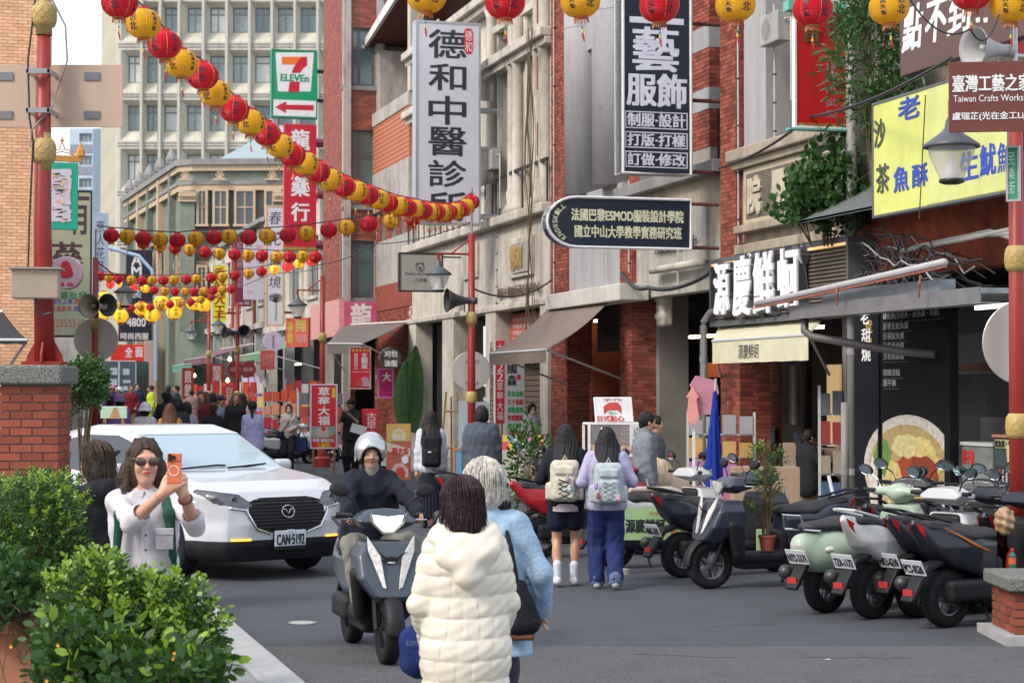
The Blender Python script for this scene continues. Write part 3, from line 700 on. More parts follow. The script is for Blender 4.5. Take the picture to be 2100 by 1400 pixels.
B2 = Bricks(F.o, .22, .07, M_brickd, .012); MB().box(aB-.3, aB-.012, wy(704), wy(728), .1, F.z(703, 760)).build('pier_core', M_mort, F.o); B2.rect(wy(704), wy(728), .1, F.z(703, 760), aB-.012, 'y', sgn=1); B2.finish(200)
MB().box(aB-.6, aB-.5, wy(728), wy(768), .1, z0).build('shop_shade', M_dark, F.o)  # near-black sheet standing for the shade in the shop opening
# pink fascia with two faces
pk = thing('pink_fascia', 'pink and magenta shop fascia wrapping the corner with one large white character', 'sign', (0, 0, 0))
pk.location = F.o.location; pk.rotation_euler = F.o.rotation_euler
zf0, zf1 = wz(703, 682), wz(703, 620)
MB().box(-1.6, aB+.2, -.16, -.02, zf0-.1, zf1+.1).build('front_panel', mat('pale_pink', (.60, .30, .28), .6, var=.2), pk)
MB().box(aB+.15, aB+.28, -.02, wy(770), zf0-.1, zf1+.02).build('side_panel', mat('magenta_panel', (.52, .10, .20), .5, var=.2, vscale=1.5), pk)
cv = [wy(717), wy(757)]
me = letters(pk, '龍', -(cv[1]), -(cv[0]), zf0+.0, zf1-.05, 0, Mw, bold=.03); me.location = (aB+.285, 0, 0); me.rotation_euler = (0, 0, PI/2)
me.data.transform(Matrix.Scale(1, 4)); 
for v_ in me.data.vertices: v_.co.x += (cv[0]+cv[1])
# --- lower old fronts between the medicine shop and the corner building
for i, (xl, xr, yt, m, lab) in enumerate([(548, 662, 395, M_cream, 'low cream shophouse with thin pilasters behind the white flower banner'), (478, 548, 455, M_conc, 'narrow old shophouse with brick gable pilasters beside the maroon banner'), (420, 478, 500, M_cream, 'small pale shophouse half hidden by the yellow banner')]):
    F = Fac('shophouse', lab, xl); aB = F.a(xr); zt = F.z(xr, yt); zg = F.z(xl, 690)
    hol = []; nb = 3
    for k in range(nb): hol.append((aB*(k+.28)/nb, aB*(k+.78)/nb, zg+1.2, min(zt-.8, zg+3.4)))
    wall(F.o, 0, aB, zg, zt, 0, .3, hol, m)
    for h in hol:
        window(F.o, h[0], h[1], h[2], h[3], .15, 2, .3, M_alu); F.b('sill', m, h[0]-.1, h[1]+.1, h[2]-.12, h[2], -.1, 0, .01)
    for k in range(nb+1): F.b('pilaster', M_brick if (k % 2 == 0 and i == 1) else M_cream, aB*k/nb-.0 if k < nb else aB-.3, aB*k/nb+.3 if k < nb else aB, zg, zt+.25, -.12, 0, .02)
    F.b('cornice', M_concd, 0, aB, zt, zt+.2, -.3, .3, .03); F.b('cornice', m, 0, aB, zg+.1, zg+.35, -.2, 0, .02)
    for k in range(nb+1): F.b('column', M_conc, max(0, aB*k/nb-.2), min(aB, aB*k/nb+.2), .1, zg, 0, .4)
    F.b('back_wall', M_dark, 0, aB, .1, zg, 2.2, 2.3)
# --- ornate green corner building
M_green = mat('green_stucco', (.185, .215, .175), .9, var=.2, vscale=1.2, bump=.2, stain=.4)
M_tan = mat('tan_stone', (.47, .36, .25), .9, var=.12, vscale=6, bump=.3)
Yc = 103.0; sc_ = FPX/Yc
cx_, cz_ = lambda x: (x-1050)/sc_, lambda y: CAMZ+(800-y)/sc_
CB = thing('corner_building', 'ornate green stucco corner building with tan cornices and a low blue roof', 'building', (0, 0, 0))
pts = [(255, 16), (375, 0), (395, -.3), (590, -.6), (660, .6)]           # plan of the wall: photo x, depth
pl = [Vector((cx_(x)*(1+d/Yc), Yc+d, 0)) for x, d in pts]
pl[0] = Vector(((262-1050)/FPX*(Yc+20), Yc+20, 0))
def prof_wall(name, m, z0, z1, out, pts=pl):
    q = MB(); rows = []
    for i, p in enumerate(pts):
        t = (pts[min(i+1, len(pts)-1)]-pts[max(i-1, 0)]).normalized(); n = Vector((t.y, -t.x, 0)); rows.append((p+n*out, p-n*.4))
    for i in range(len(rows)-1):
        a, b_, c, d = rows[i][0], rows[i+1][0], rows[i+1][1], rows[i][1]; k = len(q.v)
        q.v += [(v.x, v.y, z0) for v in (a, b_, c, d)]+[(v.x, v.y, z1) for v in (a, b_, c, d)]
        q.f += [(k, k+3, k+2, k+1), (k+4, k+5, k+6, k+7), (k, k+1, k+5, k+4), (k+2, k+3, k+7, k+6), (k+1, k+2, k+6, k+5), (k+3, k, k+4, k+7)]
    return q.build(name, m, CB)
ztop = cz_(333)
prof_wall('wall', M_green, 0, ztop, 0)
for z0, z1, o_, m in ((cz_(340), cz_(328), .45, M_concd), (cz_(352), cz_(340), .3, M_tan), (cz_(376), cz_(352)-.0, .05, M_green), (cz_(380), cz_(373), .35, M_concd), (cz_(392), cz_(380), .28, M_tan), (cz_(478), cz_(470), .2, M_concd), (cz_(545), cz_(536), .15, M_tan)):
    prof_wall('cornice', m, z0, z1, o_)
wl = [(407, 430), (440, 472), (484, 527)]
for row, (yt, yb) in enumerate(((395, 462), (550, 600))):
    for (x0, x1) in wl+[(545, 580)]:
        y = Yc-.62-.3; a, c = cx_(x0), cx_(x1); za, zb = cz_(yb), cz_(yt)
        q = MB(); fw = .12
        q.box(a, a+fw, y, y+.25, za, zb); q.box(c-fw, c, y, y+.25, za, zb); q.box(a, c, y, y+.25, zb, zb+fw); q.box(a-.05, c+.05, y-.05, y+.25, za-.12, za)
        o = q.build('window', M_tan, CB)
        MB().box(a+fw, c-fw, y+.12, y+.2, za, zb).build('pane', M_glass, o)
        MB().box((a+c)/2-.03, (a+c)/2+.03, y+.06, y+.1, za, zb).box(a+fw, c-fw, y+.05, y+.09, (za+zb)/2, (za+zb)/2+.06).build('muntin', M_tan, o)
for x in (375, 568):
    for y0, y1 in ((395, 417),):
        a = cx_(x); q = MB()
        for k in range(5): q.box(a-.1, a+.85, Yc-1.2+k*.04, Yc-.4, cz_(y1)+.115*k, cz_(y1)+.115*k+.09)
        for k in range(6): q.lathe([(.01, -.12), (.08, 0), (.01, .12)], 6, (a+.02+k*.15, Yc-1.25, cz_(y1)+.3), cap=False)
        q.build('capital', M_tan, CB)
        MB().box(a, a+.75, Yc-1.0, Yc-.4, 5, cz_(y1)).build('pilaster', M_green, CB)
for x in (385, 455, 562):
    a = cx_(x); q = MB()
    for k in range(7): an = PI*k/6; q.tube([(a, Yc-.98, cz_(372)), (a+.28*math.cos(an), Yc-1.0, cz_(372)+.1+.42*math.sin(an))], [.05, .03], 5)
    q.box(a-.4, a+.4, Yc-1.02, Yc-.9, cz_(373), cz_(373)+.07); q.build('relief_ornament', M_tan, CB)
# left receding flank: piers with scrolls
pa, pb = pl[0], pl[1]
fl = pb-pa; nrm = Vector((fl.normalized().y, -fl.normalized().x, 0))
ang = math.atan2(fl.y, fl.x)
for k in range(5):
    p = pa+fl*(k+.5)/5.2+nrm*.1
    o = MB().box(-.28, .28, -.25, .1, 0, ztop+.2).build('pier', M_tan if k % 2 else M_green, CB); o.location = p; o.rotation_euler.z = ang
    o = MB().box(-.45, .45, -.3, .1, 7.6, 9.8).build('window', M_tan, CB); o.location = pa+fl*(k+1)/5.2+nrm*.02; o.rotation_euler.z = ang
    MB().box(-.27, .27, -.33, -.1, 7.8, 9.6).build('pane', M_glass, o)
    o = MB().lathe([(.01, 0), (.3, .25), (.34, .5), (.2, .8), (.05, 1.1)], 8, (0, -.1, ztop)).build('roof_knob', M_concd, CB); o.location = p; o.rotation_euler.z = ang
q = MB(); zr = cz_(330)
q.quad((cx_(425), Yc+1, zr), (cx_(640), Yc+1, zr), (cx_(540), Yc+8, zr+2.4+.6), (cx_(535), Yc+8, zr+3.0)); q.quad((cx_(425), Yc+1, zr), (cx_(535), Yc+8, zr+3), (cx_(425), Yc+14, zr))
q.build('roof', mat('blue_roof', (.27, .33, .35), .6, var=.1), CB)
# --- big grey office block behind
M_off = mat('office_panel', (.52, .50, .42), .85, var=.08, vscale=1, bump=.05, stain=.32)
Yo = 140.0; so_ = FPX/Yo; ox, oz = lambda x: (x-1050)/so_, lambda y: CAMZ+(800-y)/so_
OB = thing('office_block', 'large pale concrete office block with rows of deep set windows rising behind the street', 'building', (ox(250), Yo, 0))
X0 = ox(250); cols = [(257, 283), (296, 321), (332, 360), (379, 410), (426, 458), (473, 505), (519, 551), (566, 598), (613, 645), (660, 690)]
rowsy = [(10, 62), (110, 166), (213, 266), (314, 367), (415, 469), (517, 571), (619, 672), (-90, -38), (-190, -140)]
hol = [(ox(a)-X0, ox(c)-X0, oz(yb), oz(yt)) for a, c in cols for yt, yb in rowsy]
wall(OB, 0, ox(760)-X0, 0, oz(-240), .55, .9, hol, M_off, name='wall')
def splay(parent, h, m):
    q = MB(); x0, x1, z0, z1 = h; e = .42
    o_ = [(x0-e, 0, z0-.75), (x1+e*.55, 0, z0-.75), (x1+e*.55, 0, z1+.35), (x0-e, 0, z1+.35)]; i_ = [(x0, .55, z0), (x1, .55, z0), (x1, .55, z1), (x0, .55, z1)]
    for k in range(4): j = (k+1) % 4; q.quad(o_[k], o_[j], i_[j], i_[k])
    return q
sp = MB()
for h in hol:
    s_ = splay(OB, h, M_off); n = len(sp.v); sp.v += s_.v; sp.f += [tuple(n+i for i in f) for f in s_.f]
sp.build('window_reveals', M_off, OB)
# outer skin between the splays
hs = [(h[0]-.42, h[1]+.23, h[2]-.75, h[3]+.35) for h in hol]
wall(OB, -.4, ox(760)-X0, 0, oz(-240), 0, .2, hs, M_off, name='outer_skin')
q = MB()
for a, c in cols: x = ox(c+4.5)-X0; q.box(x-.09, x+.09, -.22, .05, 0, oz(-240))
for a, c in cols: x = ox(c+7.5)-X0; q.box(x-.05, x+.05, -.1, .02, 0, oz(-240))
q.build('vertical_ribs', mat('rib_grey', (.46, .45, .39), .8), OB)
q = MB()
for yt, yb in rowsy:
    for dy in (yt-16, yb+26): q.box(-.4, ox(760)-X0, -.03, .02, oz(dy)-.04, oz(dy)+.04)
q.build('panel_joints', M_concd, OB)
for i, h in enumerate(hol):
    r = random.random()
    window(OB, h[0], h[1], h[2], h[3], .7, 2 if i % 5 else 1, .27, mat('office_frames', (.17, .185, .19), .5), [mat('office_glass', (.20, .28, .28), .15, spec=.8, var=.3, vscale=.8), mat('pale_blind', (.55, .60, .58), .7, var=.15, vscale=2), mat('grey_blind', (.28, .33, .35), .5, var=.3), M_glassb][int(r*4)], t=.08)  # office_glass is paler to paint in reflections on the panes
q = MB(); zh = oz(-240)
q.box(-9, -.4, 6, 6.1, 0, .1)
q2 = MB(); # the left flank recedes; it has ribs and slanted bands
pL = Vector((ox(212)*1.13-OB.location.x, 19, 0))
def flank(z0, z1, o0, o1, m, name):
    q = MB(); n = Vector((-pL.y, pL.x, 0)).normalized()*-1; n = Vector((-abs(n.x), -abs(n.y), 0)) if False else Vector((pL.y, -pL.x, 0)).normalized()*-1
    a = Vector((-.4, 0, 0)); c = a+pL
    q.quad((a.x+n.x*o1, a.y+n.y*o1, z0), (a.x+n.x*o1, a.y+n.y*o1, z1), (c.x+n.x*o1, c.y+n.y*o1, z1), (c.x+n.x*o1, c.y+n.y*o1, z0)); return q.build(name, m, OB)
flank(0, zh, 0, 0, M_off, 'flank_wall')
for yt, yb in rowsy[:7]: flank(oz(yb+24)-.12, oz(yb+24)+.12, 0, -.06, M_concd, 'flank_band')
n = Vector((pL.y, -pL.x, 0)).normalized()
for k in range(1, 12):
    p = Vector((-.4, 0, 0))+pL*k/12-n*0
    MB().box(-.1, .1, -.25, .1, 0, zh).build('flank_rib', M_off, OB).location = p
# --- pale blue tower farther left
TB = thing('blue_tower', 'slim pale blue office tower in the gap between the left pole and the grey block', 'building', ((140-1050)/FPX*170, 170, 0))
st_ = FPX/170; tz = lambda y: CAMZ+(800-y)/st_
M_blue = mat('pale_blue_panel', (.42, .50, .60), .6, var=.1, vscale=1)
TWX = (218-140)/st_
hb = [((20)/st_, 46/st_, tz(yb), tz(yt)) for yt, yb in ((272, 290), (318, 338), (365, 384), (412, 430), (460, 478))]
wall(TB, 0, TWX, 0, tz(262), 0, .5, hb, M_blue)
for h in hb: window(TB, h[0], h[1], h[2], h[3], .2, 3, 0, M_aluL)
q = MB()
for k in range(9): x = 46/st_+k*.16+.1; q.box(x, x+.06, -.08, 0, 0, tz(262))
q.build('ribs', mat('rib_blue', (.33, .42, .52), .6), TB)
for y in (300, 345, 392, 440): MB().box(.1, 46/st_, -.05, 0, tz(y)-.5, tz(y)+.2).build('stained_band', mat('band_grey', (.25, .28, .33), .8, var=.2), TB)
# --- tile building at the left edge, tile colour raised for its sunlit look
Yt = 34.0; s_t = FPX/Yt; tx, tz2 = lambda x: (x-1050)/s_t, lambda y: CAMZ+(800-y)/s_t
TL = thing('orange_tile_building', 'building with orange tile wall at the left edge behind the red pole', 'building', (tx(-60), Yt-1.5, 0), YAW)
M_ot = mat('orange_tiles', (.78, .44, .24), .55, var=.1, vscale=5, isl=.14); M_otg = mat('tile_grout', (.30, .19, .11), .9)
r1_ = (96-1050)/FPX; Wd = (r1_*(Yt-1.5)-tx(-60))/(math.cos(YAW)-r1_*math.sin(YAW))
MB().box(0, Wd, 0, 6, 0, 13).build('wall', M_otg, TL)
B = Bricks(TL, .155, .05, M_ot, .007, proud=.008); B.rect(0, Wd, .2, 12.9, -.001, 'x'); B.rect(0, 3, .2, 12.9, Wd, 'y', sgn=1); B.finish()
MB().box(Wd-.001+.01, Wd+.05, -.02, 0, 0, 13).build('corner_strip', M_otg, TL)
MB().box(tx(-60)*0+.5, .62, -.03, 0, 4, 13).build('wall_joint', M_concd, TL)
# --- the row along the left side of the street
for i, (u0, u1, h_) in enumerate(((39, 62, 10), (62.3, 96, 8), (96.3, 150, 9))):
    p = U*u0+V*-1.6; o = thing('shophouse', ['concrete shophouse next beyond the orange tile building on the left', 'tall shophouse in the middle of the left row', 'last shophouse of the left row, towards the far end'][i], 'building', (p.x, p.y, 0), YAW+PI/2)
    L_ = u1-u0; hol = [(x, x+1.6, z, z+1.7) for x in np.arange(1.2, L_-2, 3.2) for z in np.arange(4.2, h_-2, 3.1)]; wall(o, 0, L_, 0, h_, 0, .4, hol, [M_conc, M_cream, M_concd][i]); MB().box(0, L_, .4, 9, h_-.3, h_).build('roof', M_concd, o); MB().box(0, L_, 3, 3.2, 0, h_-.4).build('inner_wall', M_dark, o)
p = U*-38+V*-24; o = thing('corner_block', 'tall concrete block behind the camera on the left corner', 'building', (p.x, p.y, 0), YAW); wall(o, 0, 17, 0, 17, 34, 34.4, [(x, x+1.8, z, z+1.8) for x in np.arange(1.5, 14, 3.5) for z in np.arange(4, 15, 3.3)], M_conc); MB().box(0, 17, 0, 34, 0, 16.8).build('core', M_conc, o)
# --- what closes the street at the far end
for i, (x0, x1, yt, Y, m, nm, lab) in enumerate([(70, 200, 640, 95, M_conc, 'shophouse', 'low concrete shophouse behind the round strawberry sign'), (195, 330, 540, 175, M_concd, 'shophouse', 'grey building closing the far end of the street behind the dark sign')]):
    s_ = FPX/Y; o = thing(nm, lab, 'building', ((x0-1050)/s_, Y, 0)); w = (x1-x0)/s_; zt = CAMZ+(800-yt)/s_
    hol = [(w*(k+.25)/3, w*(k+.75)/3, z, z+1.5) for k in range(3) for z in np.arange(3.8, zt-2, 3.0)]
    wall(o, 0, w, 0, zt, 0, .4, hol, m)
    for h in hol: window(o, h[0], h[1], h[2], h[3], .2, 2)
# ================================================================ signs, banners, awnings
random.seed(9)
class Sign:
    """a panel seen from the front: x0..x1, y0..y1 measured in the photo at the distance Y of its left edge; turned by rz"""
    def __init__(s, name, label, x0, x1, y0, y1, Y, m, t=.12, rz=YAW, frame=None, cat='sign', shape=None, group=None, panel=True, bv=.008):
        s.x0, s.x1, s.y0, s.y1 = x0, x1, y0, y1; s.Y = Y; s.rz = rz
        p = at(x0, y1, Y); r1 = (x1-1050)/FPX
        s.px_ = p.x; s.w = (r1*Y-p.x)/(math.cos(rz)-r1*math.sin(rz)); s.h = at(x0, y0, Y).z-p.z; s.t = t
        s.o = thing(name, label, cat, p, rz, group)
        if panel:
            q = MB()
            if shape: q.prism(shape(s.w, s.h), (0, t))
            else: q.box(0, s.w, 0, t, 0, s.h)
            o = q.build('panel', m, s.o); bevel(o, bv)
        if frame:
            fw, fm = frame; q = MB(); a = -.012
            q.box(-.01, s.w+.01, a, t+.01, -.01, fw); q.box(-.01, s.w+.01, a, t+.01, s.h-fw, s.h+.01)
            q.box(-.01, fw, a, t+.01, fw, s.h-fw); q.box(s.w-fw, s.w+.01, a, t+.01, fw, s.h-fw); q.build('frame', fm, s.o)
    def X(s, px): r = (px-1050)/FPX; return (r*s.Y-s.px_)/(math.cos(s.rz)-r*math.sin(s.rz))
    def Z(s, py, px=None): Y = s.Y+(s.X(px)*math.sin(s.rz) if px else 0); return at(s.x0, py, Y).z-s.o.location.z
    def text(s, t, xa, xb, ya, yb, m, vert=False, bold=.012, **k): return letters(s.o, t, s.X(xa), s.X(xb), s.Z(yb, xa), s.Z(ya, xa), k.pop('y', -.004), m, vert, bold, **k)
    def box(s, name, m, xa, xb, ya, yb, d0=-.02, d1=-.001, bv=0):
        o = MB().box(s.X(xa), s.X(xb), d0, d1, s.Z(yb), s.Z(ya)).build(name, m, s.o)
        if bv: bevel(o, bv)
        return o
    def poly(s, name, m, pts, d=(-.006, -.001)): return MB().prism([(s.X(x), s.Z(y, x)) for x, y in pts], d).build(name, m, s.o)
    def arms(s, ys, length, r=.03, m=None, square=False):
        for y in ys: z = s.Z(y); MB().tube([(s.w-.02, s.t/2, z), (s.w+length, s.t/2, z)], r, 8).build('bracket', m or M_rust, s.o)
def Yv(px, v=VF): return onv(px, 800, v).y
M_redp = mat('sign_red', (.52, .015, .03), .45, var=.06); M_w = paint((.72, .72, .72)); M_ink = paint((.02, .025, .035)); M_steel = mat('steel', (.45, .46, .48), .35, metal=.7, var=.05)
# convenience store sign
S = Sign('store_sign', 'green white and red convenience store sign with a big 7 and a left pointing arrow', 557, 649, 101, 240, Yv(668)-1.6, mat('sign_green', (.01, .30, .13), .4, var=.05), .3, frame=(.04, mat('frame_green', (.01, .22, .11), .5)))
S.poly('trapezium', M_w, [(563, 108), (642, 108), (636, 186), (634, 188), (570, 188), (568, 186)])
S.box('arrow_field', M_w, 559, 647, 204, 237, -.008, -.001)
S.poly('seven_bar', mat('orange_print', (.75, .17, .02), .5, var=0), [(576, 117), (618, 117), (610, 124), (604, 133), (576, 133)], (-.010, -.006)); 
S.poly('seven_stroke', M_redp, [(604, 133), (610, 124), (618, 117), (628, 117), (628, 135), (620, 141), (614, 150), (596, 150), (599, 141)], (-.0105, -.006)); S.poly('seven_foot', M_redp, [(592, 168), (613, 168), (612, 189), (590, 189)], (-.0105, -.006))
S.text('ELEVEn', 574, 631, 152, 166, mat('sign_green_print', (.01, .28, .12), .5, var=0), y=-.012, bold=.05)
S.poly('arrow', M_redp, [(562, 220), (585, 208), (585, 215), (642, 216), (642, 227), (585, 225), (585, 232)], (-.012, -.008))
S.arms([141, 201], .7, .07, M_iron)
# red medicine sign
S = Sign('medicine_sign', 'tall red vertical sign with three white brush characters beneath the convenience store sign', 582, 648, 254, 516, Yv(668)-1.6, M_redp, .2)
for ch, y0, y1 in (('龍', 266, 307), ('藥', 362, 402), ('行', 416, 453)): S.text(ch, 597, 633, y0, y1, M_w, bold=.03)
S.box('gold_foot', paint((.30, .22, .04)), 582, 648, 506, 516, -.004, -.001)
for i in range(3): S.text('龍藥行本店', 595+i*14, 603+i*14, 458, 502, paint((.25, .01, .02)), vert=True)
S.arms([290, 396, 500], .6, .16, paint((.16, .03, .06)))
# white flower banner
S = Sign('flower_banner', 'narrow white vertical sign with black brush characters and a line drawn lotus', 545, 582, 421, 668, Yv(600)-2, mat('sign_lilac', (.60, .58, .66), .5, var=.04), .15, frame=(.06, mat('pale_wood', (.55, .36, .22), .6)))
for ch, y0, y1 in (('春', 433, 460), ('花', 474, 503), ('夢', 530, 550), ('境', 566, 590)): S.text(ch, 551, 576, y0, y1, M_ink, shear=.15)
q = MB()
P_ = lambda x, y: (S.X(x), -.006, S.Z(y))
q.tube([P_(565, 618), P_(566, 640), P_(564, 657)], .012, 5)
for k in range(9):
    a = PI*(k+.5)/9; c, s_ = math.cos(a), math.sin(a)
    q.tube([P_(565, 620), P_(565+12*c-3*s_, 616-8*s_), P_(565+13*c, 608-8*s_), P_(565+6*c, 612-8*s_), P_(565, 620)], .01, 4)
q.build('lotus_drawing', M_ink, S.o)
S.arms([450, 640], .8, .05, M_rust)
# the tall white clinic sign
S = Sign('clinic_sign', 'huge white vertical sign with six black brush characters and a small red seal', 853, 985, 42, 458, Yv(1008)-1.2, mat('sign_pale', (.56, .57, .63), .45, var=.06, vscale=2), .35, frame=(.045, M_steel))
for ch, y0, y1 in (('德', 60, 118), ('和', 130, 184), ('中', 196, 254), ('醫', 260, 318), ('診', 328, 382), ('所', 393, 452)): S.text(ch, 879, 955, y0, y1, M_ink, bold=.02)
S.poly('seal', M_redp, [(951, 66), (955, 59), (965, 59), (970, 66), (970, 104), (966, 111), (956, 111), (951, 104)]); S.text('德和', 953, 968, 62, 108, M_w, vert=True, y=-.008)
S.arms([130, 220, 300, 440], .45, .07, M_steel)
for (y0, y1) in ((131, 200), (304, 372)): MB().box(S.w+.02, S.w+.42, .1, .14, S.Z(y1), S.Z(y0)).build('mirror_plate', mat('mirror_steel', (.4, .4, .42), .15, metal=.9), S.o)
# tailor's sign with the arched head
def arch(w, h):
    P = [(0, 0), (w, 0)]; r = w/2
    for k in range(13): a = PI*k/12; P.append((r+r*math.cos(a), h-r*.75+r*.75*math.sin(a)))
    return P
S = Sign('tailor_sign', 'big black arched sign with white brush characters above three boxed lines', 1278, 1418, -62, 354, Yv(1440)-1.4, mat('sign_navy', (.012, .018, .035), .35, var=.05), .42, shape=arch)
q = MB(); P = arch(S.w, S.h); P3 = [(x, -.005, z) for x, z in P]+[(P[0][0], -.005, P[0][1])]; q.tube(P3, .028, 6); q.build('rim', mat('rim_white', (.62, .62, .64), .4), S.o)
q = MB()
for a, c in zip(P[2:-1]+[P[-1]], P[3:]+[P[0]]): q.quad((a[0], -.02, a[1]), (c[0], -.02, c[1]), (c[0], .44, c[1]), (a[0], .44, a[1]))
q.build('side_band', MATS['rim_white'], S.o); bp_ = paint((.60, .62, .72))
S.text('工', 1296, 1400, -30, 44, bp_, bold=.05); S.text('藝', 1300, 1392, 55, 144, bp_, bold=.025); S.text('服', 1287, 1346, 152, 215, bp_, bold=.03); S.text('飾', 1350, 1408, 152, 220, bp_, bold=.03)
for t, y0, y1 in (('制服·設計', 227, 262), ('打版·打樣', 269, 302), ('訂做·修改', 309, 342)):
    x0, x1 = S.X(1283), S.X(1411); z0, z1 = S.Z(y1), S.Z(y0); q = MB(); e = .016
    q.box(x0, x1, -.006, -.001, z0, z0+e); q.box(x0, x1, -.006, -.001, z1-e, z1); q.box(x0, x0+e, -.006, -.001, z0+e, z1-e); q.box(x1-e, x1, -.006, -.001, z0+e, z1-e)
    q.build('line_box', bp_, S.o); S.text(t, 1288, 1406, y0+4, y1-4, bp_, bold=.03)
S.arms([36, 196, 345], .95, .035, M_rust)
# fashion school sign
def bullet(w, h):
    P = [(w, 0), (w, h)]; r = h/2
    for k in range(13): a = PI/2+PI*k/12; P.append((r*1.25+r*1.25*math.cos(a), r+r*math.sin(a)))
    return P
S = Sign('school_sign', 'long black sign with rounded left end and cream lettering about a design school', 1122, 1417, 402, 505, Yv(1490)-2.1, MATS['sign_navy'], .3, shape=bullet)
q = MB(); P = bullet(S.w, S.h); q.tube([(x, -.006, z) for x, z in P]+[(P[0][0], -.006, P[0][1])], .026, 6); q.build('rim', MATS['rim_white'], S.o)
q = MB()
for a, c in zip(P[1:], P[2:]+[P[0]]): q.quad((a[0], -.02, a[1]), (c[0], -.02, c[1]), (c[0], .32, c[1]), (a[0], .32, a[1]))
q.build('side_band', MATS['rim_white'], S.o); cr = paint((.60, .60, .42))
S.text('法國巴黎ESMOD服裝設計學院', 1172, 1402, 427, 452, cr, bold=.03); S.text('國立中山大學教學實務研究班', 1179, 1398, 461, 486, cr, bold=.025)
for k, ch in enumerate('KNOWSKILL'):
    a = math.radians(205+(-50)*k/8 if False else 232-104*k/8); r = S.h*.40; cxx, czz = S.h*.62, S.h*.5
    me = letters(S.o, ch, -.028, .028, -.04, .04, 0, cr, bold=.02); me.location = (cxx+r*1.15*math.cos(a), -.004, czz+r*math.sin(a)); me.rotation_euler = (0, PI/2-a, 0)
S.arms([408, 500], .55, .03, M_rust)
# pig face sign
S = Sign('grey_sign', 'square pale grey sign with a line drawn animal face behind the street lamp', 819, 908, 518, 597, Yv(935)-1.5, paint((.36, .36, .33)), .15, frame=(.03, M_iron))
S.text('DADAOC', 830, 880, 558, 564, M_ink); S.text('大區豬', 850, 875, 570, 578, M_ink)
q = MB(); c = (861, 547)
q.tube([P for P in [(S.X(c[0]+8.5*math.cos(a)), -.004, S.Z(c[1]+8*math.sin(a))) for a in [2*PI*k/20 for k in range(21)]]], .008, 4); q.tube([(S.X(c[0]+3*math.cos(a)), -.004, S.Z(c[1]+2+2*math.sin(a))) for a in [2*PI*k/10 for k in range(11)]], .008, 4)
for sx in (-1, 1): q.tube([(S.X(c[0]+sx*8), -.004, S.Z(c[1]-4)), (S.X(c[0]+sx*7), -.004, S.Z(c[1]-9)), (S.X(c[0]+sx*4), -.004, S.Z(c[1]-7))], .008, 4); q.tube([(S.X(c[0]+sx*4), -.004, S.Z(c[1]-2)), (S.X(c[0]+sx*5), -.004, S.Z(c[1]-2))], .012, 4)
q.build('face_drawing', M_ink, S.o); S.arms([525], .5, .02, M_iron)
# far banners
S = Sign('yellow_sign', 'narrow yellow vertical sign with brown characters behind the rows of small lanterns', 434, 466, 542, 662, 84, mat('sign_yellow', (.75, .68, .02), .5, var=.04), .15, frame=(.04, M_w)); S.text('香好大王', 439, 461, 547, 652, paint((.33, .06, .01)), vert=True, bold=.03); S.arms([560, 640], .5)
S = Sign('maroon_sign', 'dark maroon vertical sign partly behind the lilac sign', 481, 514, 486, 628, 82, paint((.16, .02, .05)), .15); S.text('紅豆伯餅店老街', 485, 497, 495, 590, paint((.45, .3, .3)), vert=True); S.text('since 1955', 486, 510, 618, 624, M_w); S.arms([500, 600], .6)
S = Sign('lilac_sign', 'pale lilac vertical sign with faint pink lettering beside the maroon sign', 500, 541, 492, 614, 80, paint((.50, .48, .56)), .15); S.text('花', 524, 538, 500, 540, paint((.62, .25, .38)), bold=0); S.text('Flor', 507, 520, 594, 601, paint((.6, .2, .3))); S.arms([500, 600], .4)
S = Sign('suit_sign', 'navy vertical tailor sign with white letters closing the view under the lanterns', 258, 312, 512, 642, 110, MATS['sign_navy'], .2)
S.text('AM', 269, 289, 521, 568, M_w, vert=True, bold=.03); S.text('西裝', 268, 290, 572, 612, M_w, vert=True); S.text('服', 272, 290, 636, 650, M_w, y=-.01)
S = Sign('price_sign', 'navy sign reading 4800 and four characters above the red banner', 243, 311, 638, 699, 109, MATS['sign_navy'], .2); S.text('4800', 260, 298, 652, 669, M_w, bold=.03); S.text('時尚西服', 247, 304, 682, 696, M_w, bold=.02); S.arms([650], 1.2)
S = Sign('red_shop_banner', 'plain red shop banner with two white characters under the navy sign', 228, 296, 706, 742, 108, paint((.72, .03, .02)), .3); S.text('全', 257, 271, 712, 732, M_w, bold=.03); S.text('面', 278, 292, 712, 732, M_w, bold=.03)
MB().box(S.w, S.w+.6, -.3, .3, S.Z(900), S.Z(742)+1.2).build('post_panel', mat('pinkish', (.5, .36, .33), .8), S.o)
S = Sign('medicine_board', 'large olive vertical board with dark brush characters and a telephone number, left of the lanterns', 92, 187, 389, 690, 60, mat('sign_olive', (.40, .42, .27), .5, var=.08, vscale=1), .3, frame=(.05, M_iron))
MB().box(S.X(92), S.X(184), -.006, -.001, S.Z(688), S.Z(596)).build('lower_field', paint((.42, .46, .31)), S.o)
S.text('有', 140, 180, 390, 480, paint((.07, .03, .04)), bold=.02, y=-.002); S.text('蔘', 104, 168, 496, 560, paint((.07, .03, .04)), bold=.02, y=-.002)
S.text('藥批發', 121, 178, 597, 614, paint((.03, .2, .07)), bold=.02, y=-.01); S.text('粉光.人參.', 105, 150, 612, 624, paint((.08, .06, .4)), y=-.01, bold=.02); S.text('燕窩', 151, 182, 612, 624, paint((.55, .06, .03)), y=-.01, bold=.02)
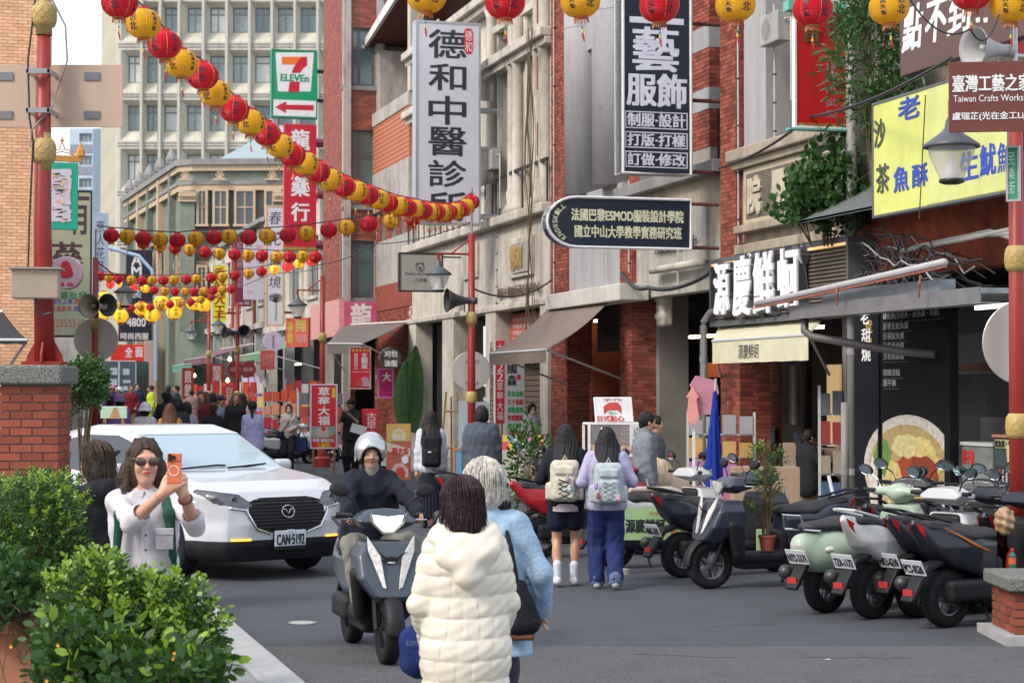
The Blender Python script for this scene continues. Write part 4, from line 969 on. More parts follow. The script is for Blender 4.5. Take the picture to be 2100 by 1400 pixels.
S.text('冬蟲夏草.', 105, 148, 627, 638, paint((.5, .08, .06)), y=-.01, bold=.02); S.text('鹿茸', 150, 182, 627, 638, paint((.1, .08, .4)), y=-.01, bold=.02); S.text('25555106', 113, 182, 654, 670, paint((.5, .10, .03)), y=-.01)
S.poly('telephone_icon', M_ink, [(97, 660), (99, 654), (108, 654), (111, 660), (108, 660), (110, 668), (96, 668), (99, 660)], (-.012, -.007))
S = Sign('blue_brush_sign', 'faded pale blue vertical sign with loose brush characters right of the olive board', 189, 221, 436, 560, 75, paint((.33, .40, .50)), .2); S.text('京人花藝', 196, 213, 450, 560, M_ink, vert=True)
S = Sign('peeling_sign', 'green framed sign with a cracked peeling pale panel and orange ornament on the left pole', 99, 158, 332, 470, 24, mat('sign_jade', (.01, .32, .20), .5, var=.05), .06)
random.seed(3); P = []
for k in range(30): P.append((99+(1.5 if k % 2 else 4)+rnd(0, 3), 347+k*3.7))
for k in range(30): P.append((142+rnd(-2, 3), 347+(29-k)*3.7))
S.poly('cracked_panel', mat('cracked_paint', (.55, .50, .55), .9, var=.12, vscale=8), P)
for k in range(34):
    x, y = rnd(101, 128), rnd(350, 450); w, h = rnd(8, 16), rnd(3, 9); S.poly('flake', mat('flake_tan', (.60, .45, .33), .9, var=.1), [(x, y), (x+w, y+rnd(-2, 2)), (x+w-2, y+h), (x+rnd(0, 3), y+h)], (-.009, -.0062)) if k < 12 else S.poly('crack', M_ink, [(x, y), (x+w, y+rnd(-3, 3)), (x+w, y+rnd(-2, 2)+.8), (x, y+.8)], (-.0095, -.0062))
q = MB(); b_ = S.Z(318); q.box(S.X(104), S.X(165), .0, .06, S.Z(330), b_); q.lathe([(.06, 0), (.05, .07), (.02, .13), (0, .2)], 6, (S.X(163), .03, b_)); q.build('ornament_bar', mat('orange_metal', (.5, .22, .03), .5), S.o)
q = MB(); cxo = S.X(125)
for sx in (-1, 1):
    q.tube([(cxo, .03, b_+.17), (cxo+sx*.03, .03, b_+.1), (cxo, .03, b_+.05), (cxo+sx*.1, .03, b_+.03), (cxo+sx*.16, .03, b_+.0)], .008, 5); q.tube([(cxo+sx*.02, .03, b_+.08), (cxo+sx*.09, .03, b_+.07), (cxo+sx*.14, .03, b_+.01)], .007, 5)
q.lathe([(.001, 0), (.025, .03), (0, .08)], 6, (cxo, .03, b_+.16)); q.build('scrollwork', MATS['orange_metal'], S.o)
# strawberry disc: plain fruit
p = at(137, 560, 50); o = thing('round_sign', 'round pink sign with a plain red strawberry beside the olive board', 'sign', p, 0); r = 34/FPX*50
MB().lathe([(.001, -.12), (r*.96, -.12), (r, -.09), (r, .1), (.001, .1)], 36, axis='y', cap=False).build('disc', paint((.62, .45, .52)), o); MB().lathe([(r*.86, .122), (r*.98, .122)], 36, axis='y', cap=False).build('rim', M_w, o)
k = r/34; F_ = lambda P: [(x*k, -z*k) for x, z in P]
MB().prism(F_([(0, -25), (-7, -22), (-13, -8), (-16, 2), (-12, 8), (0, 10), (12, 8), (16, 2), (13, -8), (7, -22)]), (-.14, -.125)).build('strawberry', paint((.6, .03, .05)), o)
q = MB()
for i in range(14): x, z = rnd(-9, 9), rnd(-15, 6); q.box(x*k, x*k+.015, -.145, -.141, -z*k, -z*k+.03)
q.build('seeds', paint((.5, .2, .1)), o)
for sx in (-1, 1): MB().prism(F_([(sx*4, 20), (sx*14, 20), (sx*17, 26), (sx*3, 26)] if sx > 0 else [(-14, 20), (-4, 20), (-3, 26), (-17, 26)]), (-.14, -.125)).build('red_patch', paint((.6, .05, .1)), o)
# ---- signs at upper right
S = Sign('jewellery_sign', 'red vertical sign with bronze characters and gold fretwork border beside the bamboo leaves', 1631, 1741, 22, 260, Yv(1735)-1.1, mat('sign_red_deep', (.48, .012, .012), .4, var=.08), .08, frame=(.02, M_w)); bz = mat('bronze', (.20, .12, .05), .45, metal=.5)
o = S.text('晉', 1644, 1684, 44, 86, bz, bold=.03, y=-.03); o = S.text('瑞', 1692, 1736, 38, 80, bz, bold=.03, y=-.03)
S.text('珠寶銀市批發', 1694, 1720, 100, 246, paint((.40, .22, .25)), vert=True, gap=.35); S.text('各式精品', 1664, 1678, 100, 200, paint((.47, .03, .03)), vert=True)
q = MB()
for i in range(26):
    for xx in (1633, 1733): z = S.Z(252-i*6); x = S.X(xx); q.box(x, x+.035, -.006, -.001, z, z+.008); q.box(x+(.027 if i % 2 else 0), x+(.035 if i % 2 else .008), -.006, -.001, z, z+.035)
for i in range(22): x = S.X(1636+i*4.6); q.box(x, x+.008, -.006, -.001, S.Z(256), S.Z(251)); q.box(x, x+.03, -.006, -.001, S.Z(256)+(.02 if i % 2 else 0), S.Z(256)+.008+(.02 if i % 2 else 0))
q.build('gold_fretwork', paint((.45, .28, .04)), S.o)
q = MB().box(-.1, S.w+.05, -.04, .12, S.Z(266), S.Z(262)); 
for k in range(4): q.lathe([(.05, 0), (.05, .05), (.01, .08)], 8, (.1+k*.25, .04, S.Z(262)))
q.build('lower_rail', mat('verdigris', (.15, .42, .36), .6), S.o); MB().box(-.12, S.w+.1, -.05, .14, S.Z(22), S.Z(2)).build('head_rail', MATS['verdigris'], S.o)
RZs = math.radians(-38)
S = Sign('yellow_signboard', 'large lemon yellow signboard with blue brush characters for squid soup under the brown sign', 1791, 2072, 214, 446, Yv(1791, 11.2), mat('lemon', (.60, .64, .17), .5, var=.1, vscale=2, stain=.12), .12, rz=RF, frame=(.02, M_alu))
MB().box(S.X(1905), S.w-.02, -.006, -.001, .03, S.h-.03).build('lighter_field', mat('lemon_pale', (.58, .61, .22), .5, var=.1, vscale=2, stain=.15), S.o)
bl = paint((.03, .07, .42)); bl2 = paint((.06, .07, .05))
S.text('老', 1846, 1890, 205, 250, bl, bold=.03, y=-.01); S.text('沙', 1796, 1818, 248, 305, bl2, bold=.02, y=-.01); S.text('茶', 1800, 1826, 340, 398, bl2, bold=.02, y=-.01); S.text('魚', 1836, 1866, 345, 395, bl, bold=.03, y=-.01); S.text('酥', 1874, 1906, 340, 385, bl, bold=.03, y=-.01)
S.text('生', 1972, 2010, 315, 372, bl, bold=.03, y=-.01); S.text('魷', 2014, 2046, 300, 362, bl, bold=.03, y=-.01); S.text('魚', 2050, 2070, 295, 355, bl, bold=.02, y=-.01)
S = Sign('brown_signboard', 'dark brown signboard with slanting white characters at the top right corner', 1846, 2112, -70, 158, Yv(1846, 11.1), mat('sign_brown', (.10, .05, .04), .4, var=.08), .15, rz=RF)
for ch, x0, x1, y0, y1 in (('點', 1857, 1895, 20, 108), ('不', 1903, 1945, 10, 92), ('到', 1950, 1995, -10, 76)): S.text(ch, x0, x1, y0, y1, M_w, bold=.03, shear=.15)
for x in (2006, 2022): S.poly('dot', M_w, [(x, 38), (x+9, 36), (x+8, 46), (x+1, 47)])
S = Sign('red_fret_sign', 'red sign with gold fret border half cut off by the right edge beside the loudspeaker', 2038, 2135, -60, 112, 22, MATS['sign_red_deep'], .1, frame=(.02, M_w)); S.text('珠寶', 2052, 2110, -30, 90, bz, vert=True)
S = Sign('road_name_sign', 'brown road sign naming a crafts workshop in white above the street lamp', 1946, 2135, 128, 272, 16.0, mat('road_brown', (.13, .035, .025), .4, var=.03), .02, rz=math.radians(-8), bv=.004)
S.text('臺灣工藝之家', 1957, 2118, 155, 190, M_w, bold=.02); S.text('Taiwan Crafts Workshop', 1958, 2128, 196, 214, M_w); S.text('盧瑞芷(光在金工Light', 1956, 2126, 231, 249, M_w, bold=.02)
S = Sign('alley_name_plate', 'small green street plate with white writing clamped to the right red pole', 2066, 2092, 302, 411, 16.2, mat('plate_green', (.02, .22, .13), .5), .01, rz=math.radians(-25), frame=(.008, M_steel), bv=.002); S.text('民樂街', 2068, 2084, 312, 400, paint((.35, .55, .45)), vert=True); 
# oyster shop sign with solid letters
sv = VF-.5
S = Sign('oyster_sign', 'dark slatted shop sign box with four thick white glowing characters', 1456, 1738, 536, 668, Yv(1456, sv), paint((.03, .03, .03)), .35, rz=RF, panel=False)
wS, hS = fa(1738, sv)-fa(1456, sv), S.h
q = MB().box(0, wS, .1, .35, 0, hS); q.build('back_box', paint((.03, .03, .03)), S.o)
for i in range(17): MB().box(.05, wS-.05, .06+.0, .1, .05+i*(hS-.1)/17, .05+i*(hS-.1)/17+(hS-.1)/17*.62).build('slat', mat('slat_brown', (.13, .11, .085), .5), S.o)
q = MB(); q.box(-.03, wS+.03, 0, .36, hS-.05, hS+.02); q.box(-.03, wS+.03, 0, .36, -.02, .05); q.box(-.03, .04, 0, .36, .05, hS-.05); q.box(wS-.04, wS+.03, 0, .36, .05, hS-.05); q.build('frame', M_alu, S.o)
MB().box(.06, wS-.06, -.0, .04, hS-.09, hS-.055).build('light_strip', mat('warm_strip', (.6, .4, .2), .5, emit=(1, .6, .25), est=.5), S.o)
lx = lambda px: (fa(px, sv)-fa(1456, sv))
for ch, x0, x1, z0, z1 in (('源', 1480, 1508, .16, .92), ('慶', 1520, 1552, .12, 1.02), ('鮮', 1562, 1600, .12, 1.0), ('蚵', 1612, 1652, .12, .98)):
    o = letters(S.o, ch, lx(x0), lx(x1)+.03, z0*hS*.96, min(z1, .97)*hS, -.14, mat('white_acrylic', (.78, .78, .82), .35, emit=(1, 1, 1), est=.12), bold=.022)
    o2 = letters(S.o, ch, lx(x0)-.012, lx(x1)+.042, z0*hS*.96-.02, min(z1, .97)*hS+.02, -.11, mat('letter_shell', (.10, .11, .14), .4), bold=.035, name='letter_shell')
    sd = o2.modifiers.new('s', 'SOLIDIFY'); sd.thickness = .17; sd.offset = -1; sd.use_even_offset = False
    o3 = letters(S.o, ch, lx(x0), lx(x1)+.03, z0*hS*.96, min(z1, .97)*hS, -.135, mat('letter_side', (.6, .6, .62), .4, emit=(1, .9, .8), est=.1), bold=.022, name='letter_body')
    sd = o3.modifiers.new('s', 'SOLIDIFY'); sd.thickness = .2; sd.offset = -1
S.poly('red_stamp', M_w, [(1655, 660), (1685, 657), (1685, 606), (1655, 610)], (-.01, .05)) if False else None
# ---- awnings
def awning(label, pts, m, valance=.25, arms=None, name='awning', n=9, sag=.03, stripe=None):
    """pts: wall-left, wall-right, front-right, front-left (world)"""
    o = thing(name, label, 'awning', (0, 0, 0)); a, b_, c, d = [Vector(p) for p in pts]; rows = []
    c0 = (a+b_+c+d)/4; o.location = (c0.x, c0.y, 0); off = Vector((c0.x, c0.y, 0))
    for i in range(13):
        t = i/12; r = []
        for j in range(17):
            s = j/16; p = (a*(1-s)+b_*s)*(1-t)+(d*(1-s)+c*s)*t; p = p-Vector((0, 0, sag*math.sin(PI*t)+.012*math.sin(s*34)*t))-off; r.append(p)
        rows.append(r)
    q = MB().grid(rows); ob = q.build('canopy', m, o, smooth=True); sd = ob.modifiers.new('s', 'SOLIDIFY'); sd.thickness = .008
    if valance:
        r1 = rows[-1]; q = MB().grid([r1, [p-Vector((0, 0, valance))+Vector((0, 0, .01*math.sin(j*2.1))) for j, p in enumerate(r1)]]); ob = q.build('valance', m, o); sd = ob.modifiers.new('s', 'SOLIDIFY'); sd.thickness = .008
    MB().tube([a-off, b_-off], .04, 8).build('roller', paint((.55, .53, .48)), o); MB().tube([d-off, c-off], .025, 8).build('front_bar', M_aluL, o)
    for p, w in ((c, b_), (d, a)): MB().tube([p-off, w-off-Vector((0, 0, (w-p).z+.35+.2)) if arms is None else Vector(arms[0 if p is c else 1])-off], .022, 8).build('arm', M_aluL, o)
    return o
brn = mat('awning_brown', (.20, .155, .13), .8, var=.08, vscale=3, bump=.1, stain=.15)
wl, wr = onv(1145, 612, VF-.1), onv(1268, 598, VF-.1)
fr, fl = onv(1120, 720, VF-2.0), onv(1004, 722, VF-2.0); fl.z = fr.z = (fr.z+fl.z)/2
awning('large brown fabric awning sloping out over the snack stall in front of the red pillars', [wl, wr, fr, fl], brn, .24, sag=.12, arms=(onv(1270, 775, VF), onv(1165, 790, VF)))
crm = mat('awning_cream', (.56, .54, .38), .8, var=.1, stain=.2)
wl, wr = onv(1478, 690, VF), onv(1700, 668, VF); fl, fr = onv(1462, 705, VF-.95), onv(1658, 680, VF-.95); fl.z = fr.z = (fl.z+fr.z)/2; wl.z = wr.z = fl.z+.42
aw = awning('cream fabric awning with a short valance printed with the oyster shop name', [wl, wr, fr, fl], crm, .36)
o = letters(None, '源慶鮮蚵', 0, .8, 0, .22, 0, M_ink); o.parent = aw; d_ = (fr-fl).normalized(); p = fl+(fr-fl)*.30; o.location = (p.x-aw.location.x-V.x*.02, p.y-aw.location.y-V.y*.02, fl.z-.30); o.rotation_euler.z = RF
wl, wr = onv(700, 690, VF-1.0), onv(775, 665, VF-.9); fl, fr = onv(672, 700, 9.7), onv(742, 700, 9.7); fl.z = fr.z = (fl.z+fr.z)/2; wl.z = wr.z = fl.z+.75
awning('grey brown striped awning under the pink fascia', [wl, onv(838, 660, VF), onv(742, 705, 10.2), fl], mat('awning_grey', (.15, .13, .12), .8, var=.1), .28)
def awn2(label, x0, x1, yw, yf, m, dv=1.6, val=.22):
    a, b_ = onv(x0, yw, VF), onv(x1, yw, VF); c = U*a.dot(U)+V*(VF-dv); d = U*b_.dot(U)+V*(VF-dv); zf = onv(x0, yf, VF-dv).z
    zw = zf+.55; a.z = b_.z = zw; c.z = d.z = zf; return awning(label, [a, b_, d, c], m, val)
awn2('faded green awning over the shop with the hanging duct pipe', 585, 655, 705, 718, mat('awning_green', (.14, .26, .16), .8, var=.15), 2.0)
awn2('purple brown awning over the far souvenir shops', 452, 520, 700, 728, mat('awning_purple', (.20, .10, .13), .8, var=.1), 1.8, .3)
awn2('teal green awning behind the purple awning', 425, 470, 720, 742, mat('awning_teal', (.10, .32, .24), .8, var=.1), 1.8, .35)
# metal gutter canopy and bundled pipe at right
gv = 10.6
g = thing('gutter_canopy', 'dented grey metal gutter canopy with an orange stained pipe strapped above it', 'canopy', (0, 0, 0)); A = onv(1620, 650, gv); Bp = onv(2010, 605, gv); zc2 = (A.z+Bp.z)/2; L = (Bp-A); L.z = 0
g.location = (A.x, A.y, zc2); g.rotation_euler.z = RF; Lg = L.length
q = MB()
for x0, x1 in ((0, Lg*.2), (Lg*.2, Lg*.55), (Lg*.55, Lg)): q.box(x0, x1, -.01, .01, -.06, .12); 
q.box(0, Lg, .01, .25, -.06, -.045); q.box(0, .015, 0, .25, -.05, .1); q.build('gutter', mat('galvanised', (.20, .20, .21), .5, metal=.3, var=.2, vscale=4), g)
MB().box(.3, Lg-.5, .26, 1.9, .08, .14).build('roof_sheet', mat('grey_sheet', (.17, .19, .21), .6, var=.2), g)
q = MB(); q.box(.9, Lg-1.0, .05, .25, .12, .26); q.build('sheet_upstand', MATS['grey_sheet'], g)
pp = [(-.9, -.1, .18), (0, -.1, .22), (Lg*.5, -.1, .33), (Lg-.6, -.1, .42)]
MB().tube(pp, .045, 10).build('pipe', mat('pvc_grey', (.36, .35, .36), .5, var=.1), g, smooth=True)
MB().tube([(p[0]+rnd(-.1, .1), p[1]-.02, p[2]-.055) for p in pp], [.01, .016, .014, .01], 6).build('torn_wrap', mat('orange_wrap', (.30, .10, .07), .8, var=.4, vscale=20), g)
for x in (Lg*.35, Lg*.78): MB().tube([(x, -.13, .3), (x+.02, -.16, .2), (x-.03, -.14, .05)], .014, 5).build('torn_strip', MATS['orange_wrap'], g)
MB().tube([(.25, .1, -.05), (.25, .1, -.22), (.4, .14, -.3), (1.3, .9, -.5), (1.75, 1.2, -.55)], .055, 10).build('downpipe', mat('pipe_dark', (.10, .095, .09), .5), g, smooth=True)
MB().box(Lg*.85, Lg+.5, .35, .4, -.1, -.05).build('lamp_tube', mat('tube_lamp', (.8, .8, .8), .5, emit=(1, .98, .95), est=.9), g)
# grey vertical pipes
def vpipe(label, px, y0, y1, v, r, bend=None):
    p = onv(px, 800, v); o = thing('drainpipe', label, 'pipe', (p.x, p.y, 0), RF); z0 = onv(px, y1, v).z; z1 = onv(px, y0, v).z
    P = [(0, 0, max(z0, .1)), (0, 0, z1)]+(bend or []) 
    MB().tube([(a, b_, c if i < 2 else z1+c) for i, (a, b_, c) in enumerate(P)], r, 12).build('pipe', mat('pipe_grey', (.24, .235, .23), .6, var=.12, vscale=2), o, smooth=True)
    for z in np.arange(max(z0, .1)+.6, z1, 1.7): MB().lathe([(r+.008, 0), (r+.008, .09)], 12, (0, 0, z)).build('coupling', MATS['pipe_grey'], o)
vpipe('tall grey drainpipe running the full height between the beige and the weathered house', 1748, -60, 1060, 12.2, .075)
vpipe('grey drainpipe with an elbow top beside the brick pillar and the blue umbrella', 1443, 668, 1040, 11.9, .06, [(0, 0, .05), (.05, .1, .22), (.2, .35, .3)])
vpipe('short grey drainpipe to the left of the tall one', 1733, 825, 1060, 12.1, .06)
vpipe('slanting grey pipe leaning beside the elbow drainpipe', 1432, 780, 1030, 11.7, .05)
# gas meter and notice
p = onv(1570, 820, VF+.9); o = thing('gas_meter', 'cream gas meter on the brick wall above the printed notice', 'meter', p, RF); bevel(MB().box(-.13, .13, 0, .14, -.06, .16).build('case', paint((.38, .37, .31)), o), .03); MB().box(-.06, .06, -.006, 0, .03, .09).build('dial', M_ink, o); MB().tube([(-.08, .07, .16), (-.08, .07, .35), (-.2, .07, .38)], .02).build('inlet_pipe', M_aluL, o)
S = Sign('notice', 'small white notice with black print under the gas meter', 1541, 1588, 872, 908, Yv(1541, VF+.85), paint((.42, .40, .47)), .01, rz=RF, bv=.001)
q = MB(); q.box(.02, S.w-.02, -.004, -.001, .02, .03); q.box(.02, S.w-.02, -.004, -.001, S.h-.03, S.h-.02); q.box(.02, .03, -.004, -.001, .03, S.h-.03); q.box(S.w-.03, S.w-.02, -.004, -.001, .03, S.h-.03); q.build('border', M_ink, S.o)
letters(S.o, '源慶鮮蚵', .1, S.w-.1, S.h-.12, S.h-.05, -.004, M_ink)
# ---- street level boards
def board(name, label, x0, x1, y0, y1, Y, m, legs=True, rz=0, **k):
    S = Sign(name, label, x0, x1, y0, y1, Y, m, .04, rz=rz, **k)
    if legs:
        z = S.o.location.z
        for x in (.06, S.w-.06): MB().box(x-.02, x+.02, .0, .04, -z, 0).build('leg', mat('wood_leg', (.25, .12, .06), .7), S.o)
    return S
S = board('strawberry_banner', 'tall red standing banner with white characters above a picture of a rice cake', 637, 691, 788, 919, 44.5, M_redp, frame=(.02, paint((.6, .5, .62))))
S.text('草莓大福', 653, 676, 793, 872, M_w, vert=True, bold=.03); S.box('picture', paint((.20, .32, .28)), 640, 688, 874, 898, -.006, -.001)
S.poly('rice_cake', paint((.5, .35, .33)), [(650, 896), (649, 882), (656, 876), (668, 876), (674, 882), (675, 896)], (-.01, -.006)); S.poly('berry', paint((.45, .02, .02)), [(658, 880), (661, 874), (668, 876), (669, 881), (663, 884)], (-.012, -.01)); S.poly('leaf', paint((.4, .08, .03)), [(672, 898), (688, 888), (688, 898)], (-.01, -.006))
S.text('榮獲 網路評比', 642, 686, 899, 906, M_w, bold=.02); S.text('五顆星', 650, 678, 908, 917, paint((.6, .45, .02)), bold=.03); S.poly('yellow_tab', paint((.6, .45, .02)), [(681, 796), (685, 794), (688, 796), (688, 815), (681, 815)])
S = Sign('five_star_banner', 'hanging red banner with five gold stars and a strawberry rice cake picture', 717, 760, 711, 797, 50, M_redp, .05, frame=(.02, M_conc))
S.text('★★★★★', 721, 758, 714, 721, paint((.6, .45, .05))); S.text('五顆星', 741, 754, 724, 756, M_w, vert=True, bold=.03); S.text('榮獲網路評比', 726, 734, 724, 758, M_w, vert=True); S.text('Strawberry Daifuku', 722, 757, 761, 764, M_w)
S.poly('rice_cake', paint((.42, .28, .35)), [(738, 792), (737, 781), (744, 773), (752, 773), (758, 781), (758, 792)]); S.poly('cut_berry', paint((.5, .06, .04)), [(730, 790), (732, 780), (740, 778), (744, 784), (742, 792)], (-.012, -.007))
p = at(800, 735, 52); o = thing('round_sign', 'round black sign with white characters hanging in front of the magenta board', 'sign', p, YAW); r = 22/FPX*52
MB().lathe([(.001, -.1), (r, -.1), (r, .1), (.001, .1)], 28, axis='y', cap=False).build('disc', paint((.05, .045, .04)), o); MB().lathe([(r*.93, .103), (r*1.02, .103)], 28, axis='y', cap=False).build('rim', M_w, o)
letters(o, '刈包', -r*.62, r*.62, .04, r*.75, -.105, M_w, bold=.03); letters(o, '油飯', -r*.62, r*.62, -r*.75, -.04, -.105, M_w, bold=.03)
S = Sign('magenta_board', 'magenta and red board with one white character beneath the round black sign', 776, 806, 756, 815, 53, paint((.42, .01, .12)), .05, frame=(.02, paint((.5, .2, .5)))); S.text('大', 784, 802, 764, 781, M_w, bold=.03)
S = board('pineapple_poster', 'standing poster with a rice cake on yellow and a strawberry rice cake below', 792, 843, 868, 984, 38, paint((.40, .10, .06)), legs=False)
S.box('yellow_half', paint((.55, .38, .10)), 793, 842, 869, 905, -.006, -.001); S.poly('rice_cake', paint((.6, .55, .42)), [(805, 902), (803, 892), (808, 882), (818, 878), (828, 882), (833, 892), (831, 902)], (-.012, -.006)); S.poly('butter', paint((.6, .42, .08)), [(812, 886), (822, 882), (826, 888), (816, 891)], (-.016, -.012))
S.poly('cream_band', paint((.6, .5, .40)), [(793, 906), (842, 920), (842, 936), (793, 924)], (-.008, -.001)); S.text('福大金', 804, 838, 917, 931, paint((.5, .03, .02)), bold=.04, y=-.012, shear=0)
S.poly('rice_cake', paint((.55, .42, .40)), [(806, 976), (803, 962), (812, 950), (826, 949), (837, 960), (838, 978)]); S.poly('cut_berry', paint((.5, .04, .03)), [(813, 974), (812, 964), (818, 957), (827, 958), (832, 968), (830, 978)], (-.012, -.007)); S.poly('white_seal', M_w, [(824, 938), (828, 934), (834, 934), (838, 938), (838, 946), (834, 950), (828, 950), (824, 946)], (-.012, -.007))
S = board('clinic_list_sign', 'white vertical clinic sign with green and red lines left of the brown awning', 1037, 1076, 735, 908, 41.5, paint((.50, .53, .55)), legs=True); S.text('國森', 1041, 1059, 742, 792, M_ink, vert=True, bold=.03)
for i, (t, c) in enumerate([('針灸治療', (.02, .35, .08)), ('五十肩痛', (.5, .02, .03)), ('運動傷害', (.02, .35, .08)), ('骨刺腰痛', (.5, .02, .03)), ('鼻子過敏', (.02, .35, .08)), ('過敏', (.5, .02, .03))]): S.text(t, 1041, 1073, 801+i*16.5, 813+i*16.5, paint(c), bold=.03)
S.poly('red_seal', M_redp, [(1060, 768), (1068, 768), (1068, 778), (1060, 778)])
S = board('red_vertical_board', 'narrow red vertical board with white characters left of the clinic list sign', 1016, 1035, 698, 868, 42, M_redp); S.text('大福22草莓大福', 1019, 1032, 703, 862, M_w, vert=True)
S = board('white_vertical_strip', 'thin white strip with black characters left of the red vertical board', 1004, 1012, 700, 905, 42.5, paint((.5, .5, .48))); S.text('有餘健康日日安', 1005, 1011, 710, 900, M_ink, vert=True)
S = Sign('orange_notice', 'orange notice board covered in small white characters under the clinic lettering', 1046, 1113, 646, 740, Yv(1046, VF+.3), mat('orange_board', (.50, .10, .05), .6), .04, rz=RF)
for i in range(6): S.text('中醫針灸推拿專治', 1052, 1108, 652+i*13, 662+i*13, M_w)
S = Sign('slanted_red_sign', 'weathered red shop sign with yellow and pale characters above the green awning', 586, 632, 652, 712, 58, mat('sign_coral', (.52, .10, .07), .5, var=.15), .12, rz=math.radians(-30))
S.text('蔘藥', 590, 601, 660, 705, paint((.5, .36, .05)), vert=True, bold=.03); S.text('百年老店', 606, 627, 655, 680, paint((.5, .45, .12)), bold=.02); S.text('蔘茸燕窩中藥材', 606, 629, 685, 703, paint((.55, .25, .2)), bold=.02)
p = at(560, 700, 66); o = thing('round_sign', 'small round lilac sign with thin black writing hanging beneath the lotus banner', 'sign', p, YAW); r = .34
MB().lathe([(.001, -.08), (r, -.08), (r, .08), (.001, .08)], 28, axis='y', cap=False).build('disc', paint((.52, .48, .60)), o); letters(o, '春花夢境', -.04, .04, -.24, .2, -.085, M_ink, vert=True)
S = Sign('coral_banner', 'short coral red cloth banner left of the green awning', 534, 563, 718, 758, 64, MATS['sign_coral'], .03); S.text('批發零售', 538, 560, 724, 750, paint((.6, .3, .3)))
for i, (x, lab) in enumerate(((482, 'left of a pair of round maroon signs behind the far lamp post'), (508, 'right of a pair of round maroon signs behind the far lamp post'))):
    p = at(x, 757, 64+i); o = thing('round_sign', lab, 'sign', p, YAW, 'round maroon signs'); r = .27
    MB().lathe([(.001, -.06), (r, -.06), (r, .06), (.001, .06)], 28, axis='y', cap=False).build('disc', paint((.20, .03, .03)), o); MB().lathe([(r*.94, .063), (r*1.03, .063)], 28, axis='y', cap=False).build('rim', paint((.5, .42, .36)), o); letters(o, '福來', -.18, .18, -.07, .07, -.065, paint((.5, .4, .3)))
for i, (x0, x1, y0, y1, Y, t, lab) in enumerate([(456, 484, 790, 836, 66, '豆花', 'red cloth banner on a pole leaning over the crowd near the far lamp post'), (424, 442, 782, 832, 72, '湯圓', 'red cloth banner farther off behind the lemon coloured top'), (373, 398, 754, 818, 84, '煎餅', 'dark red vertical shop board with small gold characters between the far doorways'), (430, 460, 746, 786, 78, '堅果', 'dark red board with white characters under the teal awning')]):
    S = Sign('red_banner', lab, x0, x1, y0, y1, Y, paint((.50, .03, .03) if i < 2 else (.28, .02, .02)), .03, rz=YAW+rnd(-.2, .2)); S.text(t, x0+6, x1-6, y0+4, y1-4, paint((.6, .5, .45)), vert=True, bold=.02)
# easel and leaning boards by the lamp post
S = board('standing_red_poster', 'red standing poster with large pale letters behind the man taking a photo', 742, 776, 838, 905, 45, paint((.50, .02, .03))); S.text('古早味', 752, 772, 845, 900, M_w, vert=True)
S = board('blue_leaning_board', 'plain blue grey board leaning against the lamp post', 940, 966, 822, 935, 36, paint((.27, .31, .36)), legs=False, rz=-.2)
S = board('second_leaning_board', 'plain pale blue board standing right of the lamp post', 972, 1003, 824, 860, 38, paint((.30, .34, .38)), legs=True)
S = board('low_blue_poster', 'small blue poster in a wooden frame at ground level behind the student with black backpack', 930, 960, 920, 985, 35, paint((.10, .25, .42)), legs=False, frame=(.03, mat('wood_frame', (.35, .16, .08), .7)))
q0 = at(925, 940, 40); o = thing('easel', 'light wooden easel standing in front of the granite column', 'easel', (q0.x, q0.y, 0))
for a, c in (((-.25, 0, 0), (-.1, 0, 1.9)), ((.3, 0, 0), (.12, 0, 1.9)), ((0, .5, 0), (0, .05, 1.8)), ((-.22, -.03, .75), (.26, -.03, .75)), ((-.13, -.02, 1.5), (.16, -.02, 1.5))): MB().tube([a, c], .022, 6).build('leg' if a[2] == 0 else 'rail', mat('wood_light', (.45, .25, .12), .7), o)
S = board('store_poster', 'white street poster with orange and green shapes behind the brick pillar', 140, 172, 806, 852, 50, M_w); S.box('orange_bar', paint((.7, .15, .02)), 150, 170, 812, 821, -.006, -.001); S.text('茶', 152, 168, 836, 850, paint((.02, .3, .08)), bold=.04)
S = board('green_bench_board', 'pale green printed board with a brown loaf shape in front of the far crowd', 206, 261, 833, 858, 27.5, paint((.40, .55, .40)), rz=.05); S.poly('loaf_print', paint((.40, .22, .10)), [(224, 858), (234, 836), (240, 836), (248, 858)])
# ================================================================ red poles, lamps, lanterns
M_pole = mat('pole_red', (.26, .022, .015), .45, var=.08, vscale=4); M_gold = mat('gold_paint', (.42, .30, .10), .45, var=.12, vscale=20, bump=.4, bscale=60)
M_lampcap = mat('lamp_cap', (.075, .085, .10), .4); M_lampglass = mat('lamp_glass', (.66, .66, .64), .2, alpha=.5, var=0); M_lampcone = mat('lamp_cone', (.8, .79, .76), .4, emit=(1, .97, .9), est=.15)
def knob_bm(r=.1, h=.22):
    q = MB(); q.lathe([(r*.62, -h*.55-.06), (r*.66, -h*.55-.06), (r*.66, -h*.5), (r*.85, -h*.46), (r, -h*.3), (r*1.02, 0), (r*.98, h*.3), (r*.8, h*.48), (r*.62, h*.52), (r*.62, h*.52+.05)], 20, cap=False)
    for k in range(10):
        for d in (-1, 1): q.tube([(r*1.0*math.cos(a)*(1-.12*abs(t)**3), r*1.0*math.sin(a)*(1-.12*abs(t)**3), t*h*.38) for t, a in [(t, 2*PI*k/10+d*t*.6) for t in (-1, -.5, 0, .5, 1)]], .006, 4)
    return q
KN = knob_bm().mesh('knob', M_gold, True)
ln = MB().lathe([(.03, .14), (.05, .1), (.06, .04), (.10, .0), (.24, -.1), (.245, -.125), (.22, -.125)], 24, cap=False).mesh('lamp_cap', M_lampcap, True)
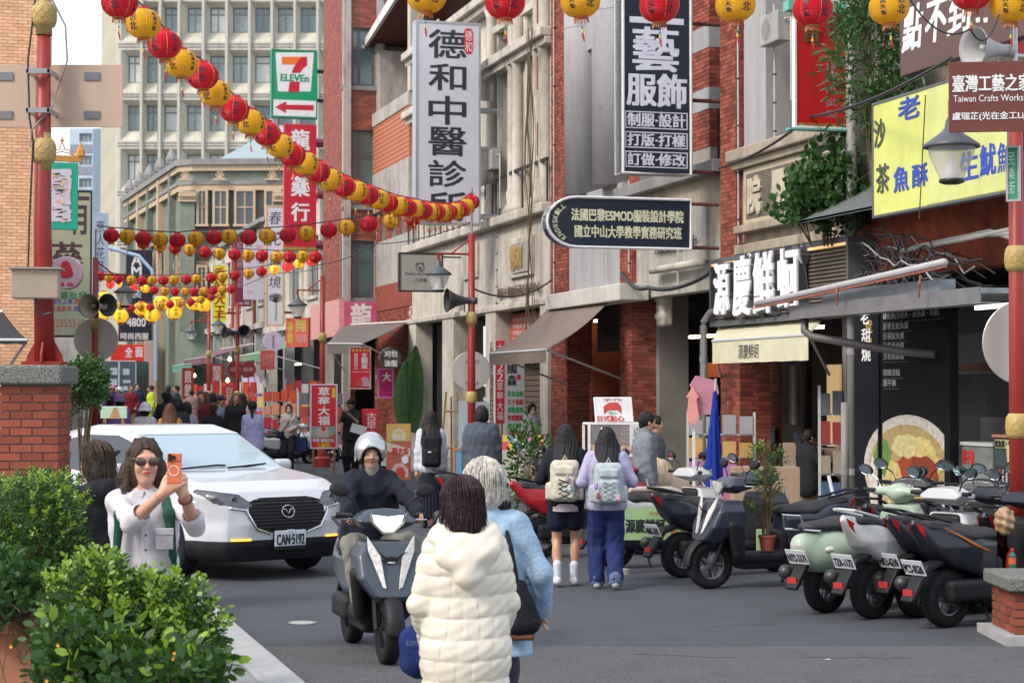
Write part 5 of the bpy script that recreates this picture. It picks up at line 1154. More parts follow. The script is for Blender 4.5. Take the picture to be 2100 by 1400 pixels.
lg = MB().lathe([(.205, -.125), (.185, -.2), (.10, -.40), (.095, -.42)], 24, cap=False).mesh('lamp_glass', M_lampglass, True)
lc = MB().lathe([(.01, -.16), (.025, -.22), (.085, -.395), (.001, -.40)], 20, cap=False).mesh('lamp_diffuser', M_lampcone, True)
lb = MB().lathe([(.10, -.395), (.108, -.40), (.108, -.425), (.07, -.44), (.001, -.44)], 20, cap=False).mesh('lamp_ring', M_iron, True)
def red_pole(label, px, Y, knobs=(3.24, 1.8), top=4.76, arm=-1, lamp=True, base=0, taper=(.078, .06), name='street_lamp', cat='street lamp', grp='red street lamps', mast=0):
    X = (px-1050)/FPX*Y; o = thing(name, label, cat, (X, Y, 0), YAW, grp)
    MB().tube([(0, 0, base), (0, 0, (base+top)/2), (0, 0, top)], [taper[0], (taper[0]+taper[1])/2, taper[1]], 16).build('post', M_pole, o, smooth=True)
    for z in knobs: inst('knob', KN, o, (0, 0, z))
    if base == 0: MB().lathe([(.2, 0), (.2, .25), (.12, .3), (.1, .5), (.085, .55)], 16).build('base', M_pole, o)
    if lamp:
        L = .62*arm; za = top-.36
        MB().tube([(0, 0, za), (L, 0, za)], .022, 6).build('arm', M_pole, o); MB().tube([(0, 0, top-.06), (L*.62, 0, za)], .018, 6).build('brace', M_pole, o)
        MB().tube([(L, 0, za+.02), (L, 0, za-.13)], .028, 8).build('drop', M_pole, o)
        h = bpy.data.objects.new('lamp_head', ln); link(h, o); h.location = (L, 0, za-.26)
        inst('lamp_glass', lg, h); inst('lamp_diffuser', lc, h); inst('lamp_ring', lb, h)
    if mast: MB().tube([(0, 0, top), (0, 0, top+mast)], .022, 8).build('mast', M_steel, o)
    return o
red_pole('red street lamp at the right edge holding the brown road sign', 2086, 16.9, knobs=(3.07, 1.62), mast=1.2)
red_pole('red street lamp in the middle, in front of the cream clinic building', 967, 35.4, mast=.85)
red_pole('red street lamp behind the strawberry banner', 661, 48.3, mast=.5)
red_pole('red street lamp with two dark loudspeakers beside the round maroon signs', 487, 63)
red_pole('farthest red street lamp, left of the yellow vertical sign', 428, 70)
red_pole('red street lamp on the left carrying the big round disc and a beige loudspeaker', 195, 41.6, knobs=(3.35,), arm=1, mast=.6)
# the thick red pole on the brick pillar at the left
Yp = 16.7; Xp = (85-1050)/FPX*Yp
tp = thing('red_post', 'thick red post with gold knobs standing on the brick pillar at the left', 'post', (Xp, Yp, 2.15))
MB().tube([(.03, 0, 0), (.0, 0, 1.2), (.005, 0, 3.2)], [.088, .075, .052], 20).build('post', M_pole, tp, smooth=True)
for z in (1.83, 3.0): inst('knob', KN, tp, (.005, 0, z), scale=(1.05, 1.05, .95))
MB().box(-.14, .2, -.13, .13, 0, .025).build('base_plate', M_pole, tp)
for a in range(4): g_ = MB().prism([(.06, .02), (.16, .02), (.15, .08), (.08, .2)], (-.008, .008)).build('gusset', M_pole, tp); g_.rotation_euler.z = a*PI/2; g_.location.x = .03
MB().tube([(-.05, -.06, 3.2), (-.12, -.05, 2.6), (-.1, -.06, 2.1), (-.06, -.09, 1.9), (-.09, -.09, 1.2), (-.1, -.09, .6)], .009, 6).build('cable', M_iron, tp)
MB().tube([(.05, -.06, 3.2), (.2, -.05, 2.9), (.22, -.06, 2.6), (.1, -.09, 2.2), (-.07, -.1, 2.0), (-.08, -.1, 1.85)], .008, 6).build('cable', paint((.2, .2, .2)), tp)
# brick pillar under it
pl_ = thing('brick_pillar', 'red brick pillar with a speckled grey stone cap at the left, carrying the red post', 'pillar', (Xp-.29, Yp-.25, 0))
M_cap = mat('speckled_stone', (.17, .175, .16), .9, var=.9, vscale=70, bump=.8, bscale=90)
bevel(MB().box(-.08, .54, -.07, .57, 1.98, 2.14).build('cap', M_cap, pl_), .025, 3)
MB().box(.01, .48, .01, .49, 0, 1.98).build('mortar_core', mat('mortar_grey', (.16, .15, .13), .95, bump=.4), pl_)
B = Bricks(pl_, .175, .058, mat('brick_bright', (.28, .078, .045), .8, var=.35, vscale=20, isl=.22, bump=.5, bscale=90), .013, MATS['mortar_grey']); B.rect(0, .49, 0, 1.975, .01, 'x'); B.rect(0, .5, 0, 1.975, .48, 'y', sgn=1); B.rect(0, .5, 0, 1.975, .01, 'y', sgn=-1); B.finish()
# low pedestal at the right edge
pr = thing('low_brick_pedestal', 'low brick pedestal with a rough granite top at the bottom right edge', 'pedestal', ((2078-1050)/FPX*14.9, 14.9, 0), 0)
bevel(MB().box(-.06, 1.2, -.06, .76, .40, .51).build('cap', M_cap, pr), .02, 3); MB().box(.01, 1.1, .01, .7, 0, .40).build('mortar_core', MATS['mortar_grey'], pr); MB().box(-.1, 1.2, -.12, .8, 0, .07).build('footing', M_kerb, pr)
B = Bricks(pr, .175, .055, MATS['brick_bright'], .013); B.rect(0, 1.1, .075, .395, .01, 'x'); B.rect(0, .7, .075, .395, .01, 'y', sgn=-1); B.finish()
# board seen from behind, junction box
S = Sign('road_sign_back', 'back of a big beige road sign clamped to the thick red post at the left', -30, 249, 133, 261, Yp+.16, mat('sign_back', (.47, .35, .26), .6, var=.05, vscale=2), .015, rz=0, bv=.003)
for x in (8, 187):
    for y in (157, 236): S.box('bracket', mat('zinc', (.20, .20, .22), .5, metal=.4), x-17, x+15, y-8, y+8, -.012, -.001)
for y in (157, 236): S.box('clamp', M_steel, 68, 115, y-5, y+5, -.30, -.26); S.box('clamp_side', M_steel, 66, 72, y-4, y+4, -.3, 0); S.box('clamp_side', M_steel, 110, 116, y-4, y+4, -.3, 0)
S = Sign('junction_box', 'beige metal box fixed across the thick red post at the left', 22, 118, 551, 611, Yp-.35, mat('box_beige', (.36, .29, .22), .5, var=.12, vscale=3), .22, rz=.12); MB().box(-.02, S.w+.03, -.03, .24, S.h, S.h+.015).build('lid', MATS['box_beige'], S.o); MB().tube([(.2, .05, 0), (.2, .05, -.1), (.27, .05, -.14), (.33, .05, -.12)], .012, 6).build('cable', M_iron, S.o)
# round traffic sign backs
def disc_back(label, px, py, r, Y, dx=0):
    p = at(px, py, Y); R_ = r/FPX*Y; o = thing('traffic_sign', label, 'sign', p, YAW*.3)
    MB().lathe([(.001, -.006), (R_*.98, -.006), (R_, 0), (R_*.98, .006), (.001, .006)], 40, axis='y', cap=False).build('disc', mat('disc_alu', (.42, .40, .37), .38, metal=.35, var=.08, vscale=3), o)
    for z in (-R_*.55, R_*.55): MB().box(-R_*.3, R_*.3, -.035, -.008, z-.02, z+.02).build('clamp', M_steel, o)
    return o
disc_back('round beige metal disc, back of a traffic sign, on the left lamp post', 197, 696, 45, 42.0)
disc_back('round grey metal disc, back of a traffic sign, on the middle lamp post', 966, 760, 40, 35.7)
disc_back('large round grey metal disc, back of a traffic sign, at the right edge', 2100, 703, 88, 17.2)
# loudspeakers
def horn(label, px, py, Y, yaw, s=1, m=None, pitch=0):
    p = at(px, py, Y); o = thing('loudspeaker', label, 'loudspeaker', p, yaw, 'street loudspeakers'); m = m or paint((.05, .055, .065))
    q = MB().lathe([(a*s, -b_*s) for a, b_ in [(.05, -.2), (.055, -.12), (.07, -.06), (.10, .04), (.16, .15), (.19, .18), (.19, .19), (.155, .14), (.07, -.02)]], 24, axis='y', cap=False); q.build('horn', m, o, smooth=True)
    MB().lathe([(.001, .3*s), (.055*s, .3*s), (.06*s, .27*s), (.06*s, .2*s), (.001, .2*s)], 16, axis='y', cap=False).build('driver', m, o, smooth=True)
    MB().lathe([(.001, -.1*s), (.03*s, -.09*s), (.035*s, .0), (.001, .03*s)], 12, axis='y', cap=False).build('throat', m, o, smooth=True); MB().tube([(0, .1*s, 0), (0, .1*s, -.18*s)], .012).build('stay', m, o)
    return o
horn('pale grey horn loudspeaker at the top right above the brown road sign', 2028, 100, 16.8, math.radians(-62), .95, paint((.40, .41, .42)))
horn('dark horn loudspeaker on the middle red lamp post', 940, 616, 35.3, math.radians(-72), 1.15)
horn('beige horn loudspeaker facing the camera on the left lamp post', 195, 628, 41.2, math.radians(-18), 1.35, paint((.36, .33, .26)))
horn('dark horn loudspeaker beside the beige one on the left lamp post', 206, 626, 41.5, math.radians(50), 1.3)
horn('left one of two dark loudspeakers on the lamp post by the round maroon signs', 473, 681, 62.8, math.radians(-60), 1.15)
horn('right one of two dark loudspeakers on the lamp post by the round maroon signs', 500, 680, 62.8, math.radians(12), 1.15)
# ---------------------------------------------------------------- paper lanterns
def lantern_meshes():
    R, H = .5, .40; q = MB(); prof = []; n = 24
    for i in range(n+1):
        t = -1+2*i/n; r = R*math.sqrt(max(0, 1-(t*.93)**2))**.9
        prof.append((r, t*H)); 
        if i < n: t2 = -1+2*(i+.5)/n; prof.append((R*math.sqrt(max(0, 1-(t2*.93)**2))**.9-.012, t2*H))
    body = lambda nm, m: MB().lathe(prof, 28, cap=False).mesh(nm, m, False)
    q = MB()
    for k in range(6):
        a = 2*PI*k/6+.3; q.tube([((R*math.sqrt(1-(t*.93)**2)**.9+.003)*math.cos(a), (R*math.sqrt(1-(t*.93)**2)**.9+.003)*math.sin(a), t*H) for t in np.linspace(-.95, .95, 11)], .006, 3, cap=False)
    seams = q.mesh('seams', paint((.6, .42, .12)))
    cap = MB().lathe([(.001, H+.07), (.18, H+.07), (.19, H+.06), (.19, H-.02)], 16, cap=False).mesh('cap', paint((.55, .03, .02)))
    q = MB().lathe([(.17, -H+.03), (.17, -H-.04)], 16, cap=False)
    for k in range(22): a = 2*PI*k/22; q.tube([(.165*math.cos(a), .165*math.sin(a), -H-.03), (.185*math.cos(a), .185*math.sin(a), -H-.13-.02*(k % 3))], .012, 3, cap=False)
    col = q.mesh('fringe', paint((.42, .14, .03)))
    q = MB().tube([(0, 0, -H-.1), (.01, 0, -H-.25)], .006, 4).lathe([(.02, -H-.3), (.03, -H-.27), (.01, -H-.24)], 8).mesh('tassel_bead', paint((.02, .30, .20)))
    t2 = MB().lathe([(.012, -H-.3), (.03, -H-.4), (.02, -H-.42)], 8).mesh('tassel_knot', paint((.65, .45, .03)))
    t3 = MB().tube([(0, 0, -H-.4), (.02, 0, -H-.5), (.05, .01, -H-.62)], [.022, .028, .015], 5).mesh('tassel', paint((.45, .02, .02)))
    # lettering wrapped round the belly
    V_, F_ = [], []
    def wrap(ch, ang, z0, z1, w):
        v, f = glyphs(ch, 0); lo, hi = v.min(0), v.max(0); n = len(V_); e = .006
        for ox_, oz_ in ((-e, 0), (e, 0), (0, e)):
            n = len(V_)
            for p in v:
                x = ((p[0]-lo[0])/(hi[0]-lo[0])-.5)*w+ox_; z = z0+(p[1]-lo[1])/(hi[1]-lo[1])*(z1-z0)+oz_; a = ang+x/R; r = R*math.sqrt(max(.05, 1-(z/H*.93)**2))**.9+.008+.001*(ox_ > 0)+.002*(oz_ > 0)
                V_.append((r*math.sin(a), -r*math.cos(a), z))
            F_.extend(tuple(n+i for i in g) for g in f)
    for ang in (0, PI): wrap('台', ang, .02, .24, .22); wrap('北', ang, -.24, -.03, .24)
    for ang in (-1.0, 1.35, 2.6-.2):
        for i, ch in enumerate('年貨大街'): wrap(ch, ang, .17-i*.14, .28-i*.14, .15)
    b = MB(); b.v = V_; b.f = F_; tx_ = b.mesh('lettering', M_ink)
    return body, seams, cap, col, q, t2, t3, tx_
lbody, lseam, lcap, lcol, lt1, lt2, lt3, ltx = lantern_meshes()
M_lr = mat('lantern_red', (.70, .012, .035), .42, var=.1, vscale=3, bump=.1); M_ly = mat('lantern_yellow', (.82, .50, .02), .42, var=.1, vscale=3, bump=.1)
M_lrl = mat('lantern_red_lit', (.62, .02, .03), .5, var=0, emit=(1, .05, .04), est=.5); M_lyl = mat('lantern_yellow_lit', (.7, .45, .02), .5, var=0, emit=(1, .55, .03), est=.4)
for m, c in ((M_lr, (.8, .02, .04, 1)), (M_ly, (.95, .62, .03, 1))):
    nd = m.node_tree.nodes; t = nd.new('ShaderNodeBsdfTranslucent'); t.inputs[0].default_value = c; mx = nd.new('ShaderNodeMixShader'); mx.inputs[0].default_value = .38
    m.node_tree.links.new(nd['Principled BSDF'].outputs[0], mx.inputs[1]); m.node_tree.links.new(t.outputs[0], mx.inputs[2]); m.node_tree.links.new(mx.outputs[0], nd['Material Output'].inputs[0])
LB = {k: lbody('lantern_paper', m) for k, m in (('r', M_lr), ('y', M_ly), ('R', M_lrl), ('Y', M_lyl))}
cname = {'r': 'red', 'y': 'yellow', 'R': 'glowing red', 'Y': 'glowing yellow'}
ORD = ['first', 'second', 'third', 'fourth', 'fifth', 'sixth', 'seventh', 'eighth', 'ninth', 'tenth', 'eleventh', 'twelfth', 'thirteenth', 'fourteenth', 'fifteenth', 'sixteenth', 'seventeenth', 'eighteenth', 'nineteenth', 'twentieth']+['twenty-'+x for x in ['first', 'second', 'third', 'fourth', 'fifth', 'sixth', 'seventh', 'eighth', 'ninth']]+['thirtieth']+['thirty-'+x for x in ['first', 'second', 'third', 'fourth', 'fifth', 'sixth', 'seventh', 'eighth', 'ninth']]+['fortieth']
def lantern(p, c, D, label, grp, detail=2, yaw=None):
    o = thing('paper_lantern', label, 'lantern', p, rnd(-.5, .5) if yaw is None else yaw, grp); sc_ = (D, D, D)
    o.rotation_euler.x = rnd(-.05, .05); o.rotation_euler.y = rnd(-.06, .06)
    inst('paper_shade', LB[c], o, scale=sc_); inst('cap', lcap, o, scale=sc_); inst('fringe', lcol, o, scale=sc_)
    if detail > 0: inst('lettering', ltx, o, scale=sc_); inst('tassel', lt3, o, scale=sc_)
    if detail > 1: inst('seams', lseam, o, scale=sc_); inst('tassel_bead', lt1, o, scale=sc_); inst('tassel_knot', lt2, o, scale=sc_)
    return o
def string(desc, L, YA, YB, xa, xb, D, detail=1, grp=None, ends=None, yaw=None):
    """lanterns hang on a straight line in plan, from (xa at distance YA) to (xb at distance YB)"""
    A = Vector(((xa-1050)/FPX*YA, YA)); Bv = Vector(((xb-1050)/FPX*YB, YB)); path = []
    cnt = {}
    for i, (x, y, c) in enumerate(L):
        r = (x-1050)/FPX; d = Bv-A; den = d.x-r*d.y
        t = (r*A.y-A.x)/den if abs(den) > 1e-6 else 0
        Y = A.y+t*d.y; p = at(x, y, Y); cnt[c] = cnt.get(c, 0)+1
        tot = sum(1 for q in L if q[2] == c); nm = ORD[cnt[c]-1]
        lantern(p, c, D, '%s lantern, %s %s one from left in the %s' % (cname[c], nm, cname[c], desc), grp or 'paper lanterns on the '+desc, detail, yaw)
        path.append(p+Vector((0, 0, D*.5)))
    if ends: path = [at(*ends[0])]+path+[at(*ends[1])]
    o = thing('lantern_cable', 'thin black cable carrying the '+desc, 'cable', path[0]); MB().tube([p-path[0] for p in path], .008 if path[0].y < 30 else .012, 5).build('cable', M_iron, o)
A_ = [(245, 4), (294, 47), (337, 90), (372, 129), (415, 154), (441, 190), (480, 223), (513, 249), (547, 272), (574, 297), (599, 316), (627, 334), (651, 350), (676, 366), (705, 380), (730, 390), (754, 398), (776, 407), (794, 414), (814, 420), (834, 424), (849, 426), (867, 430), (881, 432), (894, 433), (907, 434), (919, 433), (932, 431), (944, 428), (955, 421), (965, 413)]
string('long diagonal string', [(x, y+2, 'ry'[i % 2]) for i, (x, y) in enumerate(A_)], 16.8, 35.3, 200, 970, .325, 2, ends=[(90, -60, 16.0), (970, 396, 35.4)])
string('string across the top edge', [(875, -8, 'y'), (1036, 5, 'r'), (1190, 2, 'y'), (1352, 12, 'r'), (1508, 10, 'y'), (1667, 19, 'r'), (1823, 16, 'y'), (1992, -14, 'r'), (2072, 12, 'y')], 16.6, 16.6, 100, 2090, .345, 2, ends=[(700, -60, 16.6), (2140, -30, 16.6)], yaw=.5)
string('nearest row across the street', [(228, 483, 'r'), (261, 485, 'y'), (294, 489, 'r'), (328, 491, 'y'), (364, 493, 'r'), (402, 489, 'y'), (439, 487, 'r'), (470, 485, 'y'), (510, 487, 'r'), (548, 484, 'y'), (590, 482, 'r'), (629, 478, 'y'), (674, 472, 'r'), (711, 466, 'y'), (756, 460, 'r'), (801, 453, 'y'), (846, 448, 'r')], 40, 36, 190, 967, .335, ends=[(197, 462, 40.5), (967, 440, 35.5)], yaw=0)
string('second row across the street', [(294, 499, 'r'), (328, 505, 'y'), (359, 509, 'r'), (389, 512, 'y'), (420, 517, 'r'), (450, 520, 'y'), (481, 522, 'r'), (509, 524, 'y'), (537, 525, 'r'), (567, 527, 'y'), (594, 527, 'r'), (621, 526, 'y'), (647, 527, 'r')], 52, 48, 200, 661, .33, ends=[(230, 480, 52), (661, 512, 48.3)], yaw=.1)
string('third row across the street', [(206, 566, 'r'), (224, 569, 'y'), (243, 572, 'r'), (269, 574, 'y'), (291, 576, 'r'), (312, 575, 'y'), (335, 575, 'r'), (356, 574, 'y'), (382, 573, 'r'), (403, 572, 'y'), (433, 570, 'r'), (456, 568, 'y'), (481, 565, 'r'), (510, 561, 'y'), (536, 557, 'r'), (563, 553, 'Y'), (589, 547, 'R'), (613, 541, 'Y'), (638, 535, 'R')], 60, 56, 190, 661, .32, ends=[(196, 545, 60), (660, 515, 55)], yaw=.1)
string('fourth row across the street', [(226, 583, 'R'), (250, 585, 'Y'), (275, 590, 'R'), (298, 592, 'Y'), (316, 595, 'r'), (338, 597, 'y'), (359, 598, 'r'), (380, 598, 'y'), (398, 598, 'r'), (418, 597, 'y'), (437, 596, 'r'), (456, 594, 'y'), (475, 593, 'r')], 66, 63, 190, 487, .31, ends=[(210, 575, 66), (487, 580, 63)])
string('fifth row of small lanterns', [(232, 618, 'r'), (247, 627, 'y'), (230, 630, 'r'), (269, 632, 'r'), (288, 629, 'y'), (308, 630, 'r'), (329, 627, 'y'), (349, 624, 'r'), (370, 622, 'y'), (391, 619, 'r'), (412, 614, 'y'), (433, 609, 'r'), (453, 604, 'y')], 80, 76, 190, 480, .34, ends=[(205, 610, 80), (480, 594, 76)])
string('far row of big lanterns', [(213, 612, 'Y'), (248, 648, 'Y'), (290, 633, 'Y'), (312, 646, 'Y'), (331, 620, 'Y'), (357, 640, 'Y'), (362, 622, 'Y'), (398, 622, 'Y'), (418, 625, 'Y'), (208, 648, 'Y')], 88, 88, 190, 430, .72, 1, ends=[(190, 600, 88), (440, 600, 88)])
# overhead wires
def wire(label, pts, r=.01, n=14, sag=.3, name='overhead_wire'):
    P = [Vector(p) for p in pts]; o = thing(name, label, 'wire', P[0]); L = []
    for a, c in zip(P[:-1], P[1:]):
        for i in range(n+1): t = i/n; L.append(a+(c-a)*t-Vector((0, 0, sag*4*t*(1-t)))-P[0])
    MB().tube(L, r, 5).build('strand', M_iron, o); return o
wire('thick twisted cable sagging across the yellow signboard from the beige house', [onv(1475, 345, 12.1), onv(1660, 240, 11.6), onv(1950, 120, 10)], .022, sag=.1)
wire('thin wire from the middle lamp post to the clinic building', [at(967, 590, 35.4), onv(1130, 575, 12.3)], .02, sag=.25)
wire('cable bundle under the school sign along the granite ledge', [onv(1275, 560, 12.1), onv(1330, 590, 12.1), onv(1455, 560, 12.1)], .04, sag=.12)
wire('thin wire over the street left of the grey sign', [at(640, 545, 48), at(770, 500, 45), at(967, 455, 35.5)], .012, sag=.1)
wire('thin wire crossing below the third lantern row', [at(400, 620, 70), at(560, 560, 58), at(661, 548, 48.3)], .012, sag=.05)
wire('loop of cable hanging at the top right above the loudspeaker', [at(1860, -10, 16), at(1990, 60, 16), at(2050, 30, 16.2)], .008, sag=.15)
wire('thin black wire hanging down over the yellow signboard', [at(1898, 195, 18), at(1885, 450, 18)], .006, sag=0)
# tangle of cables over the food shop
random.seed(12); tg = thing('cable_tangle', 'tangle of loose black cables and conduits above the metal gutter at the right', 'cables', onv(1800, 560, 11.4))
for k in range(44):
    a = onv(rnd(1745, 1790), rnd(470, 590), 12.2+rnd(-.5, 0)); c = onv(rnd(1830, 2080), rnd(500, 600), 11.9+rnd(-.8, 0)); P = []
    ph, am = rnd(0, 6), rnd(.05, .28)
    for i in range(12): t = i/11; P.append(a+(c-a)*t+Vector((0, 0, am*math.sin(ph+t*rnd(4, 8))*math.sin(PI*t)*1.2))-tg.location)
    MB().tube(P, rnd(.005, .012), 5).build('cable', [M_iron, M_iron, paint((.09, .10, .13)), paint((.3, .3, .3))][k % 4 if k % 3 == 0 else 0], tg)
for k in range(3): MB().tube([onv(1850+k*12, 515-k*4, 11.8)-tg.location, onv(1980+k*25, 490-k*8, 11.6)-tg.location, onv(2075, 470+k*9, 11.5)-tg.location], .03, 8).build('conduit', mat('pvc_grey2', (.33, .32, .30), .5), tg)
# ================================================================ people
random.seed(21)
M_skin = mat('skin', (.52, .29, .19), .55, var=.05, sub=.15); M_lip = paint((.38, .13, .10)); M_eye = paint((.02, .015, .012), .2)
def hairm(c): return mat('hair_%02x%02x%02x' % tuple(int(v*255) for v in c), c, .6, var=.4, vscale=30, bump=.5, bscale=50, spec=.3)
def IK(a, b, l1, l2, pole):
    d = b-a; L = min(d.length, (l1+l2)*.998); dn = d.normalized(); x = (l1*l1-l2*l2+L*L)/(2*L); h = math.sqrt(max(l1*l1-x*x, 0))
    p = pole-dn*pole.dot(dn); p = p.normalized() if p.length > 1e-5 else Vector((0, 1, 0)); return a+dn*x+p*h, a+dn*L
def wrinkle(a, s=1): return lambda X, Y, Z: a*(np.sin(X*31*s+2.3*np.sin(Z*13*s)+Y*9)*np.sin(Z*27*s+2*np.sin(X*17*s+1)+Y*21)+.6*np.sin((X-Y)*55*s+Z*19))
def person(label, px, Y, face=0, H=1.65, res=.018, pos=None, hip=(0, 0, .90), lean=0, side=0, wr=None, wl=None, pr=(-.5, .8, -.3), pl=(.5, .8, -.3), fr=(-.09, 0, .08), fl=(.09, 0, .08), kr=(-.1, -1, 0), kl=(.1, -1, 0), head=(0, 0), top=((.1, .1, .1), 2, .84, .012), bot=('trousers', (.05, .05, .07), .1), hair=('short', (.015, .012, .01)), hat=None, shoes=(.03, .03, .03), fingers=False, hd=None, skin=None, mask=None, extra=None, wrk=.004, sh=.0, group=None, z0=None, hoodie=None):
    X = (px-1050)/FPX*Y; p0 = Vector((X, Y, 0)) if pos is None else Vector(pos)
    if pos is None: p0.z = rise(p0.dot(U)) if z0 is None else z0
    R0 = thing('person', label, 'person', p0, math.radians(face), group); S = H/1.7; R0.scale = (S, S, S); V3 = Vector
    hip = V3(hip); sp = V3((math.sin(side), -math.sin(lean)*math.cos(side), math.cos(lean)*math.cos(side))); up = sp
    chest = hip+sp*.33; nb = hip+sp*.545; hy, hp = math.radians(head[0]), math.radians(head[1])
    RH = Euler((hp+lean*.6, 0, hy)).to_matrix(); hc = nb+sp*.035+RH@V3((0, -.02, .115)); RHn = np.array(RH); W_ = lambda x, y, z: hc+RH@V3((x, y, z))
    shl, shr = hip+sp*.50+V3((.143+sh, 0, 0)), hip+sp*.50-V3((.143+sh, 0, 0))
    wl = V3(wl) if wl else shl+V3((.06, -.03, -.53)); wr = V3(wr) if wr else shr+V3((-.06, -.03, -.53))
    el, wl = IK(shl, wl, .285, .255, V3(pl)); er, wr = IK(shr, wr, .285, .255, V3(pr))
    hl, hr = hip+V3((.085, 0, -.02)), hip-V3((.085, 0, .02)); kl_, al = IK(hl, V3(fl[:3]), .42, .42, V3(kl)); kr_, ar = IK(hr, V3(fr[:3]), .42, .42, V3(kr))
    sk = skin or M_skin
    def torso(s, f=0, z=None, k=.05):
        s.cone(hip+V3((0, .01, 0)), hip+sp*.16, .098+f*1.44, .09+f*1.44, k, (.69, 1, 1)); s.cone(hip+sp*.16, chest+sp*.06, .088+f*1.44, .104+f*1.44, k, (.66, 1, 1))
        s.cone(shr+V3((.05, 0, -.02)), shl-V3((.05, 0, .02)), .058+f, .058+f, .05); s.cone(chest+sp*.1, nb-sp*.0, .075+f*.8, .046+f*.5, .06)
    def arm(s, a, e, w, f=0, t=2, k=.025):
        e1 = a+(e-a)*min(t, 1); s.cone(a, e1, .045+f*.75, .037+f*.75, .035)
        if t > 1: w1 = e+(w-e)*min(t-1, 1); s.cone(e, w1, .037+f*.75, .037+f*.75-(.012-f*.2)*(t-1), k)
    def leg(s, h, kn, an, f=0, z=0, taper=True, k=.03):
        s.cone(h, kn, .078+f*.8, .05+f, k)
        t = min(1, max(0, (kn.z-z)/(kn.z-an.z+1e-6))) if kn.z-an.z > .05 else 1
        if t > 0: s.cone(kn, kn+(an-kn)*t, .049+f, (.033 if taper else .05)+f, k)
    b = SDF(); torso(b)
    for a, e, w in ((shl, el, wl), (shr, er, wr)): arm(b, a, e, w)
    for h, k_, a, f_ in ((hl, kl_, al, fl), (hr, kr_, ar, fr)):
        leg(b, h, k_, a); sd_ = (a-k_).normalized(); b.ell(k_+(a-k_)*.3+V3((0, .018, 0)), (.05, .055, .12), .03)
        b.cone(a, a+V3((0, -.12, -.05)) if len(f_) < 4 else a+V3(f_[3]), .035, .03, .03)
    b.cone(nb-sp*.03, hc-V3((0, -.01, .05)), .052, .05, .03)
    b.ell(hc+RH@V3((0, .012, .02)), (.074, .092, .095), .02, RHn); b.ell(hc+RH@V3((0, -.028, -.045)), (.054, .058, .068), .035, RHn); b.ell(W_(0, -.058, -.096), (.028, .022, .022), .025, RHn)
    b.cone(W_(0, -.088, .012), W_(0, -.104, -.026), .008, .0135, .012); b.ell(W_(0, -.078, .028), (.052, .016, .01), .02, RHn)
    for s_ in (-1, 1): b.ell(W_(s_*.076, .01, -.01), (.01, .022, .032), .008, RHn); b.ell(W_(s_*.011, -.092, -.030), (.008, .008, .007), .006, RHn); b.ell(W_(s_*.035, -.072, -.03), (.022, .018, .02), .02, RHn); b.ell(W_(s_*.030, -.086, .004), (.017, .010, .010), .012, RHn, sub=False) if res > .008 else b.ell(W_(s_*.031, -.100, .004), (.015, .013, .008), .01, RHn, sub=True)
    if res <= .008: b.ell(W_(0, -.09, -.052), (.024, .012, .010), .008, RHn)
    for i, (e, w) in enumerate(((el, wl), (er, wr))):
        d = (w-e).normalized() if not hd else V3(hd[i][0]).normalized(); n = V3((0, -1, 0)) if not hd else V3(hd[i][1]); n = (n-d*n.dot(d)).normalized(); t = d.cross(n)*(1 if i == 0 else -1)
        if not hd and abs(d.z) > .6: n, t = V3((0, -1, 0))*0+V3((1 if i == 0 else -1, 0, 0)), V3((0, -1, 0))
        pc = w+d*.05; b.cone(w, w+d*.085, .027, .033, .02, (1, 1, 1)) if res > .012 else b.cone(w, w+d*.03, .024, .022, .02)
        if res <= .012:
            for q_ in (-.026, -.009, .009, .026): b.cone(w+d*.02+t*q_*.6, w+d*.088+t*q_, .015, .0125, .012)
        if fingers or res <= .012:
            cl = (hd[i][2] if hd else .25)
            for j, q_ in enumerate((-.030, -.010, .010, .030)):
                ln_ = (.030, .034, .032, .025)[j]; base = w+d*.088+t*q_; a1 = cl*1.1; d1 = d*math.cos(a1)-n*math.sin(a1)*-1; m1 = base+d1*ln_; d2 = d*math.cos(a1*2)+n*math.sin(a1*2); m2 = m1+d2*ln_*.8; d3 = d*math.cos(a1*2.7)+n*math.sin(a1*2.7)
                b.cone(base, m1, .0105, .0095, .004); b.cone(m1, m2, .0095, .0085, .003); b.cone(m2, m2+d3*ln_*.6, .0085, .0075, .003)
            tb = w+d*.03-t*.028; b.cone(tb, tb-t*.022+d*.03+n*.012, .013, .011, .01); b.cone(tb-t*.022+d*.03+n*.012, tb-t*.020+d*.062+n*.022, .011, .009, .004)
        else: b.cone(w+d*.085, w+d*.15+V3((0, -.012, 0)), .026, .014, .02, (1, 1, 1)); b.cone(w+d*.03, w+d*.09+V3((0, -.035, 0)), .013, .01, .01)
    b.build('body', res, sk, R0)
    # clothes
    tc, sl_, hem, fat = top[:4]; tm = tc if not isinstance(tc, tuple) else cloth(tc)
    s = SDF(); torso(s, fat)
    if hem < .82: s.cone(hip+V3((0, 0, .02)), V3((hip.x, hip.y+.01, hem)), (.112+fat*1.2), (.118+fat*1.3)*(top[5] if len(top) > 5 else 1), .06, (.72, 1, 1))
    if sl_ > 0:
        arm(s, shl, el, wl, fat*.85, sl_); arm(s, shr, er, wr, fat*.85, sl_)
    if top[4:] and top[4]: s.cone(nb-sp*.02, nb+sp*.035, .062+fat*.5, .06+fat*.4, .02)
    if top[4:] and top[4] == 'hood': s.ell(nb+V3((0, .085, -.03)), (.12+fat, .06+fat, .085+fat*.5), .03); 
    s.ell(nb+sp*.03+V3((0, -.05, .02)), (.04, .05, .05), .01, sub=True) if not (top[4:] and top[4]) else None
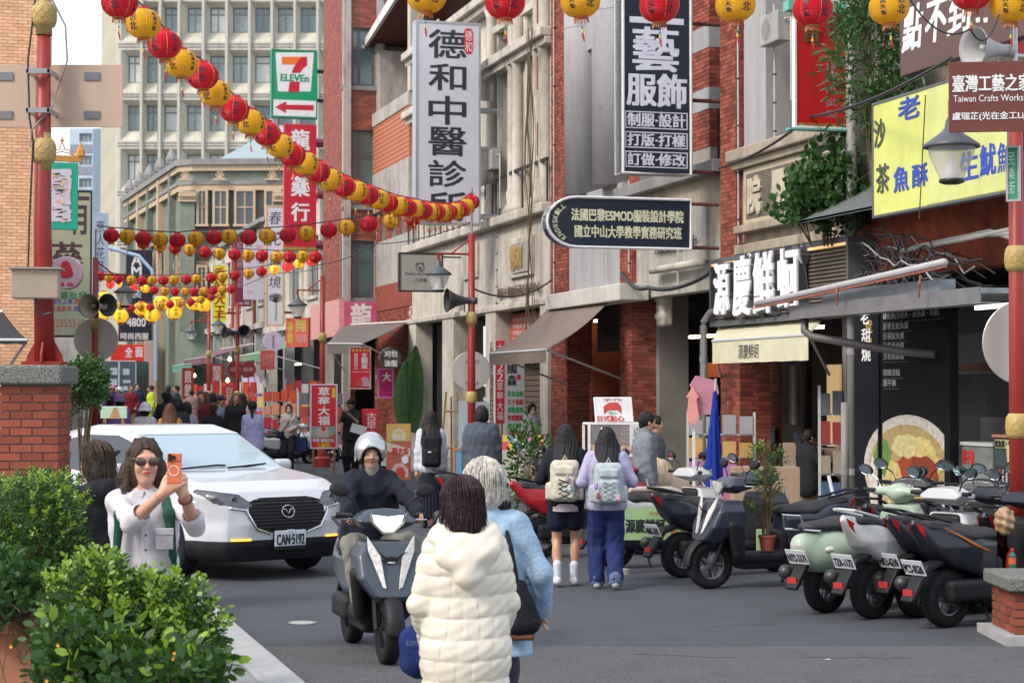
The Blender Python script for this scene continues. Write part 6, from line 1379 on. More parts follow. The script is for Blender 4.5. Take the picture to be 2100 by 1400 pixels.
    cutf = (lambda X, Y, Z: (hem-Z)+0*X+0*Y) if hip.z > .75 and sl_ >= 0 and hem > .2 and (wl.z > hem+.05 and wr.z > hem+.05) else None
    dsp = top[6] if len(top) > 6 else wrinkle(wrk)
    s.build('top', res*.85, tm, R0, disp=dsp, cut=cutf)
    if cutf is None and hem > .3 and hip.z > .75: pass
    bm = cloth(bot[1]) if isinstance(bot[1], tuple) else bot[1]; s = SDF()
    if bot[0] == 'skirt':
        s.cone(hip+V3((0, 0, .08)), V3((hip.x, hip.y, bot[2]+.05)), .10, bot[3], .03, (.8, 1, 1)); s.build('skirt', res*.85, bm, R0, disp=lambda X, Y, Z: .010*np.sin(np.arctan2(Y-hip.y, X-hip.x)*22+Z*2)*np.clip((hip.z-Z)*2.5, 0, 1), cut=lambda X, Y, Z: (bot[2]-Z)+0*X+0*Y)
    else:
        w_ = bot[3] if len(bot) > 3 else .024; s.cone(hip+V3((0, .01, 0)), hip+sp*.1, .105+w_, .10+w_, .04, (.72, 1, 1)); zb = bot[2]
        if bot[0] == 'shorts':
            for h, k_ in ((hl, kl_), (hr, kr_)): s.cone(h, h+(k_-h)*bot[2], .092+w_*.7, .085+w_, .03)
            s.build('shorts', res*.85, bm, R0, disp=wrinkle(.003))
        else:
            for h, k_, a in ((hl, kl_, al), (hr, kr_, ar)): s.cone(h, k_, .088+w_*.6, .056+w_, .03); s.cone(k_, a+(k_-a).normalized()*(bot[4] if len(bot) > 4 else .02), .056+w_, .040+w_*(1.1 if w_ > .03 else .8), .03)
            s.build('trousers', res*.85, bm, R0, disp=wrinkle(wrk+.001), cut=(lambda X, Y, Z: (.035-Z)+0*X+0*Y) if hip.z > .75 else None)
    if shoes:
        s = SDF()
        for a, f_ in ((al, fl), (ar, fr)):
            d = V3(f_[3]) if len(f_) > 3 else V3((0, -.14, -.05)); dn = d.normalized(); s.cone(a+V3((0, .03, -.03)), a+d, .047, .036, .03, (1, 1, 1))
        s.build('shoes', res*.7, paint(shoes) if max(shoes) < .5 else paint(shoes, .7), R0)
    # hair
    st, hcol = hair; hm = hairm(hcol); s = SDF()
    if st != 'bald':
        s.ell(W_(0, .018, .032), (.087, .104, .098), .02, RHn)
        if st == 'short': s.cone(W_(0, .05, -.02), W_(0, .06, -.05), .065, .045, .03)
        if st in ('bob', 'wild'): s.ell(W_(0, .03, -.035), (.098, .092, .10), .04, RHn)
        if st == 'wild': s.ell(W_(0, .04, -.09), (.085, .07, .075), .04, RHn)
        if st == 'long':
            bk = nb+sp*-.20+V3((0, .12, 0)); s.ell(W_(0, .03, -.04), (.092, .085, .10), .04, RHn); s.cone(W_(0, .05, -.08), bk, .095, .10, .04, (.72, 1.35, 1)); s.cone(bk, bk-sp*.15, .10, .05, .03, (.72, 1.6, 1))
            for q_ in (-1, 1): s.cone(W_(q_*.072, 0, -.03), nb+V3((q_*.10, -.005, -.10)), .03, .03, .02)
        if st == 'bun': s.ell(W_(0, .10, .06), (.045, .045, .045), .01); s.cone(W_(0, .05, -.02), W_(0, .05, -.05), .06, .035, .03)
        if st == 'pony': s.cone(W_(0, .1, .03), W_(0, .14, -.2), .035, .02, .02)
        s.ell(W_(0, -.095, -.035), (.067, .085, .092), .012, RHn, sub=True); s.ell(W_(0, -.10, .022), (.06, .06, .052), .012, RHn, sub=True)
        s.build('hair', res*.75, hm, R0, disp=lambda X, Y, Z: .003*np.sin(X*170+Y*60+6*np.sin(Z*9))+.003*np.sin(Y*140+X*90+5*np.sin(Z*13)))
    fc = abs(((face+head[0]+180) % 360)-180) < 100
    if fc:
        E = SDF(); B_ = SDF()
        for s_ in (-1, 1):
            E.ell(W_(s_*.030, -.0885, .005), (.014, .006, .0055), .001, RHn)
            B_.cone(W_(s_*.016, -.095, .024), W_(s_*.047, -.083, .027), .0035, .003, .002)
        if not (hat and hat[0] == 'sun'):
            E.build('eyes', max(res*.35, .002), M_eye, R0); 
            if Y < 60: B_.build('eyebrows', .003, hm, R0)
        if not mask: SDF().ell(W_(0, -.0985 if res <= .008 else -.091, -.052), (.021, .005, .0055), .002, RHn).build('lips', .0025, M_lip if hat is None or hat[0] != 'sun' else paint((.5, .04, .04)), R0)
    if mask: SDF().ell(W_(0, -.055, -.045), (.058, .058, .05), .01, RHn).build('face_mask', .006, paint(mask), R0)
    if hat:
        s = SDF(); hcl = cloth(hat[1]) if isinstance(hat[1], tuple) else hat[1]
        if hat[0] == 'bucket': s.ell(W_(0, .012, .06), (.098, .112, .085), .01, RHn); s.cone(W_(0, .01, .045), W_(0, .01, -.0), .11, .14, .01); s.ell(W_(0, .01, -.05), (.125, .14, .08), .01, RHn, sub=True); s.ell(W_(0, -.03, -.06), (.14, .15, .08), .01, RHn, sub=True)
        if hat[0] == 'cap': s.ell(W_(0, .015, .05), (.094, .110, .085), .01, RHn); s.cone(W_(-.03, -.10, .05), W_(.03, -.10, .05), .045, .045, .02, (1, .8, 3.2)); s.ell(W_(0, -.03, -.06), (.12, .12, .085), .01, RHn, sub=True)
        if hat[0] == 'helmet':
            s.ell(W_(0, .018, .03), (.125, .145, .135), .02, RHn); s.ell(W_(0, -.125, -.055), (.088, .13, .115), .02, RHn, sub=True); s.box(W_(0, 0, -.16), (.2, .2, .075), .01, .01, RHn, sub=True); s.ell(W_(0, 0, -.02), (.095, .115, .12), .01, RHn, sub=True)
        if hat[0] != 'sun': s.build('helmet' if hat[0] == 'helmet' else hat[0]+('_hat' if hat[0] == 'bucket' else ''), res*.7, hcl, R0)
        if hat[0] == 'helmet': SDF().ell(W_(0, .018, .03), (.118, .138, .128), .02, RHn).ell(W_(0, -.13, -.055), (.078, .13, .108), .02, RHn, sub=True).box(W_(0, 0, -.17), (.2, .2, .075), .01, .01, RHn, sub=True).build('helmet_lining', .008, paint((.02, .02, .022), .8), R0)
    J = dict(R=R0, hc=hc, RH=RH, W=W_, nb=nb, hip=hip, chest=chest, sp=sp, el=el, wl=wl, er=er, wr=wr, shl=shl, shr=shr, S=S, kl=kl_, kr=kr_, al=al, ar=ar)
    if extra: extra(J)
    return J
def strands(J, col, n, r0, f, rad=.0035, name='hair_strands'):
    q = MB()
    for k in range(n): q.tube(f(k), [rad, rad, rad*.8, rad*.3], 4, cap=False)
    q.build(name, hairm(col), J['R'])
def lock(J, a, drop=.1, out=0, t0=None, flare=0):
    W_ = J['W']; t0 = rnd(0, .6) if t0 is None else t0; P = []
    for i in range(4): t = t0+(1.75-t0)*i/3; P.append(W_((.09+out)*math.sin(t)*math.cos(a), .02+(.107+out)*math.sin(t)*math.sin(a), .033+(.101+out)*math.cos(t)))
    P.append(P[-1]+Vector((flare*math.cos(a), flare*math.sin(a), -drop))); return P
def bag_sdf(label, name, J, prims, m, cat='bag', straps=None, h=.012, sm=None, disp=None, parts=()):
    """a bag worn or held by a person: a top-level thing placed in the person's frame"""
    R_ = J['R']; o = thing(name, label, cat, R_.location, R_.rotation_euler.z); o.scale = R_.scale
    s = SDF()
    for p in prims: getattr(s, p[0])(*p[1:])
    s.build('bag_body', h, m, o, disp=disp or wrinkle(.003))
    if straps:
        for P, r in straps: MB().tube(P, r, 6).build('strap', sm or m, o)
    for nm, pr, mm in parts:
        s = SDF(); [getattr(s, p[0])(*p[1:]) for p in pr]; s.build(nm, h*.7, mm, o)
    return o
blk = (.015, .016, .02)
# --- the woman with the orange phone
lin = mat('linen_white', (.60, .58, .62), .85, var=.06, vscale=12, bump=.3, bscale=140)
def phx(J):
    R_, W_ = J['R'], J['W']
    q = SDF()
    for s_ in (-1, 1):
        me = SDF().ell(W_(s_*.033, -.103, .004), (.029, .008, .024), .004, np.array(J['RH'])).build('sunglass_lens', .0035, mat('lens_brown', (.06, .025, .02), .12, spec=.8, var=0), R_)
    MB().tube([W_(-.078, -.01, .018), W_(-.062, -.1, .02), W_(-.01, -.112, .020), W_(.01, -.112, .020), W_(.062, -.1, .02), W_(.078, -.01, .018)], .0022, 6).build('sunglass_frame', mat('gold_wire', (.5, .35, .15), .3, metal=.8), R_)
    # shirt details
    n = J['nb']; q = MB()
    for s_ in (-1, 1): q.prism([(0, 0), (s_*.055, -.02), (s_*.085, -.095), (s_*.02, -.055)] if s_ > 0 else [(0, 0), (-.02, -.055), (-.085, -.095), (-.055, -.02)], (-.012, -.006))
    o = q.build('collar', lin, R_); o.location = n+Vector((0, -.06, .008)); o.rotation_euler.x = -.25; sd = o.modifiers.new('s', 'SOLIDIFY'); sd.thickness = .004
    q = MB(); y = -.152
    for i in range(6): q.lathe([(.001, .002), (.006, .002), (.006, 0)], 8, (.005, y+.008*(i > 3), 1.30-i*.075), axis='y', cap=False)
    q.build('buttons', paint((.05, .05, .08)), R_); MB().box(-.018, .022, -.148, -.142, .86, 1.34).build('placket', lin, R_)
    bevel(MB().box(.055, .145, -.148, -.136, 1.15, 1.25).build('pocket', lin, R_), .004); bevel(MB().box(.052, .148, -.153, -.146, 1.225, 1.26).build('pocket_flap', lin, R_), .004)
    for e, w in ((J['el'], J['wl']), (J['er'], J['wr'])):
        d = (w-e).normalized(); SDF().cone(e-d*.02, e+d*.055, .052, .06, .01).cone(e-d*.0, e+d*.09, .044, .048, .01, (1, 1, 1), True).build('rolled_cuff', .006, lin, R_, disp=wrinkle(.002, 1.5))
    w, e = J['wl'], J['el']; c = w+(e-w)*.18; d = (e-w).normalized(); a = d.cross(Vector((0, 0, 1))).normalized(); b_ = d.cross(a)
    MB().tube([c+a*.034*math.cos(t)+b_*.034*math.sin(t) for t in [2*PI*k/14 for k in range(15)]], .006, 6).build('bracelet', paint((.22, .03, .02)), R_)
    hcol = (.045, .022, .014)
    def f(k):
        s_ = -1 if k % 5 < 3 else 1; t = rnd(0, 1); x = s_*rnd(.055, .085); return [W_(s_*rnd(.0, .05), .02, .125), W_(x*1.08, rnd(-.02, .05), .05), W_(s_*rnd(.08, .095), rnd(-.02, .05), -.06), J['nb']+Vector((s_*rnd(.06, .14), rnd(-.08, .03), rnd(-.16, -.05)))]
    strands(J, hcol, 120, 0, f, .004)
    SDF().ell(W_(-.078, -.005, -.045), (.006, .006, .008)).build('earring', .003, MATS['gold_wire'], R_)
PH = person('woman in white linen shirt and sunglasses holding up an orange phone', 297, 10.0, 12, 1.665, .0065, lean=-.03, wr=(.075, -.40, 1.445), wl=(.185, -.40, 1.45), pr=(-.45, .0, -1), pl=(.55, .1, -1), head=(6, 0), top=(lin, 1.02, .80, .014, None, 1.12), bot=('trousers', (.20, .17, .10), .1), hair=('long', (.045, .022, .014)), hat=('sun', blk), fingers=True, hd=(((-.45, -.1, .9), (-.4, .9, .2), .55), ((.62, -.25, .6), (.5, .8, .1), .45)), extra=phx, skin=mat('skin_fair', (.58, .32, .22), .5, var=.05, sub=.15), wrk=.0035)
# orange phone in her hands
wm = PH['R'].matrix_basis; mid = (PH['wl']+PH['wr'])/2; c = Vector(at(357, 960, 9.55)); ph = thing('phone', 'orange phone with white ring and camera lenses held by the woman in white', 'phone', c, math.radians(-4)); ph.rotation_euler.x = -.06
bevel(MB().box(-.036, .036, 0, .010, -.075, .075).build('case', mat('phone_orange', (.62, .16, .07), .4, var=0), ph), .006, 3); bevel(MB().box(-.034, .034, -.005, 0, .035, .072).build('camera_bump', paint((.55, .15, .08), .3), ph), .004, 3)
for x, z in ((-.02, .062), (-.02, .044), (-.001, .053)): MB().lathe([(.001, -.012), (.009, -.012), (.010, -.004)], 14, (x, 0, z), axis='y', cap=False).build('camera_lens', M_eye, ph)
MB().tube([(.024*math.cos(t), -.001, -.012+.024*math.sin(t)) for t in [2*PI*k/24 for k in range(25)]], .0022, 5).build('ring', M_w, ph)
# her green backpack
gm = cloth((.02, .075, .055)); n = PH['nb']
bag_sdf('dark green backpack worn by the woman in white', 'backpack', PH, [('box', (.02, .22, 1.12), (.16, .09, .24), .06), ('box', (.17, .12, .90), (.02, .06, .22), .02)], gm, 'backpack', parts=[('shoulder_strap', [('cone', (s_*.10, .03, 1.46), (s_*.125, -.125, 1.33), .028, .028, .02, (1, 1.3, 1)), ('cone', (s_*.125, -.125, 1.33), (s_*.145, -.13, 1.12), .028, .02, .02, (1, 1.5, 1)), ('cone', (s_*.145, -.13, 1.12), (s_*.17, -.03, .95), .016, .012, .02)], gm) for s_ in (-1, 1)])
# --- the person in the black hoodie with their back turned
def hx(J):
    def f(k): return lock(J, rnd(-.5, PI+.5), rnd(.1, .2), rnd(0, .02), None, rnd(-.02, .05))
    strands(J, (.06, .04, .025), 130, 0, f, .004)
person('person in a black hoodie with wavy dark hair, back turned, beside the woman in white', 207, 11.4, 215, 1.6, .010, head=(20, 12), top=(blk, 2, .75, .03, 'hood', 1.1), hair=('wild', (.028, .018, .013)), extra=hx, sh=.02)
# --- the woman in the cream puffer coat (seen from behind) and her white haired companion
pf = mat('puffer_cream', (.72, .665, .55), .36, var=.03, vscale=8, bump=.12, bscale=25)
def quilt(X, Y, Z):
    r = Z/.098+.35*np.sin(X*9+1)*.25; fr_ = np.abs(np.sin(PI*r)); th = np.arctan2(Y, X)*.22/.115+.5*np.floor(r)+.3*np.sin(np.floor(r)*2.1); g = np.abs(np.sin(PI*th)); g = np.where(np.sin(np.floor(r)*5.3+np.floor(th)*3.1) > .25, 1, g)
    return .011*(fr_+.01)**.32*np.minimum(1, .35+.65*g**.32)-.006+.002*np.sin(X*60+Z*45)*np.sin(Z*70+Y*50)
def pfx(J):
    s = SDF(); n = J['nb']; s.ell(n+Vector((0, .10, -.075)), (.15, .075, .10), .03); s.cone(n+Vector((-.12, .03, -.01)), n+Vector((0, .14, -.16)), .06, .055, .05); s.cone(n+Vector((.12, .03, -.01)), n+Vector((0, .14, -.16)), .06, .055, .05); s.cone(n+Vector((-.1, -.02, .01)), n+Vector((.1, -.02, .01)), .065, .065, .04)
    s.ell(n+Vector((0, .06, .07)), (.085, .075, .07), .03, None, True); s.build('hood', .009, pf, J['R'], disp=lambda X, Y, Z: .005*np.sin(Z*52+X*10)+.003*np.sin(X*60+Z*30)*np.sin(Z*40))
    def f(k): return lock(J, rnd(-.8, PI+.8), rnd(.12, .2), rnd(0, .012), None, rnd(-.01, .03))
    strands(J, (.032, .014, .018), 260, 0, f, .0042)
person('woman in a long cream puffer coat with dark reddish hair, back turned', 955, 8.35, 186, 1.535, .0075, lean=.04, head=(38, 6), top=(pf, 2, .36, .024, 'collar', 1.08, quilt), bot=('trousers', blk, .1), hair=('wild', (.022, .011, .013)), wr=(-.17, -.2, .93), wl=(.17, -.18, .95), extra=pfx, sh=-.005)
den = cloth((.29, .42, .56))
def wx(J):
    def f(k): return lock(J, rnd(-.5, PI+.5), rnd(.02, .10), rnd(0, .022), rnd(0, 1.2), rnd(-.03, .03))
    strands(J, (.55, .52, .47), 300, 0, f, .0034)
WH = person('white haired person in a blue denim jacket behind the woman in the cream coat', 992, 9.3, 180, 1.57, .010, head=(40, 0), top=(den, 2, .74, .035, 'collar', 1.15), hair=('bob', (.55, .52, .46)), extra=wx, wr=(-.3, -.12, .95), sh=.03)
bag_sdf('black shoulder bag with brown base hanging at the side of the white haired person', 'shoulder_bag', WH, [('cone', (-.18, .17, 1.10), (-.19, .17, .92), .035, .085, .02, (.8, 1.3, 1))], cloth((.012, .013, .018)), straps=[([(-.1, .06, 1.43), (-.14, .17, 1.3), (-.18, .18, 1.08)], .013)], parts=[('base', [('box', (-.19, .17, .845), (.07, .05, .015), .01)], cloth((.12, .05, .03)))])
pb = at(848, 1300, 8.7); o = thing('tote_bag', 'navy blue cloth bag hanging in front of the woman in the cream coat', 'bag', (pb.x, pb.y, pb.z-.13)); SDF().cone((0, 0, .1), (.02, 0, .02), .07, .085, .02, (1, 1.3, 1)).build('bag_body', .01, cloth((.015, .03, .14)), o, disp=wrinkle(.004)); letters(o, '臺北城大街', -.03, .03, .09, .115, -.078, paint((.15, .2, .4)))
# --- the two students walking away
G1 = person('student in black jacket and shorts with long black hair walking away', 1160, 19.3, 176, 1.575, .011, top=((.012, .013, .02), 2, .84, .03, 'collar'), bot=('shorts', (.012, .014, .035), .48, .028), hair=('long', (.012, .010, .012)), shoes=(.6, .6, .6), fr=(-.085, -.07, .08), fl=(.085, .1, .10), wr=(-.16, -.18, 1.12), wl=(.16, -.18, 1.12), sh=.02)
for a in (G1['al'], G1['ar']): SDF().cone(a+Vector((0, 0, -.02)), a+Vector((0, 0, .14)), .042, .047).build('sock', .01, paint((.58, .6, .66), .9), G1['R'])
MB().lathe([(.155, .80), (.16, .845), (.15, .88)], 20, (0, .01, 0), cap=False).build('shirt_hem', paint((.5, .42, .44)), G1['R'])
def pack(J, label, c, c2, charm):
    cm = cloth(c); o = bag_sdf(label, 'backpack', J, [('box', (0, .21, 1.13), (.155, .085, .22), .07, .02), ('box', (0, .29, 1.05), (.11, .045, .12), .04, .02), ('box', (-.17, .20, 1.02), (.035, .05, .09), .025, .02), ('box', (.17, .20, 1.02), (.035, .05, .09), .025, .02), ('box', (0, .29, 1.24), (.10, .03, .045), .02, .01)], cm, 'backpack', straps=[([(-.02, .22, 1.35), (0, .24, 1.40), (.02, .22, 1.35)], .01)], h=.011)
    q = MB()
    for k in range(4): z = .95+k*.05; q.tube([(-.06, .338, z), (.06, .338, z+.05)], .005, 4); q.tube([(.06, .338, z), (-.06, .338, z+.05)], .005, 4)
    q.build('lacing', paint(c2), o)
    for k, (x, z, cc) in enumerate(charm): SDF().ell((x, .345, z), (.025, .015, .03), .01).ell((x, .35, z+.03), (.017, .014, .017), .005).build('charm', .007, cloth(cc), o)
    return o
pack(G1, 'cream backpack with black lacing and a small pale blue charm on the student in shorts', (.50, .47, .38), blk, [(-.055, 1.05, (.45, .6, .68)), (-.03, 1.15, (.4, .35, .45))])
G2 = person('student in lilac shirt and wide dark blue jeans walking away', 1244, 19.0, 182, 1.555, .011, top=((.36, .34, .50), 1.5, .84, .035, None), bot=('trousers', (.018, .03, .11), .1, .040, .02), hair=('long', (.012, .012, .016)), shoes=(.4, .42, .42), fr=(-.08, .1, .10), fl=(.1, -.08, .08), wr=(-.16, -.18, 1.12), wl=(.16, -.18, 1.12), sh=.02)
pack(G2, 'grey backpack with soft toy charms on the student in wide jeans', (.36, .41, .44), (.25, .27, .3), [(-.10, .98, (.6, .35, .42)), (.12, 1.0, (.3, .13, .08)), (.14, 1.10, (.4, .25, .55))])
for a, k_ in ((G2['al'], G2['kl']), (G2['ar'], G2['kr'])): SDF().cone(a+Vector((0, .0, .0)), a+Vector((0, 0, .035)), .078, .078, .01).build('jeans_cuff', .011, cloth((.10, .14, .24)), G2['R'])
# --- student with the black backpack, grey jacket person
K = person('student in white shirt and long black skirt, back turned by the red lamp', 884, 27.5, 184, 1.62, .013, top=((.52, .54, .60), 2, .84, .028, 'collar'), bot=('skirt', (.014, .015, .025), .12, .19), hair=('long', (.012, .01, .01)), head=(-15, 0))
bag_sdf('black school backpack with a small white triangle on the student in the long skirt', 'backpack', K, [('box', (0, .21, 1.13), (.14, .08, .23), .06, .02), ('box', (0, .28, 1.05), (.11, .03, .11), .03, .02)], cloth(blk), 'backpack', parts=[('triangle_mark', [('box', (.03, .315, 1.12), (.025, .006, .012), .002)], M_w), ('shoulder_strap', [('cone', (-.1, .1, 1.42), (-.13, .16, 1.3), .03, .03)], cloth(blk)), ('shoulder_strap', [('cone', (.1, .1, 1.42), (.13, .16, 1.3), .03, .03)], cloth(blk))])
person('person in a loose dark grey jacket, back turned beside the middle lamp post', 988, 27.0, 180, 1.70, .013, top=((.07, .085, .11), 2, .70, .045, 'collar', 1.1), bot=('trousers', (.03, .03, .035), .1, .03), hair=('bob', (.012, .011, .012)), sh=.02)
# --- man in grey and the woman seated behind the scooters
person('man in a grey jacket with short black hair standing in profile at the snack cart', 1322, 23.2, 100, 1.66, .013, head=(10, 8), top=((.17, .19, .22), 2, .8, .03, 'collar', 1.1), bot=('trousers', (.06, .09, .13), .1, .03), hair=('short', (.012, .011, .011)))
person('woman in a beige jumper bending over behind the parked scooters', 1378, 23.8, 250, 1.6, .014, hip=(0, .1, .72), lean=.75, top=((.42, .33, .24), 2, .6, .035, 'collar'), bot=('trousers', (.42, .40, .40), .1, .03), hair=('bun', (.012, .011, .011)), wr=(-.2, -.5, .75), wl=(.2, -.5, .75), head=(0, 20))
person('second customer in profile just behind the man in grey at the snack cart', 1342, 24.6, 96, 1.6, .016, top=((.10, .10, .12), 2, .8, .03), hair=('short', (.02, .015, .012)))
person('person in black sitting inside the oyster shop with a hand raised to the head', 1655, 29.0, 120, 1.62, .016, z0=.1, hip=(0, 0, .5), top=(blk, 2, .4, .03, 'collar'), bot=('trousers', blk, .1), hair=('short', (.012, .011, .011)), fr=(-.1, -.35, .08), fl=(.1, -.35, .08), wl=(.12, -.16, 1.12), wr=(-.2, -.3, .75), head=(0, 15))
person('shop assistant with a pale mask behind the book counter under the brown awning', 1090, 40.5, 20, 1.6, .018, z0=.05, top=((.45, .40, .50), 1, .8, .02), hair=('bob', (.02, .013, .01)), mask=(.5, .55, .62), head=(0, 15))
# --- mid distance
MW = person('woman in a pale grey cardigan and pink face mask walking towards the camera', 593, 46.5, -8, 1.575, .015, head=(12, 6), top=((.42, .39, .36), 2, .82, .028, 'collar'), bot=('trousers', (.02, .022, .03), .1, .03), hair=('bob', (.02, .013, .012)), mask=(.60, .42, .48), wl=(.1, -.22, 1.05), fl=(.09, -.1, .08), fr=(-.09, .12, .1))
bag_sdf('dark navy crossbody bag at the hip of the masked woman in the grey cardigan', 'crossbody_bag', MW, [('box', (-.2, -.1, .92), (.1, .05, .09), .03)], cloth((.015, .02, .05)), straps=[([(.1, -.08, 1.44), (0, -.16, 1.2), (-.17, -.14, .98)], .012)])
o = bag_sdf('navy cloth tote bag beside the masked woman in the grey cardigan', 'tote_bag', MW, [('box', (.34, 0, .68), (.14, .06, .19), .03)], cloth((.02, .035, .10)), straps=[([(.27, 0, .86), (.3, 0, 1.0), (.36, 0, 1.0), (.42, 0, .86)], .01)])
CP = person('man in black polo and cap taking a picture beside the strawberry banner', 722, 43.5, -15, 1.72, .014, head=(-25, 4), top=(blk, .85, .8, .028, 'collar', 1.1), bot=('trousers', blk, .1, .035), hair=('short', (.012, .011, .011)), hat=('cap', blk), wl=(.05, -.34, 1.38), wr=(-.10, -.34, 1.40), pl=(.6, 0, -1), pr=(-.6, 0, -1), skin=mat('skin_tan', (.36, .19, .12), .55, sub=.1), sh=.02)
c = Vector(at(706, 846, 42.9)); cm = thing('camera', 'small black camera held up to the face of the man in the black polo', 'camera', c, -.3); bevel(MB().box(-.06, .06, -.02, .02, -.035, .035).build('camera_body', M_iron, cm), .008); MB().lathe([(.001, .05), (.025, .05), (.028, .02)], 14, axis='y', cap=False).build('camera_lens', M_eye, cm)
pp_ = at(735, 880, 43.1); o = thing('paper_sheet', 'sheet of white paper tucked under the arm of the man in the black polo', 'paper', pp_, .2); o.rotation_euler.y = .3; MB().box(-.17, .17, -.003, .003, -.1, .1).build('sheet', M_w, o)
# --- the far crowd
CR = [  # label, px, top y, H, facing, top colour, sleeves, hair, hair colour, hat, bottom, head turn
 ('old man in a maroon jacket facing the camera beside the man in navy', 268, 790, 1.74, 10, (.20, .02, .03), 2, 'short', (.10, .09, .08), None, (.18, .14, .09), 15),
 ('tall man in a navy jacket standing between the maroon jacket and the lime top', 283, 785, 1.84, 0, (.02, .03, .075), 2, 'short', (.012, .011, .011), None, (.02, .02, .03), 0),
 ('woman in a bright lime green top turned to the left', 310, 791, 1.70, -60, (.50, .62, .03), 1.6, 'bun', (.03, .02, .015), None, (.50, .62, .03), -20),
 ('person in a black T-shirt and black cap with white print on the back', 341, 805, 1.80, 195, (.012, .012, .014), .8, 'short', (.012, .011, .011), ('cap', blk), (.03, .03, .04), 15),
 ('child sized person in a white bucket hat and white top', 298, 829, 1.45, 180, (.5, .52, .58), .8, 'bob', (.015, .012, .01), ('bucket', (.62, .62, .66)), (.1, .1, .12), 0),
 ('person in a purple bucket hat behind the green printed board', 246, 812, 1.60, 180, (.18, .12, .3), 1, 'bob', (.015, .012, .01), ('bucket', (.16, .11, .28)), (.05, .05, .06), 0),
 ('person in a dark maroon top with short black hair, left in the crowd', 226, 810, 1.62, 180, (.16, .02, .06), 2, 'bob', (.015, .012, .01), None, (.05, .05, .06), 0),
 ('scooter rider in a cream helmet among the far crowd', 236, 801, 1.72, 20, (.05, .05, .08), 2, 'short', (.015, .012, .01), ('helmet', (.55, .52, .36)), (.05, .05, .06), 0),
 ('scooter rider in a white helmet among the far crowd', 245, 796, 1.76, -15, (.10, .02, .10), 2, 'short', (.015, .012, .01), ('helmet', (.6, .6, .58)), (.05, .05, .06), 0),
 ('person in a pink hat farthest left in the crowd', 231, 790, 1.80, 0, (.07, .03, .12), 2, 'bob', (.015, .012, .01), ('bucket', (.55, .22, .32)), (.05, .05, .06), 0),
 ('woman with straight brown hair and a mustard top, back to the camera', 349, 829, 1.62, 182, (.34, .18, .05), 2, 'long', (.10, .035, .02), None, (.05, .05, .06), 0),
 ('person with a black bob between the brown haired woman and the grey hoodie', 364, 817, 1.70, 178, (.03, .03, .035), 2, 'bob', (.012, .012, .013), None, (.05, .05, .06), -20),
 ('person in a light grey hoodie with a black bob, back to the camera', 383, 825, 1.62, 185, (.26, .27, .33), 2, 'wild', (.012, .012, .015), None, (.05, .05, .06), 5),
 ('woman with black hair looking right behind the black T-shirt', 346, 791, 1.70, 95, (.03, .03, .03), 2, 'bob', (.012, .012, .013), None, (.05, .05, .06), 0),
 ('young man with thick black hair in a dark suit jacket, side on', 363, 791, 1.76, -75, (.025, .03, .045), 2, 'short', (.012, .012, .013), None, (.05, .05, .06), 0),
 ('woman in a mauve brown shirt with tied hair, back turned', 393, 800, 1.64, 170, (.24, .16, .14), 1.5, 'bun', (.02, .013, .01), None, (.03, .035, .05), 30),
 ('woman with wavy brown hair in a maroon top facing left', 421, 804, 1.64, -50, (.14, .02, .03), 2, 'long', (.10, .04, .025), None, (.05, .05, .06), 0),
 ('person in a beige T-shirt with a big black cap of hair, back turned', 436, 806, 1.66, 175, (.40, .34, .28), 1, 'wild', (.012, .012, .02), None, (.05, .05, .06), 0),
 ('man in a blue grey T-shirt and cap leaning towards the woman in black', 452, 812, 1.72, 30, (.17, .24, .30), .9, 'short', (.012, .012, .013), ('cap', (.03, .03, .06)), (.10, .07, .05), 20),
 ('woman in a black top with a brown bun, seen above the car', 438, 827, 1.60, 180, (.013, .013, .018), 1.1, 'bun', (.05, .025, .018), None, (.04, .04, .05), 0),
 ('woman in black with fair wavy hair behind the pink dress', 483, 807, 1.66, 10, (.02, .02, .022), 2, 'long', (.16, .09, .06), None, (.05, .05, .06), 10),
 ('woman in a pale pink top and long cream skirt with black hair', 497, 808, 1.66, 160, (.52, .38, .42), 2, 'long', (.012, .012, .013), None, ('skirt', (.55, .50, .42), .15, .2), 50),
 ('woman in a lavender jacket and long denim skirt turned to the left', 518, 824, 1.60, 215, (.38, .38, .62), 2, 'pony', (.012, .012, .013), None, ('skirt', (.035, .075, .20), .18, .2), -30),
 ('person in a black sun hat deep in the crowd', 411, 803, 1.70, 0, (.03, .03, .035), 2, 'bob', (.012, .012, .013), ('bucket', (.02, .02, .022)), (.05, .05, .06), 0),
 ('person with curly fair hair half hidden behind the lavender jacket', 507, 814, 1.60, 0, (.3, .15, .12), 2, 'bob', (.20, .12, .08), None, (.05, .05, .06), 0)]
